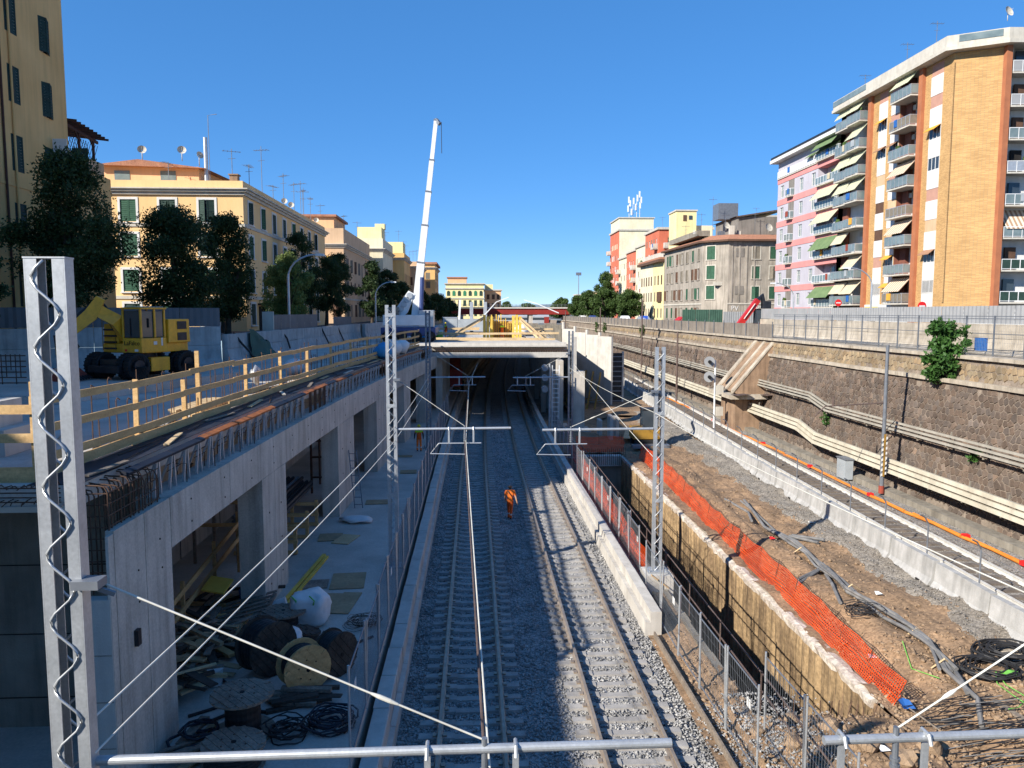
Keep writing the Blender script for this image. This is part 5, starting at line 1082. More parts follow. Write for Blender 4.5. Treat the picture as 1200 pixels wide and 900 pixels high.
for i in range(9): x = random.uniform(38.5, 46); y = random.uniform(127, 146); m = MB(); h = random.uniform(.7, 1.7); m.box(x, x + random.uniform(.4, 1.), y, y + .6, 22.5, 22.5 + h); m.build('roof_clutter', random.choice(['shutter_brown', 'galv_dark', 'blue', 'offwhite', 'grey_box']), gb)
dish(gb, 48.5, 126.2, 23.5, .7); dish(gb, 42, 128, 24, .6); [antenna(gb, x, y, 22.5, h) for x, y, h in ((39, 132, 4.2), (40, 129, 6.5), (41.5, 127, 3.4), (46.5, 127, 3.6), (38.5, 140, 3))]
bal(gb, B, (51, 124.5, 18.3), (0, -1), 3.2, .8, 'shutter_grey', 'rebar')
# pale yellow and cream pair beside the grey palazzo
yb = thing('apartment_building', 'pale yellow and cream low house left of the grey palazzo', 'building', (36.9, 152, 7.6)); B = Vector(yb.location)
face(yb, B, (37.0, 158.5), (37.3, 150.6), 7.3, 19.6, 'stucco_paleyellow', [1.3, 3.7, 6.1], [8.6, 11.9, 15.2, 17.2][:3], 1., 1.9, ('closed',), ('shutter_grey', 'shutter_brown')); face(yb, B, (36.8, 170), (37.0, 158.6), 7.3, 19.6, 'stucco_cream', [1.5 + 2.1 * k for k in range(5)], [8.6, 11.9, 15.2], 1., 1.9, ('closed',), ('shutter_grey', 'shutter_brown'))
m = MB(); facade(m, (52, 170), (36.8, 170), 7.3, 19.6, []); m.build('wall', 'stucco_cream', yb); m = MB(); m.box(36.1, 52, 150.55, 170.5, 19.6, 20.1); m.build('eaves', 'shutter_brown', yb); m = MB(); m.box(36.3, 52, 150.6, 170.3, 20.11, 20.5); m.build('roof', 'rooftile', yb); m = MB(); m.box(37.2, 39, 151, 168, 20.5, 21.6); m.build('terrace_wall', 'offwhite', yb)
m = MB(); m.box(36.85, 37.1, 152.2, 154.8, 11.8, 13.8); m.build('brown_bay', 'shutter_brown', yb)
# red and cream tall row
def tower(label, x0, x1, y1, y0, z1, mat, cols, smat=None, pent=None, name='apartment_building', bals=()):
    t = thing(name, label, 'building', (x0, y0, 7.6)); B = Vector(t.location); rows = [z for z in np.arange(8.8, z1 - 2.4, 3.2)]
    face(t, B, (x0, y1), (x0, y0), 7.3, z1, mat, cols, rows, .95, 1.5, ('none', 'closed'), ('white_paint', 'shutter_grey'), glass='glass'); face(t, B, (x0, y0), (x1, y0), 7.3, z1, smat or mat, [2.5], rows[-2:], 1.0, 1.5, ('none',)); rect_walls(t, x0, x1, y0, y1, 7.3, z1, smat or mat, 'SW'); ring(t, x0, x1, y0, y1, z1, z1 + .5, .35, 'offwhite', 'cornice')
    for yb_ in bals:
        for z in rows[1:]: bal(t, B, (x0, yb_, z - .9), W_, 2.6, 1.1, 'offwhite', 'white_paint')
    return t
r1 = tower('red apartment tower with cream cornice rising behind the yellow house', 41, 53, 184.5, 171, 28., 'stucco_red', [1.8 + 2.4 * k for k in range(5)], bals=(173,)); bal(r1, Vector(r1.location), (44, 171, 24), (0, -1), 4, 1.2, 'offwhite', 'white_paint'); [antenna(r1, x, 172, 28.5, 2.4) for x in (42, 44.5, 48)]
tower('narrow cream apartment house between the two red towers', 41.2, 52, 196, 184.8, 25.8, 'stucco_cream', [1.5 + 2.0 * k for k in range(5)], bals=(186,))
tower('slim red apartment house with white balconies further along', 41.4, 52, 209, 196.3, 25.4, 'stucco_red', [1.7 + 2.4 * k for k in range(4)], bals=(198,))
tower('narrow cream apartment house next to the antenna block', 41.6, 52, 221, 209.3, 24.6, 'stucco_cream', [1.7 + 2.2 * k for k in range(5)], bals=(219.6,))
r4 = tower('red and cream block with blank grey flank carrying telecom antennas', 41.6, 54, 236, 221.3, 33, 'stucco_red', [1.7 + 2.4 * k for k in range(5)], 'stucco_cream', bals=(235.2,)); m = MB(); m.box(41.62, 51.5, 221.28, 235, 26.2, 36.5); m.build('flank', 'stucco_cream', r4); ring(r4, 41.6, 51.5, 221.3, 235, 36.5, 36.8, .3, 'offwhite', 'cornice')
tm = thing('telecom_mast', 'cluster of white telecom panel antennas on lattice mast on the roof', 'antenna', (46, 224, 36.8))
for dx in (-1.1, 0, 1.1, 2.): m = MB(); m.tube([(46 + dx, 224, 36.8), (46 + dx, 224, 42.5 + dx)], .09, 6); m.build('pole', 'galv', tm)
for i, (dx, z) in enumerate(((-1.5, 39.5), (-.9, 41), (-.5, 38.6), (.1, 41.7), (.7, 40), (1.2, 42.5), (1.8, 43.6), (2.3, 42), (-1.3, 42), (2.0, 40.5))): m = MB(); m.box(46 + dx - .2, 46 + dx + .2, 223.5, 223.8, z - .9, z + .9); m.build('panel_antenna', 'white_metal', tm)
for z in (38, 40): m = MB(); m.bar((44.5, 224, z), (48.4, 224, z + .3), .08); m.build('cross_bar', 'galv', tm)
ty = thing('apartment_building', 'pale yellow stair tower rising behind the grey palazzo', 'building', (43, 160, 7.6)); m = MB(); m.box(42, 46.2, 160, 166, 7.3, 30.6); m.build('wall', 'stucco_paleyellow', ty); m = MB(); m.box(46.2, 50, 161, 166, 7.3, 27.8); m.build('low_wall', 'stucco_cream', ty); m = MB(); m.box(41.8, 46.4, 159.8, 166.2, 30.6, 30.9); m.build('roof', 'offwhite', ty); m = MB(); m.box(43.4, 44.1, 159.9, 159.99, 28.6, 29.8); m.build('window', 'shutter_brown', ty); m = MB(); m.box(44.6, 45.3, 159.9, 159.99, 28.9, 29.7); m.build('window', 'glass', ty)
t2 = thing('apartment_building', 'pale yellow roof top house peeking between grey and lavender buildings', 'building', (58, 150, 7.6)); m = MB(); m.box(54.5, 64, 150, 158, 7.3, 28.2); m.build('wall', 'stucco_paleyellow', t2); m = MB(); m.box(54.3, 64.2, 149.8, 158.2, 28.2, 28.6); m.build('roof', 'offwhite', t2); antenna(t2, 55.5, 151, 28.6, 1.6)
for i, (x, y, z, mt) in enumerate(((44, 330, 17, 'stucco_cream'), (51, 338, 18.5, 'stucco_peach'), (58, 333, 20, 'stucco_paleyellow'))):
    t = thing('apartment_building', ('far cream house above the row of street trees', 'far peach house above the row of street trees', 'far pale yellow house above the row of street trees')[i], 'building', (x, y, 7.6)); face(t, Vector((x, y, 7.6)), (x, y), (x + 8, y), 7, z, mt, [1.5, 4, 6.5], list(np.arange(9, z - 2, 3.2)), 1.1, 1.6, ('closed',), ('shutter_brown',)); rect_walls(t, x, x + 8, y, y + 10, 7, z, mt, 'S'); ring(t, x, x + 8, y, y + 10, z, z + .5, .3, 'offwhite', 'cornice')
# ------------------------------------------------------------ behind the camera: overbridge and unseen houses shaped to shade the platform
ob = thing('road_bridge', 'concrete road bridge on which the view is taken, crossing the cutting', 'bridge', (0, -5, 0)); m = MB(); m.box(-24, 24, -11, .7, 7.3, 8.15); m.build('bridge_deck', 'concrete', ob); m = MB(); m.box(-24, 24, .45, .7, 8.152, 8.75); m.build('parapet', 'concrete', ob); m = MB(); m.box(-24, -10.7, -11, .68, -.6, 7.29); m.build('abutment', 'concrete', ob)
b0 = thing('apartment_building', 'unseen ochre apartment row behind the camera, set up to shade the platform', 'building', (-24, -20, 8.2)); B = Vector(b0.location)  # unseen row, length and height chosen for its shadow on platform and track
face(b0, B, (-24, -70), (-24, 2.5), 7.9, 19.2, 'stucco_ochre', [3 + 3.6 * k for k in range(19)], [9.8, 13.0, 16.2], 1.1, 1.9, ('closed', 'ajar'), ('shutter_dkgreen',)); rect_walls(b0, -36, -24, -70, 2.5, 7.9, 19.2, 'stucco_ochre', 'E'); ring(b0, -36, -24, -70, 2.5, 19.2, 19.6, .4, 'rooftile', 'roof')
b00 = thing('apartment_building', 'lower unseen ochre house next to the ochre row, roof set for its shadow', 'building', (-24, 8, 8.2)); B = Vector(b00.location)  # unseen house, roof kept low to leave a sunlit strip on the deck
face(b00, B, (-24, 3.), (-24, 21), 7.9, 17.8, 'stucco_peach', [2. + 3.4 * k for k in range(5)], [9.8, 13.3], 1.1, 1.9, ('closed', 'ajar'), ('shutter_dkgreen',)); rect_walls(b00, -36, -24, 3., 21, 7.9, 17.8, 'stucco_peach', 'E'); ring(b00, -36, -24, 3., 21, 17.8, 18.2, .4, 'rooftile', 'roof')
# ------------------------------------------------------------ trees and plants
def leaf_mesh(name, C, N, s0, s1, spread, mat, parent, seed, droop=0.):
    r = np.random.default_rng(seed); k = len(C); idx = r.integers(0, k, N); P = np.array(C)[idx]
    d = r.normal(0, 1, (N, 3)); d /= np.linalg.norm(d, axis=1)[:, None]; P = P + d * (r.random((N, 1)) ** .4) * np.array(spread)[None] * r.uniform(.5, 1.1, (N, 1))
    a = r.normal(0, 1, (N, 3)); a /= np.linalg.norm(a, axis=1)[:, None]; b = np.cross(a, r.normal(0, 1, (N, 3))); b /= np.linalg.norm(b, axis=1)[:, None]
    s = r.uniform(s0, s1, (N, 1)); V = np.stack([P - a * s, P + b * s * .45, P + a * s, P - b * s * .45], 1).reshape(-1, 3)
    base = np.array(parent_base(parent)) if parent is not None else np.zeros(3); V = V - base
    me = bpy.data.meshes.new(name); me.vertices.add(N * 4); me.vertices.foreach_set('co', V.reshape(-1)); me.loops.add(N * 4); me.loops.foreach_set('vertex_index', np.arange(N * 4, dtype=np.int32)); me.polygons.add(N); me.polygons.foreach_set('loop_start', np.arange(0, N * 4, 4, dtype=np.int32)); me.materials.append(MATS[mat]); me.update(calc_edges=True)
    return link(name, me, parent)
def tree(label, x, y, z0, ztop, zc0, r, mat='leaf_dark', n=9000, seed=1, grp='trees along the left street', ls=(.055, .12), cat='tree', nc=52, shape=.5, name='street_tree', lean=0.):
    rd = random.Random(seed); t = thing(name, label, cat, (x, y, z0), grp); H = ztop - zc0; C = []
    while len(C) < nc:
        u = rd.random(); rad = r * (math.sin(math.pi * min(1, max(0, u * .86 + .12))) ** shape) * (1 + .42 * noise.noise(Vector((u * 3, seed, 0))))
        a = rd.uniform(0, 6.283); q = math.sqrt(rd.random()) * rad * (.82 + .35 * noise.noise(Vector((math.cos(a) * 1.3, math.sin(a) * 1.3, u * 3 + seed))))
        C.append((x + lean * u + math.cos(a) * q, y + math.sin(a) * q, zc0 + u * H))
    sp = r * .31; leaf_mesh('crown', C, int(n * 2.2), ls[0], ls[1], (sp, sp, sp * .9), mat, t, seed)
    m = MB(); m.tube([(x, y, z0), (x + .05, y, z0 + (zc0 - z0) * .6), (x + .1, y + .05, zc0 + H * .25), (x + lean * .6, y, zc0 + H * .7)], [r * .085 + .04, r * .07 + .03, r * .055, .03], 8); m.build('trunk', 'bark', t)
    for i in range(7):
        c = C[rd.randrange(nc)]; zz = zc0 + H * rd.uniform(-.08, .3); m = MB(); m.tube([(x + .03, y, zz), ((x + c[0]) / 2, (y + c[1]) / 2, (zz + c[2]) / 2 + .2), c], [r * .04, r * .025, .012], 5); m.build('limb', 'bark', t)
    return t
tree('large dark tree in front of the tall ochre block', -19.6, 38.6, 8.2, 16.9, 10.2, 2.9, n=15000, seed=2, nc=70)
tree('dark tree cropped by the left edge before the ochre block', -20.9, 33, 8.2, 12.9, 9.6, 1.5, n=5000, seed=3)
tree('broad dark tree before the front of the bright yellow palazzo', -17.1, 45, 8.2, 15.2, 9.8, 2.9, n=13000, seed=4, nc=62)
tree('upright dark tree overlapping the corner of the bright yellow palazzo', -16.2, 51.5, 8.2, 15.7, 9.6, 2.3, n=11000, seed=5, nc=56)
tree('yellowing small tree low behind the two dark trees', -18.3, 57, 8.2, 12.6, 9.2, 1.8, 'leaf_yellow', n=4500, seed=6)
tree('lighter green tree beside the curved street lamp', -14.6, 61, 8.2, 14.0, 9.3, 2.0, 'leaf_light', n=9000, seed=7, nc=60)
tree('dark tree behind the lighter green tree', -16.0, 72, 8.2, 16.6, 10.4, 2.2, n=8000, seed=8)
tree('dark tree standing right of the lighter green tree', -14.6, 77, 8.2, 14.8, 9.8, 2.0, n=8000, seed=9)
tree('slim dark tree before the peach gable house', -14.6, 84, 8.2, 15.6, 9.6, 2.1, n=8000, seed=10)
tree('tall dark tree before the cream palazzo with attic', -14.2, 108, 8.2, 16.4, 9.4, 2.2, n=6000, seed=11, ls=(.1, .22))
tree('dark tree between second lamp and the crane', -13.3, 120, 8.2, 15.8, 9.2, 2.4, n=6000, seed=12, ls=(.1, .22))
tree('dark tree just left of the crane boom', -12.2, 132, 8.2, 14.6, 9, 2.4, n=5500, seed=13, ls=(.1, .22))
tree('dark tree right behind the crane boom', -9.6, 146, 8.2, 13.4, 8.8, 2.6, n=5500, seed=14, ls=(.1, .24))
tree('dark tree right of the crane boom below the brown corner house', -7.6, 160, 8.0, 13.0, 8.6, 2.9, n=5500, seed=15, ls=(.1, .24))
tree('last dark tree by the red bridge on the left street', -6.2, 182, 8.0, 12.8, 8.4, 2.9, n=5500, seed=16, ls=(.12, .26))
for i, (x, y, zt, r, lab) in enumerate(((24.3, 212, 13.2, 3.0, 'far green street tree at the red bridge end of the right row'), (26.2, 196, 13.4, 3.0, 'round green street tree second from the red bridge in the right row'), (27., 180, 14.2, 3.2, 'round green street tree third from the red bridge in the right row'), (27.6, 162, 14.4, 3.1, 'full green street tree in the middle of the right row'), (30.6, 170, 13.8, 3.0, 'green street tree set back in the right row'), (31.6, 156, 13.8, 3.0, 'green street tree closest to the yellow house in the right row'), (33.5, 166, 13.8, 2.8, 'green street tree tucked against the yellow house'))):
    tree(lab, x, y, 7.6, zt, 9.0, r, 'leaf_mid', 7000, 30 + i, 'trees along the right street', (.12, .26))
tree('tall green tree rising above the right row of street trees', 36.5, 215, 7.6, 20.5, 9.5, 3.4, 'leaf_mid', 7500, 40, 'trees along the right street', (.14, .3))
for i, (x, y) in enumerate(((18, 262), (30, 275), (12, 300), (24, 320), (6, 330), (38, 340))): tree(('distant tree under the right end of the red bridge', 'distant tree farthest right beyond the bridge', 'distant tree behind the silver train', 'distant tree right behind the silver train', 'distant tree behind the orange house', 'distant tree behind the right street trees')[i], x, y, 7.6, random.uniform(11.5, 13.5), 8.4, 3.4, 'leaf_mid', 2500, 50 + i, 'distant trees beyond the bridge', (.2, .4))
bu = thing('fig_bush', 'fresh green fig bush growing out of the retaining wall top', 'bush', (23.1, 36.2, 6.4)); rd = random.Random(4); C = [(22.7 + rd.uniform(-.45, .6), 36.3 + rd.gauss(0, .5), 6.4 + rd.random() * 2.8) for _ in range(60)]; leaf_mesh('foliage', C, 3800, .09, .17, (.32, .34, .3), 'leaf_fresh', bu, 77)
for i in range(6): m = MB(); c = C[i * 7]; m.tube([(23.2, 36.2, 6.5), ((23.2 + c[0]) / 2, (36.2 + c[1]) / 2, (6.5 + c[2]) / 2 + .1), c], [.05, .035, .015], 5); m.build('stem', 'bark', bu)
for i, (y, z, s, lab) in enumerate(((104, 6.4, .55, 'small green shrub growing from the wall ledge near right catenary pole'), (134, 6.3, .6, 'second small shrub on the wall ledge further along'), (143, 6.2, .6, 'third small shrub on the wall ledge, farthest along'), (47.5, 2.6, .3, 'weedy green tuft low on the retaining wall behind the cream ducts'), (33, 3.0, .22, 'thin green tuft on the wall face near the right edge'))):
    q = thing('wall_shrub', lab, 'shrub', (22.9, y, z), 'shrubs rooted in the wall'); rd = random.Random(i); C = [(XB(z) - .15 + rd.uniform(-.2, .1), y + rd.gauss(0, s * .6), z + rd.random() * s * 2.6) for _ in range(14)]; leaf_mesh('foliage', C, 500 if s > .4 else 160, .06, .14, (s * .5, s * .5, s * .5), 'leaf_fresh' if s < .4 else 'leaf_mid', q, 90 + i); m = MB(); m.tube([(XB(z), y, z), (XB(z) - .1, y, z + s * 1.5)], .02, 5); m.build('stem', 'bark', q)

# ------------------------------------------------------------ site walls with hoarding
def corr(w, h, mat, name='hoarding_panel'):
    k = ('c', round(w, 2), round(h, 2), mat)
    if k not in _wm:
        m = MB(); n = int(w / .16); pts = []
        for i in range(n + 1): x = w * i / n; pts.append((x, -.03 if i % 2 else 0))
        m.add([(x, y, 0) for x, y in pts] + [(x, y, h) for x, y in pts], [(i, i + 1, n + 2 + i, n + 1 + i) for i in range(n)]); m.box(0, w, .02, .05, h * .2, h * .2 + .06); m.box(0, w, .02, .05, h * .8, h * .8 + .06); _wm[k] = keep(m, name, mat)
    return _wm[k]
def site_wall(label, p, q, z0, hlow, hup, L, hoard=None, hh=.9, hr=(0, 1), grp='site walls of precast blocks', mat='jersey', hm='hoarding'):
    t = thing('site_wall', label, 'wall', (*p, z0), grp); p = Vector(p); q = Vector(q); d = (q - p); D = d.length; d.normalize(); rz = math.atan2(d.y, d.x); n = int(D / L); k1 = ('blk', L, hlow, hup)
    if k1 not in _wm:
        m = MB(); m.loft([[(x, -.35, 0), (x, .2, 0), (x, .2, hlow - .004), (x, -.08, hlow - .004), (x, -.2, hlow * .3)] for x in (.01, L - .015)]); a = keep(m, 'lower_block', mat); m = MB(); m.box(.008, L - .012, -.1, .2, hlow, hlow + hup); _wm[k1] = (a, keep(m, 'upper_block', mat))
    a, b = _wm[k1]
    for i in range(n):
        loc = d * (i * L); o = link('lower_block', a, t, (loc.x, loc.y, 0), rz + random.uniform(-.01, .01)); o.location.z += random.uniform(-.02, .01); link('upper_block', b, t, (loc.x, loc.y, random.uniform(-.01, .02)), rz + random.uniform(-.008, .008))
        if hoard and hr[0] * n <= i < hr[1] * n: link('hoarding_panel', corr(L - .02, hh, hm), t, (loc.x, loc.y, hlow + hup + .03), rz)
    return t
site_wall('grey two tier block wall with dark hoarding behind the yellow excavator', (-23.6, 35.5), (-13.2, 41.05), 7.05, .95, .95, 1.95, 1, .95)
site_wall('pale two tier block wall running along left street towards the crane', (-13.1, 41.2), (-11.5, 80), 7.0, .8, .75, 1.95)
site_wall('far stretch of pale block wall beyond the crane beside the left street', (-11.45, 80.6), (-11.2, 140), 6.95, .8, .75, 1.95)
m = MB(); m.box(-12.2, -11.72, 79.6, 320, -.6, 8.45); tag(m.build('street_retaining_wall', 'concrete_old'), 'long concrete street wall behind the far block wall on the left', 'wall')
hb = thing('hoarding_stack', 'short run of dark hoarding with white end standing above the left block wall', 'hoarding', (-13, 52, 8.5)); m = MB(); m.box(-13.6, -12.9, 50.2, 50.4, 8.5, 9.75); m.build('end_board', 'offwhite', hb)
for i in range(6): link('hoarding_panel', corr(1.95, 1.05, 'hoarding'), hb, (-.02 + i * .085, -1.6 + i * 1.97, 0), R(87.5))
hb2 = thing('hoarding_stack', 'lower dark hoarding run further along the left block wall', 'hoarding', (-12.3, 68, 8.5)); [link('hoarding_panel', corr(1.95, .8, 'hoarding'), hb2, (i * .08, i * 1.97, 0), R(87.5)) for i in range(4)]
tp = thing('green_tarpaulin', 'crumpled green tarpaulin draped over the left block wall', 'tarpaulin', (-12.9, 46, 7.2)); m = MB(); n = 9
V = [(-12.72 + .10 * noise.noise(Vector((i * .6, j * .5, 2))) + (.45 * (1 - j / n) ** 2 * (.3 + i / n)), 44.3 + i * .42 - (.5 * i / n if j > 5 else 0), 7.1 + j * .185 - (.9 * (i / n) ** 2 if j > 6 else .25 * (i / n) * j / n)) for j in range(n + 1) for i in range(n + 1)]; m.add(V, [(j * (n + 1) + i, j * (n + 1) + i + 1, (j + 1) * (n + 1) + i + 1, (j + 1) * (n + 1) + i) for j in range(n) for i in range(n)]); m.build('sheet', 'green_tarp', tp, smooth=True)
for i, pts in enumerate(([(-13.1, 42.6, 8.6), (-12.8, 43, 8.0), (-12.55, 43.6, 7.5), (-12.6, 44.3, 7.2), (-12.4, 44.2, 7.12)], [(-12.8, 51.5, 8.55), (-12.45, 51.8, 8.0), (-12.3, 52, 7.3)], [(-12.2, 62, 8.55), (-11.95, 62.4, 7.8), (-11.8, 63, 7.2)], [(-12.0, 68, 8.55), (-11.75, 68.4, 7.8), (-11.6, 69, 7.2)])):
    m = MB(); m.tube(pts, .06, 6); tag(m.build('hanging_cable', 'cable_black'), 'black cables hanging over the left block wall, ' + ('nearest bundle', 'second bundle after the tarpaulin', 'third bundle', 'farthest bundle')[i], 'cable', 'cables on the block wall')
site_wall('light block wall with grey hoarding behind the fence on right street', (26.6, 72), (26.0, 31), 7.6, .8, .7, 2.0, 1, .9, hm='hoarding_lt', mat='travertine')
# near frame fence on the coping
ff = thing('frame_fence', 'grey steel frame fence standing on the retaining wall coping', 'fence', (23.7, 24, 7.68)); y = 24.
while y < 60:
    for a in (0,): m = MB(); m.box(23.66, 23.72, y - .03, y + .03, 7.69, 9.55); m.build('post', 'galv_dark', ff)
    for z in (7.85, 8.7, 9.5): m = MB(); m.box(23.675, 23.705, y + .03, y + 1.97, z, z + .035); m.build('rail', 'galv_dark', ff)
    o = link('mesh_panel', panel_mesh(1.9, 1.75), ff, (-.01, y - 24 + .05, 0), R(90)); y += 2.
fr = thing('mesh_fence', 'brownish mesh fence along the far retaining wall coping', 'fence', (23.7, 60, 7.68)); y = 60.
while y < 205:
    m = MB(); m.box(23.66, 23.72, y + .02, y + 2.9, 7.7, 8.75); m.build('panel', 'fence_brown', fr); m = MB(); m.box(23.6, 23.65, y - .03, y + .03, 7.69, 8.95); m.build('post', 'galv_dark', fr); y += 3.
gm = thing('hoarding_stack', 'dark green mesh hoarding in front of the grey palazzo', 'hoarding', (30, 110, 7.6)); [link('hoarding_panel', corr(1.95, 1.9, 'green_tarp'), gm, (i * 1.97, 0, .6), 0) for i in range(3)]; [link('hoarding_panel', corr(1.95, 1.6, 'hoarding_lt'), gm, (6 + i * 1.97, 0, .6), 0) for i in range(3)]
cb = thing('site_cabin', 'white site cabin roof at the right edge behind the frame fence', 'cabin', (30, 40, 7.6)); m = MB(); m.box(28, 33.5, 37.5, 43, 7.6, 9.7); m.build('body', 'white_metal', cb); m = MB(); m.box(27.9, 33.6, 37.4, 43.1, 9.7, 9.85); m.build('roof', 'white_paint', cb)
m = MB(); m.box(23.8, 24.1, 35.0, 35.5, 7.9, 8.5); tag(m.build('blue_tank', 'blue'), 'blue plastic tank behind the fig bush on the coping', 'tank')
# poles along the wall
def pole(label, x, y, z0, z1, arm=True, striped=False, r=.11, mat='galv_dark'):
    t = thing('line_pole', label, 'pole', (x, y, z0), 'poles along the side line'); m = MB(); m.tube([(x, y, z0), (x, y, z1)], [r, r * .75], 10); m.build('shaft', mat, t)
    if arm: m = MB(); m.tube([(x, y, z0 + 4.7), (x - 3.0, y + .3, z0 + 4.5)], .035, 6); m.tube([(x - 3., y + .3, z0 + 4.5), (x - 3.5, y + .3, z0 + 4.0)], .03, 6); m.tube([(x - 2.6, y + .25, z0 + 4.5), (x - 2.6, y + .25, z0 + 5.0)], [.06, .04], 6); m.build('arm', 'rust_pipe', t)
    if striped:
        for i in range(8):
            z = z0 + .9 + i * .26; m = MB(); m.add([(x - .15, y - .13, z), (x + .15, y - .13, z + .12), (x + .15, y - .13, z + .25), (x - .15, y - .13, z + .13), (x - .15, y - .12, z), (x + .15, y - .12, z + .12), (x + .15, y - .12, z + .25), (x - .15, y - .12, z + .13)], [(0, 1, 2, 3), (7, 6, 5, 4), (0, 4, 5, 1), (2, 6, 7, 3)]); m.build('warning_stripe', 'white_paint', t)
        m = MB(); m.box(x - .05, x + .05, y - .145, y - .131, z0 + .9, z0 + 3.1); m.build('warning_plate', 'yellow_dirty_shaded', t); m = MB(); m.cyl((x, y, z0 + .2), (0, 0, 1), .14, .4, 10); m.build('base', 'red_rust', t)
pole('grey pole with black and white warning stripes near the fig bush', 20.95, 38, .4, 8.05, True, True)
pole('plain rusty pole by the retaining wall left of the buttress', 20.3, 76, .8, 7.8, True, mat='rust_pipe'); pole('taller brown pole in front of the blue parking sign', 21.3, 97, 1, 11.2, True, mat='rust_pipe'); pole('far brown pole near the street tree row', 20.4, 124, 1.2, 10.5, True, mat='rust_pipe'); pole('farthest thin pole close to the white precast panels', 19.6, 165, 1.5, 10.0, False, mat='rust_pipe')
sgn = thing('railway_signal', 'railway signal with two round dark backed lamps on a white post', 'signal', (18.9, 60, .5)); m = MB(); m.tube([(19.1, 60, .4), (19.1, 60, 5.9)], .07, 8); m.build('post', 'white_metal', sgn)
for z in (4.6, 5.8): m = MB(); m.cyl((18.6, 59.9, z), (.15, 1, 0), .42, .1, 24); m.build('target_disc', 'hoarding_lt', sgn); m = MB(); m.cyl((18.57, 59.72, z), (.15, 1, 0), .14, .22, 12); m.build('lamp', 'black', sgn)
for z in (1.5, 3.2): m = MB(); m.box(19.2, 19.75, 59.8, 60.1, z, z + .7); m.build('relay_box', 'offwhite', sgn)
sg2 = thing('railway_signal', 'signal tower with round white drums and ladder in front of the portal', 'signal', (5.9, 61, 0)); m = MB(); m.tube([(6.0, 61, -.2), (6.0, 61, 5.6)], .08, 8); m.build('post', 'galv', sg2)
for z in (3.6, 4.5, 5.3): m = MB(); m.cyl((5.6, 60.9, z), (0, 1, 0), .26, .5, 18); m.build('lamp_drum', 'hoarding_lt', sg2)
for x in (6.2, 6.75): m = MB(); m.bar((x, 60.9, -.1), (x, 60.9, 5.5), .06); m.build('ladder_side', 'white_metal', sg2)
for i in range(14): m = MB(); m.bar((6.2, 60.9, .3 + i * .37), (6.75, 60.9, .3 + i * .37), .05); m.build('rung', 'white_metal', sg2)
def lamp_post(label, x, y, z0, z1, dx):
    t = thing('street_lamp', label, 'street lamp', (x, y, z0), 'curved street lamps'); m = MB(); pts = [(x, y, z0), (x, y, z1 - 1.6)] + [(x + dx * (1 - math.cos(a)), y, z1 - 1.6 + 1.6 * math.sin(a)) for a in np.linspace(.2, 1.5, 6)]; m.tube(pts, [.09] * 2 + [.06] * 6, 8); m.build('post', 'galv', t); m = MB(); m.box(x + dx - .1 if dx > 0 else x + dx - .5, x + dx + .5 if dx > 0 else x + dx + .1, y - .12, y + .12, z1 - .1, z1 + .05); m.build('lamp_head', 'white_metal', t)
lamp_post('curved street lamp beside the lighter green tree', -12.9, 54.5, 8.2, 13.7, 2.0); lamp_post('curved street lamp left of the crane', -11.4, 90, 8.2, 13.2, 1.9); lamp_post('curved street lamp before the yellow brick block', 36.8, 70, 7.6, 13.8, -2.2); lamp_post('curved street lamp before the lavender block', 36.2, 86, 7.6, 13.0, -2.2)
def round_sign(label, x, y, z): 
    t = thing('road_sign', label, 'road sign', (x, y, 7.6)); m = MB(); m.tube([(x, y, 7.6), (x, y, z)], .03, 6); m.build('post', 'galv', t); m = MB(); m.cyl((x, y - .05, z), (0, 1, 0), .36, .03, 24); m.build('disc', 'red_sign', t); m = MB(); m.box(x - .24, x + .24, y - .075, y - .066, z - .06, z + .06); m.build('white_bar', 'white_paint', t)
round_sign('round red no entry sign before the striped awnings', 38.2, 79.4, 10.7); round_sign('round red no entry sign half hidden behind hoarding below the plain brick wall', 36.0, 60.5, 10.2)
psn = thing('road_sign', 'square blue parking sign beside the tall brown pole', 'road sign', (24.9, 112, 7.6)); m = MB(); m.tube([(24.9, 112, 7.6), (24.9, 112, 9.3)], .03, 6); m.build('post', 'galv', psn); m = MB(); m.box(24.4, 25.4, 111.9, 111.93, 8.2, 9.2); m.build('board', 'sign_blue', psn); lettering('P', .8, 'white_paint', psn, (-.25, -.11, .75), (R(90), 0, 0))
# parked cars on the right street
def car(label, x, y, rz, mat):
    t = thing('parked_car', label, 'car', (x, y, 7.6), 'cars parked below the street trees', rz); m = MB(); prof = [(-2.1, .35), (-2.1, .8), (-1.5, .92), (-.9, 1.42), (.7, 1.45), (1.4, .98), (2.1, .85), (2.15, .35)]
    m.loft([[(a, s * (.85 if z < 1. else .7), z) for a, z in prof] for s in (-1, 1)]); m.build('body', mat, t, world=False)
    for s in (-1, 1): m = MB(); m.add([(a, s * .79 if z < 1.1 else s * .73, z) for a, z in ((-1.2, .98), (-.85, 1.36), (.65, 1.38), (1.1, .98))], [(0, 1, 2, 3)]); m.build('side_window', 'glass', t, world=False)
    for a in (-1.3, 1.35):
        for s in (-.8, .8): m = MB(); m.cyl((a, s, .32), (0, 1, 0), .32, .2, 14); m.build('wheel', 'rubber', t, world=False)
car('white car parked below the middle street trees', 29.5, 150, 1.5, 'white_metal'); car('silver car parked beside the blue parking sign', 29.2, 132, 1.6, 'galv'); car('dark blue car parked between the street trees', 26.0, 168, 1.57, 'blue_dark'); car('white car parked at far end of the street tree row', 25.9, 184, 1.55, 'white_metal'); car('red car parked before the grey palazzo', 33.0, 119, .2, 'red_paint')
# two pedestrians' scale items omitted: none visible

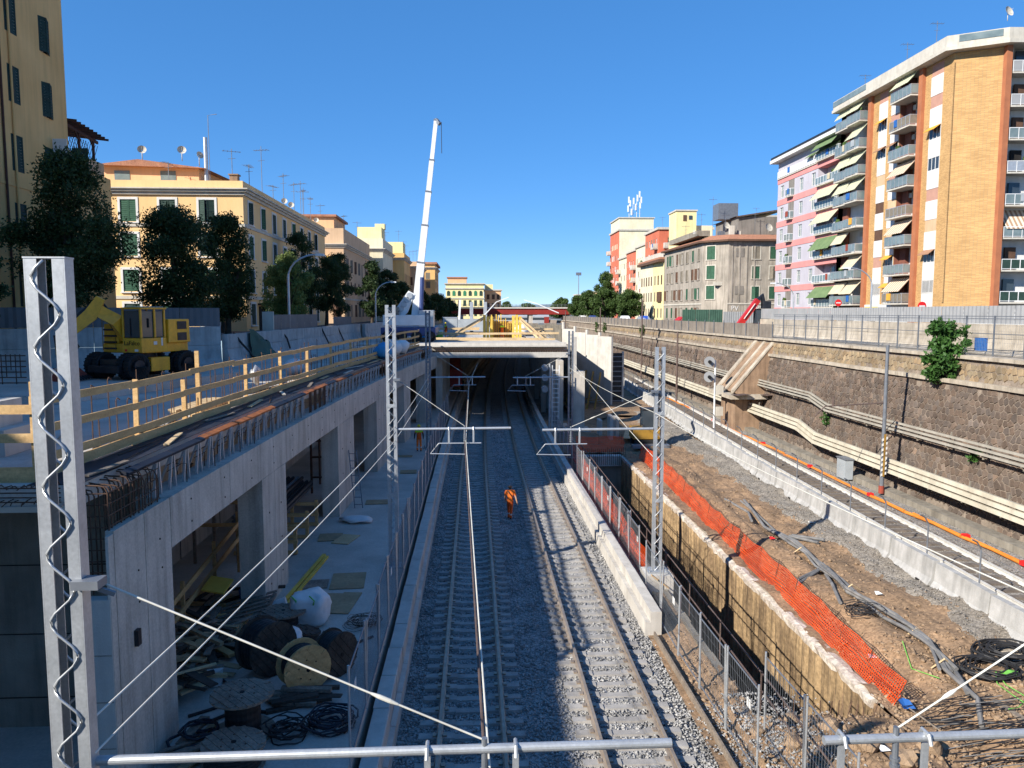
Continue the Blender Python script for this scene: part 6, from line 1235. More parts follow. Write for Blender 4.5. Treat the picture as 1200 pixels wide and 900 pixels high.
# ------------------------------------------------------------ red bridge, train, far ground items
rb = thing('red_bridge', 'dark red steel girder bridge with grey railing crossing in the distance', 'bridge', (20, 205, 9)); m = MB(); m.box(-14, 60, 204, 204.5, 9.2, 10.65); m.box(-14, 60, 203.85, 204.65, 10.55, 10.68); m.box(-14, 60, 203.85, 204.65, 9.15, 9.24); m.build('girder', 'red_bridge', rb); m = MB(); m.box(-14, 60, 204.52, 213, 10.2, 10.6); m.build('bridge_deck', 'concrete', rb); m = MB(); m.box(-14, 60, 203.7, 203.8, 10.7, 11.05); m.build('edge_beam', 'concrete_new', rb)
for i in range(74): m = MB(); m.box(-14 + i, -13.92 + i, 203.72, 203.78, 11.06, 11.85); m.build('baluster', 'galv_dark', rb)
for z in (11.4, 11.8): m = MB(); m.box(-14, 60, 203.73, 203.77, z, z + .05); m.build('handrail', 'galv_dark', rb)
for x in (-4, 14.5, 40): m = MB(); m.box(x, x + 1., 204.2, 211, -.5, 9.14); m.build('pier', 'concrete', rb)
trn = thing('passenger_train', 'silver train carriage standing beyond the red bridge', 'train', (14, 236, 6)); m = MB(); m.loft([[(x, 236 + a, z) for a, z in ((-1.4, 6.1), (1.4, 6.1), (1.4, 8.5), (.8, 8.9), (-.8, 8.9), (-1.4, 8.5))] for x in (7.2, 22.8)]); m.build('carriage', 'silver_train', trn); m = MB(); m.box(7.4, 22.4, 234.55, 234.59, 7.4, 8.1); m.build('window_band', 'glass', trn); m = MB(); m.box(21.3, 22.8, 234.5, 234.54, 6.4, 8.3); m.build('end_door', 'red_bridge', trn)
yt = MB(); yt.quad((-11, 178, 5.9), (24, 178, 5.9), (24, 320, 6.2), (-11, 320, 6.2)); struct(yt.build('far_yard', 'ballast_old'))
for i in range(14): pass
lm = thing('site_fence', 'low grey railing across the yard before the red bridge', 'fence', (12, 186, 6)); [(lambda m, x: (m.box(x, x + 1.4, 186, 186.08, 6, 7.1), m.build('panel', 'fence_brown' if i % 3 else 'galv_dark', lm)))(MB(), 2 + i * 1.5) for i in range(14)]
fl = thing('floodlight_mast', 'tall floodlight mast rising above the right tree row', 'mast', (33, 262, 7.6)); m = MB(); m.tube([(35.5, 262, 7.6), (35.5, 262, 22.6)], .14, 6); m.build('pole', 'galv_dark', fl); m = MB(); m.box(34.6, 36.4, 261.8, 262.2, 22.2, 23.2); m.build('lamp_frame', 'galv_dark', fl)
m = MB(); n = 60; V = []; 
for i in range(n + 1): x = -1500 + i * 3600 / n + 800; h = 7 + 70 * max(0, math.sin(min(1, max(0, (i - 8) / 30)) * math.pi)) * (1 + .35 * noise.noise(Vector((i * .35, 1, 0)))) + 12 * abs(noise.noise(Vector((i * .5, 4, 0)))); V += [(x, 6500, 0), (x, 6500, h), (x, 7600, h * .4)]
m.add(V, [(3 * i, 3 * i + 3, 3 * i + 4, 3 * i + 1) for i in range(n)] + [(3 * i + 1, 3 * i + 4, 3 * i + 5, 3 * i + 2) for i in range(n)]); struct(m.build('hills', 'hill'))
# ------------------------------------------------------------ machines on site
def wheel(t, c, ax, r, w, name='wheel', hub='steel_dark'):
    ax = Vector(ax).normalized(); c = Vector(c); m = MB(); prof = [(-w / 2, r * .55), (-w / 2, r * .9), (-w * .38, r), (w * .38, r), (w / 2, r * .9), (w / 2, r * .55)]
    m.tube([c + ax * a for a, _ in prof], [q for _, q in prof], 24); o = m.build(name, 'rubber', t); m = MB(); m.cyl(c, ax, r * .5, w * 1.04, 16); m.build('rim', hub, o)
    m = MB()
    for i in range(24):
        a = 2 * math.pi * i / 24; u = ax.orthogonal().normalized(); v = ax.cross(u); d = u * math.cos(a) + v * math.sin(a); m.bar(c + d * (r + .012) - ax * w * .4, c + d * (r + .012) + ax * w * .4, .05, .035, d)
    m.build('tread', 'rubber', o)
EX = Vector((-13.7, 32.4, 7.05)); ex = thing('wheeled_excavator', 'yellow wheeled excavator with folded boom and red bucket parked on the deck', 'excavator', EX)
f1 = Vector((-.45, -.9, 0)); s1 = Vector((.9, -.45, 0))
for a in (1.3, -1.3):
    for s in (1.18, .72, -.72, -1.18): wheel(ex, EX + f1 * a + s1 * s + Vector((0, 0, .56)), s1, .56, .36)
def obox(t, org, f, s, f0, f1_, s0, s1_, z0, z1, name, mat, taper=0.):
    m = MB(); V = []
    for z, k in ((z0, 0), (z1, taper)):
        for a, b in ((f0 + k, s0 + k * .3), (f1_ - k, s0 + k * .3), (f1_ - k, s1_ - k * .3), (f0 + k, s1_ - k * .3)): p = org + f * a + s * b; V.append((p.x, p.y, org.z + z))
    m.add(V, [(3, 2, 1, 0), (4, 5, 6, 7), (0, 1, 5, 4), (1, 2, 6, 5), (2, 3, 7, 6), (3, 0, 4, 7)]); o = m.build(name, mat, t); bv = o.modifiers.new('bevel', 'BEVEL'); bv.width = .03; bv.segments = 2; return o
obox(ex, EX, f1, s1, -1.7, 1.7, -.55, .55, .45, .85, 'chassis', 'steel_dark'); obox(ex, EX, f1, s1, 1.15, 1.45, -1.3, 1.3, .42, .7, 'axle', 'steel_dark'); obox(ex, EX, f1, s1, -1.45, -1.15, -1.3, 1.3, .42, .7, 'axle', 'steel_dark'); obox(ex, EX, f1, s1, -.5, .5, .57, 1.1, .3, .9, 'step', 'yellow_paint'); obox(ex, EX, f1, s1, 1.75, 2.0, -.9, .9, .3, .6, 'stabiliser', 'steel_dark')
m = MB(); m.cyl(EX + Vector((0, 0, .98)), (0, 0, 1), .6, .25, 20); m.build('slew_ring', 'steel_dark', ex)
f2 = Vector((-.33, -.944, 0)); s2 = Vector((.944, -.33, 0))
obox(ex, EX, f2, s2, -1.7, .9, -1.25, 1.05, 1.1, 1.5, 'turntable', 'yellow_paint'); obox(ex, EX, f2, s2, -1.75, -.35, -1.25, 1.15, 1.5, 2.55, 'engine_cover', 'yellow_paint', .04); obox(ex, EX, f2, s2, -.3, .85, -1.25, -.45, 1.5, 2.35, 'side_tank', 'yellow_paint', .03)
for i in range(4): obox(ex, EX, f2, s2, .86, .98, -1.15, -.5, 1.25 + i * .27, 1.33 + i * .27, 'step_tread', 'steel_dark')
for i in range(2): obox(ex, EX, f2, s2, -1.5, -.9, 1.152, 1.17, 1.6 + i * .5, 1.95 + i * .5, 'louvre', 'steel_dark')
obox(ex, EX, f2, s2, -.3, 1.2, .08, 1.08, 1.12, 1.75, 'cab_base', 'yellow_paint')
for a, b in ((1.14, .1), (1.14, 1.02), (-.25, 1.02), (-.25, .1), (.35, 1.03)): obox(ex, EX, f2, s2, a - .05, a + .05, b - .04, b + .04, 1.75, 2.98, 'cab_pillar', 'yellow_paint')
obox(ex, EX, f2, s2, -.22, 1.12, .12, 1.0, 1.76, 2.92, 'cab_glass', 'glass'); obox(ex, EX, f2, s2, -.35, 1.22, .05, 1.1, 2.98, 3.06, 'cab_roof', 'yellow_paint')
for i in range(8): obox(ex, EX, f2, s2, -.2 + i * .17, -.13 + i * .17, .1, 1.05, 3.062, 3.1, 'roof_guard_bar', 'galv')
obox(ex, EX, f2, s2, 1.201, 1.22, .2, .32, 1.18, 1.28, 'tail_lamp', 'red_sign'); obox(ex, EX, f2, s2, 1.201, 1.22, .72, .9, 1.18, 1.28, 'lamp', 'white_metal'); obox(ex, EX, f2, s2, .95, 1.0, 1.18, 1.3, 2.2, 2.6, 'mirror', 'black'); obox(ex, EX, f2, s2, .3, .5, 1.082, 1.09, 1.45, 1.6, 'sticker', 'white_paint'); obox(ex, EX, f2, s2, -.05, .05, 1.082, 1.09, 1.4, 1.75, 'sticker', 'white_paint')
obox(ex, EX, f2, s2, .1, .55, .35, .8, 1.8, 2.15, 'seat', 'steel_dark'); obox(ex, EX, f2, s2, 1.13, 1.15, .45, .5, 1.8, 2.6, 'wiper', 'black'); obox(ex, EX, f2, s2, -.9, -.7, -.9, -.7, 2.55, 2.95, 'exhaust', 'steel_dark')
for i in range(5): m = MB(); q = EX + f2 * .95 + s2 * (-1.2 + i * .17) + Vector((0, 0, 1.2)); m.tube([q, q + Vector((0, 0, 1.35))], .018, 5); m.build('handrail', 'yellow_dirty_shaded', ex) if i in (0, 4) else None
for i in range(4): m = MB(); a0 = EX + f2 * .6 + s2 * (-.35 + i * .05) + Vector((0, 0, 1.6)); m.tube([a0, a0 + Vector((-.35, -.35, .55 + i * .05)), a0 + Vector((-.55, -.5, 1.1)), a0 + Vector((-.95, -.7, 1.35))], .022, 5); m.build('hose', 'cable_black', ex)
p = f2 * 1.212 + s2 * .17 + Vector((0, 0, 1.45)); lettering('LaFalco', .27, 'ink', ex, p, (R(90), 0, math.atan2(s2.y, s2.x)))
def bx_arm(t, pts, w, name, mat):
    """box-section arm through points (pos, height)"""
    m = MB(); secs = []
    for i, (p, h) in enumerate(pts):
        a = Vector(pts[max(0, i - 1)][0]); b = Vector(pts[min(len(pts) - 1, i + 1)][0]); d = (b - a).normalized(); side = d.cross(Vector((0, 0, 1))); side = (side if side.length > .1 else Vector((0, 1, 0))).normalized() * w / 2; up = side.cross(d).normalized() * h / 2; p = Vector(p); secs.append([p - side - up, p + side - up, p + side + up, p - side + up])
    m.loft(secs); return m.build(name, mat, t)
Q = lambda dx, dy, dz: EX + Vector((dx, dy, dz))
bx_arm(ex, [(Q(-.35, -.6, 1.75), .5), (Q(-.6, -1.0, 2.5), .55), (Q(-1.25, -1.3, 2.95), .5)], .4, 'boom', 'yellow_paint'); bx_arm(ex, [(Q(-1.05, -1.3, 3.45), .35), (Q(-1.45, -1.4, 2.75), .55), (Q(-2.5, -1.8, 1.75), .38)], .34, 'adjustable_boom', 'yellow_paint'); bx_arm(ex, [(Q(-2.45, -1.8, 1.95), .4), (Q(-2.5, -1.85, 1.1), .36), (Q(-2.42, -1.85, .6), .26)], .3, 'stick', 'yellow_paint')
for a, b in ((Q(-.5, -.85, 2.2), Q(-1.1, -1.2, 3.35)), (Q(-1.3, -1.35, 3.3), Q(-2.3, -1.75, 2.3)), (Q(-2.7, -1.9, 1.9), Q(-2.6, -1.9, .8))): m = MB(); m.tube([a, a.lerp(b, .6)], .085, 10); m.tube([a.lerp(b, .6), b], .045, 8); m.build('hydraulic_cylinder', 'steel_dark', ex)
m = MB(); prof = [(-.55, .5), (.1, .62), (.62, .2), (.3, -.02), (-.25, -.05), (-.5, .15)]; m.loft([[Q(-2.3, -1.9, 0) + Vector((a, s, z)) for a, z in prof] for s in (-.5, .5)]); m.build('bucket', 'red_rust', ex)
for i in range(5): m = MB(); m.bar(Q(-1.72, -2.35 + i * .22, .2), Q(-1.5, -2.35 + i * .22, .08), .07); m.build('bucket_tooth', 'steel_dark', ex)
for i in range(3): m = MB(); m.tube([Q(-2.2, -1.65, 1.9), Q(-2.0 + i * .05, -1.6, 1.4), Q(-2.15, -1.6, 1.15), Q(-2.35, -1.7, 1.3)], .022, 5); m.build('hose', 'cable_black', ex)

ex.scale = (.93, .93, .93)
# mobile crane
CR = Vector((-6.3, 75, 6.9)); cr = thing('mobile_crane', 'white mobile crane with long raised telescopic boom on the deck', 'crane', CR)
obox(cr, CR, Vector((1, 0, 0)), Vector((0, 1, 0)), -2.6, 2.6, -1.3, 6., .55, 1.35, 'carrier', 'blue_dark'); obox(cr, CR, Vector((1, 0, 0)), Vector((0, 1, 0)), -2.4, 1.6, -1.2, 1.2, 1.55, 2.55, 'superstructure', 'white_metal'); obox(cr, CR, Vector((1, 0, 0)), Vector((0, 1, 0)), -2.2, -.9, -1.22, 0, 2.56, 3.3, 'operator_cab', 'glass'); obox(cr, CR, Vector((1, 0, 0)), Vector((0, 1, 0)), 1.0, 2.4, -1., 1., 1.4, 3.0, 'counterweight', 'galv')
for x in (-2.0, -.6, .8, 2.1): wheel(cr, CR + Vector((x, -1.3, .5)), (0, 1, 0), .5, .4)
p0 = Vector((-5.7, 75, 9.3)); p1 = Vector((-3.55, 75.5, 28.0)); d = p1 - p0; cuts = [0, .28, .47, .64, .8, 1.]; ws = [.72, .62, .54, .46, .38]
for i in range(5):
    m = MB(); m.bar(p0 + d * cuts[i], p0 + d * cuts[i + 1], ws[i], ws[i] * 1.1, (0, 1, 0)); m.build('boom_section', 'white_metal', cr)
    m = MB(); m.bar(p0 + d * (cuts[i + 1] - .008), p0 + d * cuts[i + 1], ws[i] + .06, ws[i] * 1.1 + .06, (0, 1, 0)); m.build('boom_collar', 'galv_dark', cr)
m = MB(); m.bar(p1, p1 + Vector((.35, -.3, -.5)), .3); m.build('boom_head', 'galv_dark', cr); m = MB(); m.tube([p1 + Vector((.5, -.3, -.3)), p1 + Vector((.52, -.3, -3.2))], .03, 5); m.build('hoist_rope', 'cable_black', cr); m = MB(); m.tube([Vector((-5.15, 74.6, 9.0)), p0 + d * .2 + Vector((.3, -.5, 0))], .2, 10); m.build('luffing_cylinder', 'blue_dark', cr)
bx_arm(cr, [((-7.9, 75, 8.9), .9), ((-6.9, 75, 10.0), 1.1), ((-6.0, 75, 11.6), .7)], .8, 'winch_housing', 'white_metal')
for i in range(6): m = MB(); c = Vector((-7.6, 74.55, 9.2)).lerp(Vector((-6.2, 74.55, 11.3)), i / 5); m.cyl(c, (0, 1, 0), .3, .12, 12); m.build('rope_drum', 'galv', cr)
# far small white crane and grey boxes behind
c2 = thing('lorry_crane', 'small white lorry crane with thin arms beyond the formwork', 'crane', (-1, 110, 7)); bx_arm(c2, [((-2.2, 110, 8), .3), ((-2.0, 110, 11.5), .28)], .25, 'column', 'white_metal'); bx_arm(c2, [((1.0, 112, 8.8), .16), ((3.2, 112, 11.2), .12), ((5.0, 112, 11.9), .1)], .12, 'arm', 'white_metal'); bx_arm(c2, [((12.3, 112, 9.6), .14), ((9, 112, 11.0), .12), ((7.2, 112, 11.5), .1)], .12, 'arm', 'white_metal'); obox(c2, Vector((-1, 110, 6.9)), Vector((1, 0, 0)), Vector((0, 1, 0)), -1.8, 2.4, -1, 3, .2, 1.8, 'lorry_body', 'grey_box')
for x, y, z in ((-.4, 112, 1.0), (1.6, 112, 1.0)): obox(c2, Vector((x, y, 6.9)), Vector((1, 0, 0)), Vector((0, 1, 0)), -.25, .25, 0, .4, 0, 4.3, 'lattice_post', 'galv')
ct = thing('site_container', 'grey site container left of the yellow formwork', 'container', (-3, 96, 6.9)); obox(ct, Vector((-3, 96, 6.9)), Vector((1, 0, 0)), Vector((0, 1, 0)), -.9, .9, 0, 2.4, 0, 2.1, 'body', 'grey_box'); obox(ct, Vector((-3, 96, 6.9)), Vector((1, 0, 0)), Vector((0, 1, 0)), -.95, .95, -.05, 2.45, 2.1, 2.2, 'roof', 'galv')
# red telehandler on the right street
TH = Vector((26.0, 71, 7.65)); th = thing('telehandler', 'red telehandler with raised boom and black head on right street', 'telehandler', TH); X1 = Vector((1, 0, 0)); Y1 = Vector((0, 1, 0))
obox(th, TH, X1, Y1, -1.2, 1.5, -.8, .8, .4, 1.0, 'chassis', 'red_paint'); obox(th, TH, X1, Y1, .15, 1.15, -.75, .2, 1., 2.3, 'cab', 'glass'); obox(th, TH, X1, Y1, .1, 1.2, -.8, .25, 2.3, 2.38, 'cab_roof', 'black')
for x in (-.8, 1.1): [wheel(th, TH + Vector((x, s, .45)), (0, 1, 0), .45, .32) for s in (-.85, .85)]
bx_arm(th, [(TH + Vector((-1.3, -.3, .9)), .55), (TH + Vector((.35, -.3, 3.2)), .48)], .5, 'boom', 'red_paint'); bx_arm(th, [(TH + Vector((.3, -.3, 3.1)), .4), (TH + Vector((.75, -.3, 3.65)), .35), (TH + Vector((.95, -.3, 2.7)), .35)], .34, 'boom_head', 'steel_dark'); obox(th, TH, X1, Y1, .8, 1.55, -.6, .1, 2.4, 3.1, 'carriage', 'steel_dark')
m = MB(); m.bar(TH + Vector((-1.0, -.57, 1.45)), TH + Vector((0, -.57, 2.85)), .03, .25, (0, 1, 0)); m.build('boom_lettering_strip', 'white_paint', th)
# yellow mini excavator beyond the pit; body colour darkened to stand for shade
me_ = Vector((12.4, 54, .2)); mx = thing('mini_excavator', 'small yellow tracked excavator in shade beyond the pit', 'excavator', me_); obox(mx, me_, X1, Y1, -1.1, 1.1, -.9, -.5, 0, .5, 'track', 'rubber'); obox(mx, me_, X1, Y1, -1.1, 1.1, .5, .9, 0, .5, 'track', 'rubber'); obox(mx, me_, X1, Y1, -1.2, .8, -.8, .8, .55, 1.35, 'body', 'yellow_dirty_shaded'); obox(mx, me_, X1, Y1, -.5, .5, -.6, .4, 1.35, 2.6, 'cab', 'glass'); obox(mx, me_, X1, Y1, -.55, .55, -.65, .45, 2.6, 2.7, 'cab_roof', 'steel_dark'); bx_arm(mx, [(me_ + Vector((.6, .2, 1.2)), .3), (me_ + Vector((.9, .6, 3.2)), .3), (me_ + Vector((.7, 1.6, 3.9)), .25)], .2, 'boom', 'steel_dark'); obox(mx, me_, X1, Y1, -1.4, 1.2, -1.6, -1.0, .02, .28, 'blade', 'galv_dark')

# ------------------------------------------------------------ formwork and materials on the roof slab
fw = thing('timber_formwork', 'yellow timber formwork box with diagonal props on the roof slab', 'formwork', (2.4, 80, 6.86)); z0 = 6.87
for x in (.9, 1.25, 1.6, 3.9, 4.25, 4.6): m = MB(); m.box(x, x + .28, 79.6, 79.9, z0, z0 + random.uniform(2.3, 2.65)); m.build('panel', 'wood_yellow', fw)
m = MB(); m.box(1.7, 4.2, 82.6, 82.8, z0, z0 + 1.9); m.build('back_panel', 'wood', fw); m = MB(); m.box(1.88, 1.98, 80, 82.6, z0, z0 + 2.3); m.build('side_panel', 'wood_yellow', fw); m = MB(); m.box(4.1, 4.2, 80, 82.6, z0, z0 + 2.3); m.build('side_panel', 'wood_yellow', fw)
for i in range(10): x = 1.8 + i * .25; m = MB(); m.box(x, x + .09, 82.4, 82.58, z0, z0 + random.uniform(1.7, 2.7)); m.build('stud', 'wood_yellow', fw)
for a, b in (((-3.2, 79, z0), (.95, 79.4, z0 + 2.3)), ((-2.6, 80.5, z0), (1.0, 80.2, z0 + 2.2)), ((7.2, 79, z0 + .1), (4.8, 79.4, z0 + 2.2)), ((7.6, 81, z0 + .1), (4.8, 80.2, z0 + 1.9)), ((6.6, 78, z0 + .1), (4.7, 79.2, z0 + 2.0))): m = MB(); m.bar(a, b, .16, .2); m.build('prop', 'wood_pale', fw)
for a, b in (((-9, 77.5, z0 + .75), (1, 77.5, z0 + .7)), ((-6, 78, z0 + .2), (5.2, 78, z0 + .15)), ((.5, 77, z0 + .7), (8.5, 77, z0 + .75)), ((-3.5, 70.5, z0 + .45), (6.5, 70.5, z0 + .4)), ((-7, 84, z0 + 1.1), (.5, 84, z0 + 1.0)), ((5, 84, z0 + 1.0), (8.6, 84, z0 + 1.0)), ((-6, 90, z0 + .9), (.6, 90, z0 + 1.0)), ((-2.6, 74, z0 + .2), (7.8, 74, z0 + .25))): m = MB(); m.bar(a, b, .08, .2); m.build('walkway_board', 'wood_pale', fw)
tc = thing('timber_pile', 'jumbled pale timbers piled on the right corner of the roof slab', 'timber', (7, 84, z0)); rd = random.Random(5)
for i in range(34): a = Vector((rd.uniform(5.4, 8.4), rd.uniform(80, 100), z0 + rd.uniform(.05, .9))); an = rd.uniform(0, 3.14); L = rd.uniform(.8, 2.6); m = MB(); m.bar(a, a + Vector((math.cos(an) * L, math.sin(an) * L, rd.uniform(-.3, .4))), .12, .1); m.build('plank', 'wood_pale' if i % 3 else 'wood', tc)
for i, (x, y, s, mt, lab) in enumerate(((5.6, 92, .9, 'bag_white', 'white bulk bag beside the yellow formwork'), (6.5, 93, .8, 'bag_white', 'second white bulk bag near the timber pile'), (4.6, 95, .8, 'hi_orange', 'orange netting heap behind the yellow formwork'), (3.8, 94, .7, 'bag_white', 'small white sack right behind the formwork'))): m = MB(); m.blob((x, y, z0 + s * .7), s, i, 2, (1, 1, .9), .15); tag(m.build('bulk_bag', mt, smooth=True), lab, 'bag', 'bags on the roof slab')
for i, (x, y, w, h, mt, lab) in enumerate(((-5.4, 84, 1.2, 1.0, 'blue_light', 'light blue box on the deck left of portal'), (-4.6, 80, .9, .8, 'hi_yellow', 'lime green bin at the deck edge'), (-3.7, 80.5, .9, .8, 'green_cable', 'green bin beside the lime bin'), (-4.4, 86, .8, 1.1, 'hi_orange', 'orange bin behind the green bins'))): obox(thing('site_bin', lab, 'bin', (x, y, z0), 'bins on the deck'), Vector((x, y, z0)), X1, Y1, -w / 2, w / 2, -.4, .4, .02, h, 'body', mt, .04)
for i, (x, y, s, mt, lab) in enumerate(((-5.9, 50, .62, 'blue_light', 'light blue covered bag on the deck behind platform mast'), (-5.6, 52.8, .72, 'bag_white', 'big white bag on the deck beside the blue one'), (-5.3, 55.6, .62, 'bag_white', 'second big white bag on the deck near the portal'), (-8.6, 37, .5, 'bag_white', 'white wrapped bundle on the deck behind guard rail'))): m = MB(); m.blob((x, y, DZ + s * .75), s, i + 9, 2, (1, 1.1, .85), .14); tag(m.build('bulk_bag', mt, smooth=True), lab, 'bag', 'bags on the deck')
pk = thing('plank_stack', 'low stack of pale planks lying on the sunny deck strip', 'planks', (-8.4, 23.5, DZ)); 
for i in range(10): m = MB(); q = i // 5; m.bar((-8.75 + (i % 5) * .17 - q * .04, 22.4 + random.uniform(-.2, .2), DZ + .06 + q * .07), (-8.75 + (i % 5) * .17, 25.6 + random.uniform(-.3, .3), DZ + .06 + q * .07), .15, .06); m.build('plank', 'wood_pale', pk)
hs = thing('concrete_block', 'stepped pale concrete block at the left end of the deck', 'block', (-10.5, 16.5, DZ)); m = MB(); m.box(-13.2, -9.6, 16., 17.4, DZ + .004, DZ + .55); m.box(-13.2, -9.9, 16.2, 17.2, DZ + .552, DZ + 1.1); m.build('body', 'concrete_new', hs)
rk = thing('rebar_mats', 'rusty stacked reinforcement mats at left edge of the deck', 'rebar', (-18.6, 29, 7.05))
for i in range(26): m = MB(); x = -19.8 + i * .16; m.tube([(x, 27.5, 7.2 + (i % 3) * .25), (x, 27.5, 8.25)], .02, 4); m.build('rebar', 'rebar', rk)
for i in range(6): m = MB(); m.tube([(-19.9, 27.48, 7.25 + i * .19), (-15.6, 27.48, 7.25 + i * .19)], .02, 4); m.build('rebar', 'rebar', rk)
for i, pts in enumerate(([(-7.6, 15, DZ + .04), (-8.4, 17.5, DZ + .04), (-7.9, 20, DZ + .05), (-8.6, 23, DZ + .04), (-8.1, 27, DZ + .05)], [(-8.2, 28, DZ + .04), (-7.7, 31, DZ + .05), (-8.3, 34, DZ + .04), (-7.9, 37, DZ + .05)])): m = MB(); m.tube(pts, .04, 6); tag(m.build('site_cable', 'cable_black'), ('black cable snaking over the near deck behind guard rail', 'black cable further along the deck behind guard rail')[i], 'cable', 'cables on the deck')
m = MB(); m.blob((-7.75, 27.5, DZ + .75), .26, 4, 2, (.6, .8, 1.2), .3); tag(m.build('wrapped_tool', 'galv', smooth=True), 'grey wrapped tool hung on the guard rail', 'tool')
# ------------------------------------------------------------ platform storage: reels, bags, timber
def reel(label, c, ax, r, w, core, mat='wood_old', cab='cable_black', fill=.75):
    t = thing('cable_reel', label, 'cable reel', (c[0], c[1], PZ), 'wooden cable reels on the platform'); c = Vector(c); ax = Vector(ax).normalized(); u = ax.orthogonal().normalized(); v = ax.cross(u)
    for s in (-1, 1):
        cc = c + ax * s * w / 2; m = MB(); m.cyl(cc, ax, r * .985, .035, 28); o = m.build('flange', mat, t)
        k = int(2 * r / .14)
        for i in range(k):
            q = -r + (i + .5) * 2 * r / k; h = math.sqrt(max(.0004, r * r - (abs(q) + r / k) ** 2)); m = MB(); p = cc + ax * s * .03 + u * q; m.bar(p - v * h, p + v * h, 2 * r / k - .012, .022, ax); m.build('plank', mat, o)
        m = MB(); m.cyl(cc + ax * s * .045, ax, .05, .02, 12); m.build('hub_hole', 'black', o)
        for a in range(6): m = MB(); m.cyl(cc + ax * s * .046 + (u * math.cos(a * 1.047) + v * math.sin(a * 1.047)) * r * .42, ax, .018, .02, 6); m.build('bolt', 'rebar', o)
    m = MB(); n = 10; rr = r * (core + (1 - core) * fill); m.tube([c + ax * ((i / n - .5) * w * .94) for i in range(n + 1)], [rr * (1 + (.012 if i % 2 else -.012)) for i in range(n + 1)], 24); m.build('wound_cable', cab, t); return t
reel('flat pale wooden cable reel wound with black cable, standing upright on the platform', (-4.9, 15.7, PZ + .47), (0, 0, 1), .66, .82, .55, 'wood_old', 'cable_black', .0)
reel('low wooden reel cut by the bottom edge beside near boom', (-4.75, 14.55, PZ + .25), (.05, 0, 1), .62, .4, .5)
reel('large dark cable reel standing on edge left of the yellow one', (-5.15, 18.5, PZ + .68), (.75, -.65, .0), .68, .62, .5, 'wood_dark')
reel('yellowish cable reel with dark cable standing on edge', (-4.05, 17.6, PZ + .58), (.55, -.8, 0), .58, .5, .5, 'wood', 'cable_black', .6)
reel('black cable reel standing behind the yellowish one', (-3.45, 18.35, PZ + .55), (.8, -.6, 0), .55, .42, .5, 'wood_dark')
reel('weathered reel lying flat beside the white bulk bag', (-5.35, 21.0, PZ + .3), (0, .03, 1), .62, .5, .5, 'wood_old', 'cable_black', .3)
reel('far dark reel lying behind the white bag', (-4.6, 20.3, PZ + .16), (.2, .1, 1), .4, .25, .5, 'wood_dark')
def bag(label, x, y, s, seed, sq):
    m = MB(); m.blob((0, 0, 0), 1, seed, 4, (1, 1, 1), 0.); V = []
    for p in m.v:
        p = Vector(p); q = Vector([math.copysign(abs(v) ** .62, v) for v in p]); q = Vector((q.x * sq[0], q.y * sq[1], q.z * sq[2])) * s
        q *= 1 - .10 * max(0, q.z / (s * sq[2])); f = q * (3.4 / s) + Vector((seed * 5, 0, 0))
        q += p * (-.16 * s * abs(noise.noise(f * .55)) - .07 * s * abs(noise.noise(f * 1.5))) + Vector((noise.noise(f * .3), noise.noise(f * .3 + Vector((4, 0, 0))), 1.2 * noise.noise(f * .35 + Vector((0, 6, 0))))) * .16 * s
        V.append((x + q.x, y + q.y, max(PZ + .01, PZ + s * sq[2] * .93 + q.z)))
    m.v = V; o = tag(m.build('bulk_bag', 'bag_white', smooth=True), label, 'bag', 'white bulk bags on the platform')
    for k in range(2): m = MB(); m.tube([(x + .2 - .5 * k, y - s * .7, PZ + s * 1.2), (x + .25 - .5 * k, y - s * .85, PZ + s * 1.5), (x + .1 - .5 * k, y - s * .7, PZ + s * 1.7)], .02, 5); m.build('lifting_loop', 'green_cable', o)
    return o
bag('large crumpled white bulk bag between the reels and plywood', -4.75, 21.5, .55, 3, (1.05, .95, .95)); bag('smaller white bulk bag slumped behind the dark reel', -5.05, 19.7, .42, 5, (1.2, .9, .8))
def bucket(label, x, y, mat, tilt=0):
    t = thing('bucket', label, 'bucket', (x, y, PZ), 'buckets in the first bay'); m = MB(); d = Vector((math.sin(tilt), .2 * math.sin(tilt), math.cos(tilt))); b = Vector((x, y, PZ + (.02 if not tilt else .16))); m.tube([b, b + d * .38, b + d * .37, b + d * .05], [.15, .18, .165, .14], 18); m.build('body', mat, t); m = MB(); m.tube([b + d * .36, b + d * .385], [.19, .19], 18, False); m.build('rim', mat, t)
bucket('blue plastic bucket in the first bay by the timber handrail', -7.05, 23.2, 'blue'); bucket('white plastic bucket next to the blue one', -6.6, 23.2, 'white_paint'); bucket('white bucket lying tipped over near the white bag', -6.0, 22.4, 'bag_white', 1.35); bucket('white paint tin among timber beside the dark reel', -6.2, 17.9, 'bag_white')
pa = thing('pallet', 'grey wooden pallet tilted over rubble in the first bay', 'pallet', (-6.7, 21.6, PZ + .2))
for i in range(6): m = MB(); m.bar((-7.3 + .0, 20.9 + i * .26, PZ + .18 + i * .03), (-5.9, 21.2 + i * .26, PZ + .45 + i * .03), .14, .025); m.build('slat', 'wood_old', pa)
for i in range(3): m = MB(); m.bar((-7.2 + i * .6, 20.9 + i * .12, PZ + .12 + i * .1), (-7.2 + i * .6, 22.4 + i * .12, PZ + .25 + i * .1), .1, .09); m.build('bearer', 'wood_old', pa)
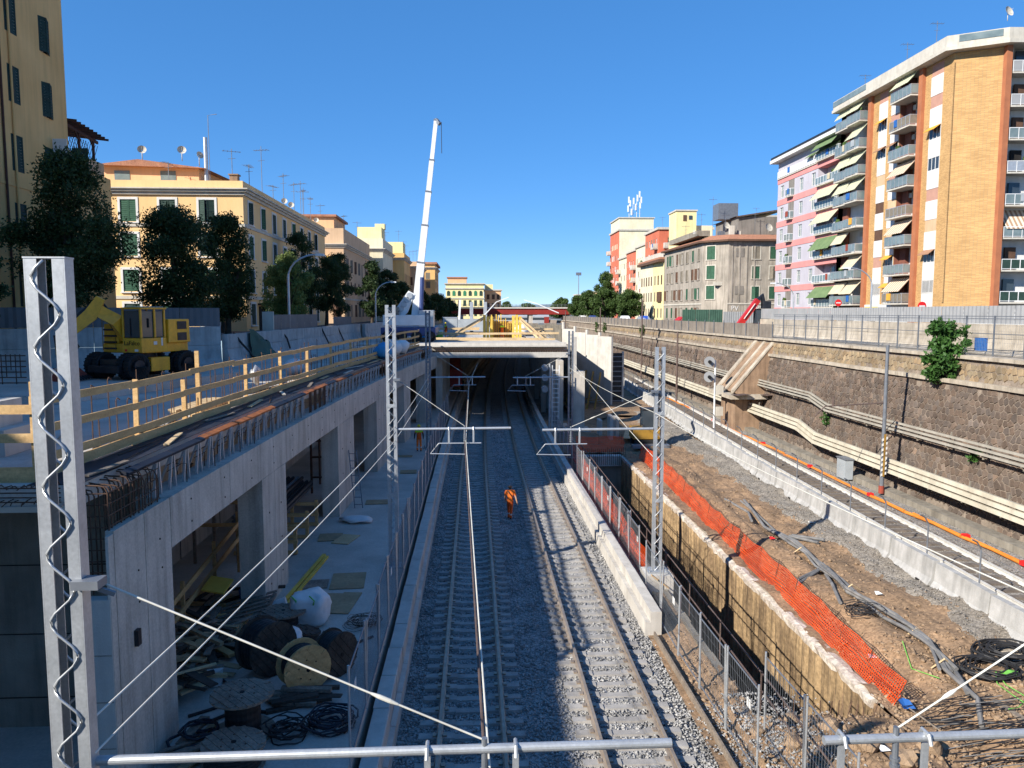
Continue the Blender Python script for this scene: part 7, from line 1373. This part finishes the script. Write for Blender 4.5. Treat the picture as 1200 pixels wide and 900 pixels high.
def heap(label, x0, x1, y0, y1, n, hmax, L0, L1, mats, seed, name='timber_heap', grp='timber heaps on the platform', an0=1.2, an1=2.2):
    t = thing(name, label, 'timber', ((x0 + x1) / 2, (y0 + y1) / 2, PZ), grp); rd = random.Random(seed)
    for i in range(n):
        z = PZ + .04 + hmax * (i / n) * rd.uniform(.7, 1.1); an = rd.uniform(an0, an1); L = rd.uniform(L0, L1); x = rd.uniform(x0, x1); y = rd.uniform(y0, y1); d = Vector((math.cos(an), math.sin(an), rd.uniform(-.06, .06))) * L / 2; m = MB(); m.bar((x - d.x, y - d.y, max(PZ + .03, z - d.z)), (x + d.x, y + d.y, max(PZ + .03, z + d.z)), rd.choice([.1, .15, .2]), rd.choice([.03, .05, .08])); m.build('plank', rd.choice(mats), t)
heap('heap of offcut planks against the first pillar', -7.2, -6.35, 17., 20.3, 60, .9, .6, 1.6, ['wood_old', 'wood_pale', 'wood_old', 'plywood', 'wood_dark'], 1, an0=0, an1=3.1); heap('scattered boards behind the pallet in the first bay', -8.6, -6.6, 19.5, 24, 30, .35, .8, 2.4, ['wood_old', 'wood_dark', 'wood'], 2, an0=0, an1=3.1); heap('small leaning boards by foot of the near panel', -5.9, -5.5, 14.3, 15.6, 9, .3, .5, 1.2, ['wood_old', 'plywood'], 3, an0=.6, an1=1.4); heap('dark slats under the yellowish reel', -4.4, -3.5, 16.7, 17.3, 16, .2, .6, 1.5, ['wood_old', 'wood_dark'], 6, an0=-.2, an1=.5)
tag((lambda m: (m.bar((-5.85, 22.9, PZ + .05), (-5.5, 27.6, PZ + .05), .12, .09), m.bar((-5.68, 22.8, PZ + .045), (-5.36, 27.4, PZ + .045), .1, .08), m.build('long_beams', 'wood_yellow'))[-1])(MB()), 'two long yellow formwork beams lying beside second pillar', 'beams')
for i, (x, y, w, l, a, mt, lab) in enumerate(((-4.2, 24.9, 1.1, 1.5, .08, 'plywood', 'square plywood sheet on the platform nearest the mast'), (-4.55, 22.9, .62, 1.7, -.1, 'plywood', 'left of two plywood sheets lying beside the white bag'), (-3.95, 22.95, .58, 1.7, -.1, 'plywood', 'right of two plywood sheets lying beside the white bag'), (-5.25, 24.6, .9, .8, .1, 'wood_old', 'grey board behind the white bag'), (-5.7, 29.9, .9, 1.0, .1, 'plywood', 'plywood board by the second bay'), (-5.05, 29.6, .7, 1.2, -.25, 'wood_pale', 'pale board next to the plywood by second bay'), (-4.5, 35.5, 1.2, .8, .05, 'plywood', 'brown board further along the platform'), (-3.7, 42.3, .9, .9, .05, 'plywood', 'small brown board near the walking worker'), (-4.3, 47, .9, .6, 0, 'plywood', 'thin brown board behind the walking worker'))):
    m = MB(); c, s = math.cos(a), math.sin(a); m.prism([(x + u * c - v * s, y + u * s + v * c) for u, v in ((-w / 2, -l / 2), (w / 2, -l / 2), (w / 2, l / 2), (-w / 2, l / 2))], PZ + .012 + i * .001, PZ + .035 + i * .001); tag(m.build('board', mt), lab, 'board', 'boards lying on the platform')
m = MB(); m.blob((-5.0, 32.2, PZ + .12), .55, 12, 2, (1.2, .8, .25), .3); tag(m.build('plastic_sheet', 'bag_white', smooth=True), 'crumpled translucent plastic on a pallet by third pillar', 'plastic sheet')
def tangle(label, c, r, n, mat, seed, rad=.012, h=.3, name='cable_tangle'):
    rd = random.Random(seed); m = MB()
    for i in range(n):
        a = rd.uniform(0, 6.28); rr = r * rd.uniform(.5, 1); pts = []; cx, cy = c[0] + rd.uniform(-.15, .15), c[1] + rd.uniform(-.15, .15); z = PZ + rd.uniform(.02, h) if len(c) < 3 else c[2] + rd.uniform(0, h)
        for k in range(14): t = a + k * .5; pts.append((cx + math.cos(t) * rr, cy + math.sin(t) * rr * .9, z + .03 * math.sin(k * 1.7 + i)))
        m.tube(pts, rad, 5)
    return tag(m.build(name, mat), label, 'cable')
tangle('coil of dark cable right of the pale upright reel', (-4.0, 15.6), .42, 12, 'cable_black', 1, .016, .35); tangle('blue black heap of hoses at the bottom near the fence', (-3.1, 15.9), .5, 12, 'membrane', 2, .02, .25); tangle('thin tangle of rusty tie wire by the plywood sheets', (-3.2, 21.2), .45, 18, 'rebar', 3, .006, .25); tangle('dark hoses heaped left of the pale upright reel', (-5.7, 15.2), .4, 10, 'membrane', 4, .03, .4)
for i, pts in enumerate(([(-6.3, 16.4, PZ + .04), (-5.6, 16.9, PZ + .04), (-5.7, 17.6, PZ + .04), (-6.2, 18.2, PZ + .04)], [(-4.2, 19.6, PZ + .04), (-3.4, 19.8, PZ + .04), (-2.8, 20.4, PZ + .04)], [(-6.0, 15.9, PZ + .05), (-5.3, 16.6, PZ + .05), (-4.6, 16.5, PZ + .04)])): m = MB(); m.tube(pts, .035, 6); tag(m.build('hose', 'cable_black'), ('dark hose curling past the offcut planks', 'dark hose near the black reel and fence', 'dark hose looping behind pale upright reel')[i], 'hose', 'hoses on the platform')
# handrail and timber inside the bays
hr = thing('timber_handrail', 'timber stair handrail slanting inside the first bay', 'railing', (-8, 20, PZ))
for z in (.0, .5): m = MB(); m.bar((-8.1, 18.2, PZ + .35 + z), (-7.95, 26.2, PZ + 1.35 + z), .05, .15); m.build('board', 'wood', hr)
for y, k in ((18.4, .4), (21, .72), (23.6, 1.05), (26, 1.35)): m = MB(); m.bar((-8.08, y, PZ), (-8.08, y, PZ + k + .75), .1, .06); m.build('post', 'wood', hr)
fr2 = thing('timber_screen', 'timber frame against back wall of the first bay', 'frame', (-9.5, 27, PZ)); [(lambda m: (m.bar((x, 27, PZ), (x, 27, PZ + 3.6), .1), m.build('post', 'wood_old', fr2)))(MB()) for x in (-9.9, -9.2, -8.4)]; [(lambda m: (m.bar((-10, 26.93, PZ + z), (-8.3, 26.93, PZ + z), .05, .12), m.build('board', 'wood', fr2)))(MB()) for z in (1.4, 2.2, 3.1)]
yl = MB(); yl.add([(-7.9, 21.9, PZ + .9), (-7.2, 21.7, PZ + .85), (-7.1, 22.3, PZ + 1.05), (-7.8, 22.5, PZ + 1.1), (-7.9, 21.9, PZ + .85), (-7.2, 21.7, PZ + .8), (-7.1, 22.3, PZ + 1.), (-7.8, 22.5, PZ + 1.05)], [(0, 1, 2, 3), (7, 6, 5, 4), (0, 4, 5, 1), (1, 5, 6, 2)]); tag(yl.build('yellow_panel', 'wood_yellow'), 'yellow shuttering panel tilted in the first bay', 'panel')
cs = thing('pipe_stack', 'stack of dark steel pipes on timber crates in the second bay', 'pipes', (-7.2, 29.5, PZ))
for i in range(22): m = MB(); x = -8.6 + (i % 8) * .19; z = PZ + 1.25 + (i // 8) * .17; m.tube([(x, 27.2, z), (x + .3, 32.6, z + .25)], .07, 8); m.build('pipe', 'steel_dark' if i % 4 else 'galv_dark', cs)
for y in (27.8, 29.8, 31.6):
    for z in (.1, .5, .95): m = MB(); m.bar((-8.8, y, PZ + z), (-6.5, y, PZ + z), .1, .12); m.build('bearer', 'wood', cs)
    for x in (-8.6, -7.6, -6.6): m = MB(); m.bar((x, y + .08, PZ), (x, y + .08, PZ + 1.1), .12, .1); m.build('crate_post', 'wood', cs)
cs2 = thing('steel_frame', 'dark steel scaffold frame standing in the third bay', 'frame', (-7.4, 38.5, PZ)); [(lambda m: (m.tube([(x, y, PZ), (x, y, PZ + 2.6)], .06, 6), m.build('upright', 'rebar', cs2)))(MB()) for x in (-8, -6.8) for y in (37.5, 39.5)]; [(lambda m: (m.bar((-8, 37.5, PZ + z), (-6.8, 37.5, PZ + z), .08), m.build('crossbar', 'rebar', cs2)))(MB()) for z in (.8, 1.8, 2.6)]
ld = thing('ladder', 'thin ladder leaning at the third pillar on the platform', 'ladder', (-5.3, 33.6, PZ)); 
for dx in (0, .35): m = MB(); m.bar((-5.45 + dx, 34.5, PZ), (-5.75 + dx, 34.9, PZ + 2.6), .04); m.build('stile', 'galv_dark', ld)
for i in range(8): m = MB(); u = (i + .5) / 8; m.bar((-5.45 - .3 * u, 34.5 + .4 * u, PZ + 2.6 * u), (-5.1 - .3 * u, 34.5 + .4 * u, PZ + 2.6 * u), .03); m.build('rung', 'galv_dark', ld)

# ------------------------------------------------------------ pipes, cables and bits on the dirt
def gz(x, y): return (hgt(x, y) if x >= 10 or y > 20.4 else (lo(x, y) if x < 6.7 else ramp(x, y)))
pb = thing('conduit_bundle', 'bundle of grey plastic conduits strewn along the dirt bank', 'conduits', (12.8, 25, .3)); path = [(13., 36.6), (12.85, 32.4), (12.85, 29.7), (13.05, 27.6), (12.5, 24.1), (12.8, 22.3), (12.8, 20.3), (12.3, 18.7), (11.9, 17.5)]
rd = random.Random(3)
for i in range(9):
    a = rd.randrange(0, 4); b = rd.randrange(a + 3, len(path) + 1); pts = []
    for (x, y) in path[a:b]:
        xx = x + rd.uniform(-.28, .28); pts.append((xx, y, gz(xx, y) + .08 + rd.uniform(0, .16)))
    P2 = []
    for u, v in zip(pts[:-1], pts[1:]): P2 += [Vector(u), Vector(u).lerp(Vector(v), .5) + Vector((0, 0, .04))]
    m = MB(); m.tube(P2 + [pts[-1]], rd.choice([.045, .055, .065]), 7); m.build('conduit', 'cable_grey', pb)
for p in ([(12.7, 27.1), (11.35, 25.8)], [(12.75, 27.2), (11.5, 26.1)], [(12.83, 26.8), (12.16, 24.9), (11.72, 23.4)], [(12.6, 37.5), (12.9, 35), (12.4, 33.2)], [(13.3, 31.2), (13.9, 29.8)], [(13.5, 31.4), (14.2, 29.9)], [(12.3, 19.), (12.1, 17.2), (11.6, 16.3)]): m = MB(); m.tube([(x, y, gz(x, y) + .12) for x, y in p], .06, 7); m.build('conduit', 'cable_grey', pb)
for x, y in ((12.85, 29.), (12.6, 24.4), (12.8, 21), (12.4, 19)): m = MB(); m.tube([(x - .35, y, gz(x, y) + .05), (x, y, gz(x, y) + .3), (x + .35, y + .1, gz(x, y) + .05)], .025, 5); m.build('tie', 'wood_pale', pb)
tangle('messy coil of black cables at right edge below the barriers', (14.6, 19.7, hgt(14.6, 19.7) + .05), .75, 16, 'cable_black', 8, .028, .3); tangle('second coil of dark cables spreading towards the rods', (13.6, 18.9, hgt(13.6, 18.9) + .03), .8, 12, 'cable_black', 9, .02, .2)
tangle('thin dark wires hanging in the dirt beside the conduits', (12.0, 22.6, hgt(12, 22.6) + .03), .5, 10, 'cable_black', 10, .012, .25)
gc = thing('green_cable', 'bright green cable curling over the dirt at right', 'cable', (13.5, 18.5, .3)); 
for p in ([(13.9, 18.5), (13.6, 18.7), (13.3, 18.2), (13.2, 17.5), (13.35, 16.9)], [(13.6, 18.7), (13.45, 18.1), (13.5, 17.4), (13.0, 17.0), (12.6, 16.8)], [(12.0, 20.3), (11.7, 19.3), (11.9, 18.4)]): m = MB(); m.tube([(x, y, gz(x, y) + .1) for x, y in p], .012, 5); m.build('strand', 'green_cable', gc)
m = MB(); m.blob((13.85, 18.55, gz(13.85, 18.5) + .12), .2, 3, 1, (1.5, .5, .4)); m.build('green_bag', 'green_cable', gc)
sh = thing('shovel', 'blue bladed shovel lying on the dirt mound', 'shovel', (10.4, 17, .1)); p = Vector((10.45, 17.3, gz(10.45, 17.2) + .1)); m = MB(); m.add([p + Vector(v) for v in ((-.14, .2, .1), (0, .28, .12), (.14, .2, .1), (.15, -.08, .02), (-.15, -.08, .02), (0, .05, -.04))], [(0, 1, 5), (1, 2, 5), (2, 3, 5), (3, 4, 5), (4, 0, 5)]); m.build('blade', 'blue', sh); m = MB(); m.tube([p + Vector((0, -.05, .02)), p + Vector((.12, -1.25, .06))], .02, 6); m.build('handle', 'wood_old', sh)
rods = thing('rod_pile', 'pile of thin dark steel rods lying on the dirt at lower right', 'steel rods', (11.3, 16.6, .1)); rd = random.Random(11)
for i in range(80): x = rd.uniform(10.9, 12.4); y = 14.6 + rd.random() * 2.9; a = rd.gauss(.12, .12); L = rd.uniform(.5, .95); z = gz(x, y) + .06 + .12 * rd.random(); m = MB(); m.tube([(x - L * math.cos(a), y - L * math.sin(a), z), (x + L * math.cos(a), y + L * math.sin(a), z + rd.uniform(-.03, .05))], .013, 4); m.build('rod', 'steel_dark' if i % 3 else 'cable_grey', rods)
bd = MB(); bd.bar((12.6, 17.3, gz(12.6, 17.3) + .1), (12.9, 14.5, gz(12.9, 14.6) + .1), .16, .05); tag(bd.build('plank', 'wood_old'), 'grey plank lying beside the steel rods', 'plank')
for i, (x, y, s) in enumerate(((6.6, 18.8, .16), (7.0, 15.8, .2), (8.4, 15.4, .28), (9.0, 14.9, .22), (8.1, 16.4, .2), (9.6, 16.3, .18), (7.4, 17.0, .15), (9.9, 15.5, .25), (6.5, 16.6, .15))): m = MB(); m.blob((x, y, gz(x, y) + s * .3), s, i, 2, (1.1, 1, .8), .3); tag(m.build('earth_lump', 'clod', smooth=False), ('small earth lump beside the near mesh fence', 'earth lump in front of the near boom stub', 'largest earth lump on the dirt mound', 'earth lump right of the largest one', 'earth lump behind the largest one', 'earth lump close to the blue shovel', 'small earth lump at near end of the pit', 'earth lump beside the steel rods', 'smallest earth lump near the short fence panel')[i], 'earth lump', 'earth lumps on the mound')
rbx = thing('stub_bars', 'rusty bars sticking out of the dirt edge at near end of pit', 'rebar', (8.3, 17.6, 0)); [(lambda m: (m.tube([(x, 17.5, gz(x, 17.4) - .1), (x + random.uniform(-.1, .2), 17.6, gz(x, 17.4) + random.uniform(.25, .6))], .012, 4), m.build('bar', 'rebar', rbx)))(MB()) for x in np.arange(7.5, 9.9, .22)]
m = MB(); m.bar((5.62, 13.2, -.12), (5.45, 22.4, -.1), .05, .2); tag(m.build('edge_board', 'wood_old'), 'low timber edging board between ballast and dirt', 'board')
bx = thing('cabinet', 'grey trackside cabinet near the striped pole', 'cabinet', (20.9, 41.6, .4)); m = MB(); m.box(20.6, 21.05, 41.2, 42.2, .4, 1.5); m.build('body', 'grey_box', bx); m = MB(); m.box(20.55, 21.1, 41.15, 42.25, 1.5, 1.56); m.build('lid', 'galv_dark', bx)
m = MB(); m.bar((11.6, 56, .35), (12.6, 60, .4), 1.2, .05); tag(m.build('board', 'wood_pale'), 'sunlit timber sheet on the ground right of the portal', 'board')
for i, (x, y) in enumerate(((10.2, 57), (10.9, 58.4), (9.7, 59))): m = MB(); m.box(x, x + .25, y, y + 1.2, 0, 1.9 - .3 * i); tag(m.build('panel_offcut', 'concrete_new'), ('first', 'second', 'third')[i] + ' upright grey panel beyond the far orange net', 'panel', 'upright panels beyond the net')

for i, (x, y, c, lab) in enumerate(((11.2, 20.4, 'bag_white', 'white scrap of plastic on the dirt near the orange net'), (13.4, 24.2, 'bag_white', 'white paper scrap beside the conduits'), (12.2, 30.3, 'red_sign', 'red scrap of plastic on the dirt bank'), (8.7, 15.2, 'bag_white', 'pale scrap among earth lumps on the mound'), (6.9, 14.6, 'bag_white', 'pale scrap beside the short fence panel'), (15.0, 33.0, 'offwhite', 'white cup on the gravel below the barriers'))):
    m = MB(); z = gz(x, y) + .05; m.add([(x - .12, y - .08, z), (x + .1, y - .1, z + .03), (x + .13, y + .08, z), (x - .08, y + .1, z + .06), (x, y, z + .09)], [(0, 1, 4), (1, 2, 4), (2, 3, 4), (3, 0, 4)]); tag(m.build('litter', c), lab, 'litter', 'litter on the dirt')
# ------------------------------------------------------------ people
def person(label, loc, rz, J, Rd, edges, paint, mats, extras):
    me = bpy.data.meshes.new('skeleton'); names = list(J); me.from_pydata([J[k] for k in names], [(names.index(a), names.index(b)) for a, b in edges], []); o = bpy.data.objects.new('person', me); COL.objects.link(o)
    sk = o.modifiers.new('skin', 'SKIN'); sk.use_smooth_shade = True; ss = o.modifiers.new('sub', 'SUBSURF'); ss.levels = 2; ss.render_levels = 2
    for i, k in enumerate(names):
        v = me.skin_vertices[0].data[i]; r = Rd[k]; v.radius = r if isinstance(r, tuple) else (r, r); v.use_root = (k == 'pelvis')
    dg = bpy.context.evaluated_depsgraph_get(); nm = bpy.data.meshes.new_from_object(o.evaluated_get(dg)); bpy.data.objects.remove(o)
    V = [tuple(v.co) for v in nm.vertices]; F = [tuple(p.vertices) for p in nm.polygons]; b = MB(); b.add(V, F); b.m = [paint(p.center) for p in nm.polygons]
    for pts, r, mi in extras: b.cur = mi; b.tube(pts, r, 6)
    ob = b.build('person', mats, smooth=True); ob.location = loc; ob.rotation_euler = (0, 0, rz); return tag(ob, label, 'person', 'workers')
ED = [('pelvis', 'waist'), ('waist', 'chest'), ('chest', 'neckb'), ('neckb', 'neck'), ('neck', 'head'), ('head', 'crown'), ('chest', 'shL'), ('shL', 'elL'), ('elL', 'wrL'), ('wrL', 'haL'), ('chest', 'shR'), ('shR', 'elR'), ('elR', 'wrR'), ('wrR', 'haR'),
      ('pelvis', 'hipL'), ('hipL', 'knL'), ('knL', 'anL'), ('anL', 'toL'), ('pelvis', 'hipR'), ('hipR', 'knR'), ('knR', 'anR'), ('anR', 'toR')]
RD = dict(pelvis=(.15, .115), waist=(.145, .105), chest=(.17, .115), neckb=.085, neck=.055, head=.088, crown=.075, shL=.072, elL=.05, wrL=.036, haL=.03, shR=.072, elR=.05, wrR=.036, haR=.03, hipL=.095, knL=.068, anL=.055, toL=.045, hipR=.095, knR=.068, anR=.055, toR=.045)
def fingers(w, h, mi):
    w = Vector(w); h = Vector(h); d = (h - w).normalized(); s = d.cross(Vector((0, 1, 0))).normalized(); f = d.cross(s); out = []
    for i, L in enumerate((.075, .085, .08, .065)): b = h + f * (.028 - i * .019); out.append(([b, b + d * L * .55 + s * .008, b + d * L + s * .03], [.010, .009, .007], mi))
    out.append(([w.lerp(h, .5) + f * .03, h + f * .055 + d * .01, h + f * .055 + d * .045], [.011, .010, .008], mi)); return out
# walking away along the tracks: local +Y is the walking direction
J1 = dict(pelvis=(0, 0, .92), waist=(0, .01, 1.08), chest=(0, .02, 1.32), neckb=(0, .02, 1.44), neck=(0, .03, 1.50), head=(0, .04, 1.60), crown=(0, .035, 1.67), shL=(-.19, .02, 1.38), elL=(-.25, .07, 1.12), wrL=(-.22, .22, .95), haL=(-.21, .28, .89), shR=(.19, .02, 1.38), elR=(.27, -.08, 1.13), wrR=(.33, -.12, .90), haR=(.35, -.12, .82),
          hipL=(-.085, 0, .88), knL=(-.08, .20, .50), anL=(-.07, .10, .10), toL=(-.07, .25, .05), hipR=(.085, 0, .88), knR=(.05, -.02, .48), anR=(.03, -.10, .09), toR=(.03, .05, .05))
def paint1(c):
    if c.z > 1.585 or (c.z > 1.5 and c.y < .02): return 2
    if c.z > 1.47: return 1
    if c.z < .1: return 3
    if .24 < c.z < .31: return 6
    if abs(c.x) > .2 and c.z < 1.2: return 1
    return 0 if c.z > .9 else 4
ears = [([(s * .085, .04, 1.575), (s * .098, .03, 1.60)], .018, 1) for s in (-1, 1)]; face1 = [([(0, .125, 1.59), (0, .15, 1.565)], .014, 1), ([(-.03, .118, 1.61), (-.03, .126, 1.61)], .01, 3), ([(.03, .118, 1.61), (.03, .126, 1.61)], .01, 3), ([(-.02, .12, 1.535), (.02, .12, 1.535)], .006, 5)]
strap = [([(-.12, -.10, 1.44), (-.02, -.125, 1.3), (.10, -.12, 1.14), (.15, -.06, 1.0)], .022, 5), ([(-.12, .12, 1.44), (0, .15, 1.3), (.12, .13, 1.12)], .02, 5)]
p1 = person('worker in bright orange work clothes walking away between the two tracks', (1.68, 36.2, -.24), R(-4), J1, RD, ED, paint1, ['hi_orange', 'skin', 'hair', 'black', 'hi_orange_dk', 'rebar', 'galv'], fingers(J1['wrL'], J1['haL'], 1) + fingers(J1['wrR'], J1['haR'], 1) + ears + face1 + strap)
J2 = dict(J1); J2.update(elL=(-.27, .0, 1.12), wrL=(-.29, -.02, .9), haL=(-.30, -.02, .82), elR=(.26, .0, 1.12), wrR=(.27, .03, .88), haR=(.27, .04, .80), knL=(-.10, .06, .48), anL=(-.11, .06, .09), toL=(-.11, .21, .05), knR=(.10, .0, .48), anR=(.11, -.09, .10), toR=(.11, .06, .05))
def paint2(c):
    if c.z > 1.62: return 2
    if c.z > 1.47: return 1
    if c.z < .12: return 3
    if .26 < c.z < .33: return 6
    if c.z > 1.26 and abs(c.x) < .24: return 5
    if abs(c.x) > .215 and c.z < 1.22: return 3
    return 4 if c.z > .82 else 0
hard = [([(0, .04, 1.63), (0, .04, 1.66), (0, .04, 1.72), (0, .04, 1.76)], [.135, .12, .095, .03], 2)]
person('worker in orange with lime vest and yellow helmet walking on the platform', (-3.55, 48.6, PZ), R(6), J2, RD, ED, paint2, ['hi_orange', 'skin', 'helmet', 'black', 'hi_orange_dk', 'hi_yellow', 'galv'], fingers(J2['wrL'], J2['haL'], 1) + fingers(J2['wrR'], J2['haR'], 1) + ears + hard)
def copy_person(label, loc, rz): o = bpy.data.objects['person.001'].copy(); COL.objects.link(o); o.location = loc; o.rotation_euler = (0, 0, rz); o['label'] = label; return o
copy_person('worker in lime vest and helmet among bins on the deck near the grey container', (-3.1, 84, 6.87), R(120)); copy_person('worker in lime vest inside the yellow timber formwork', (2.9, 81, 6.87), R(200))
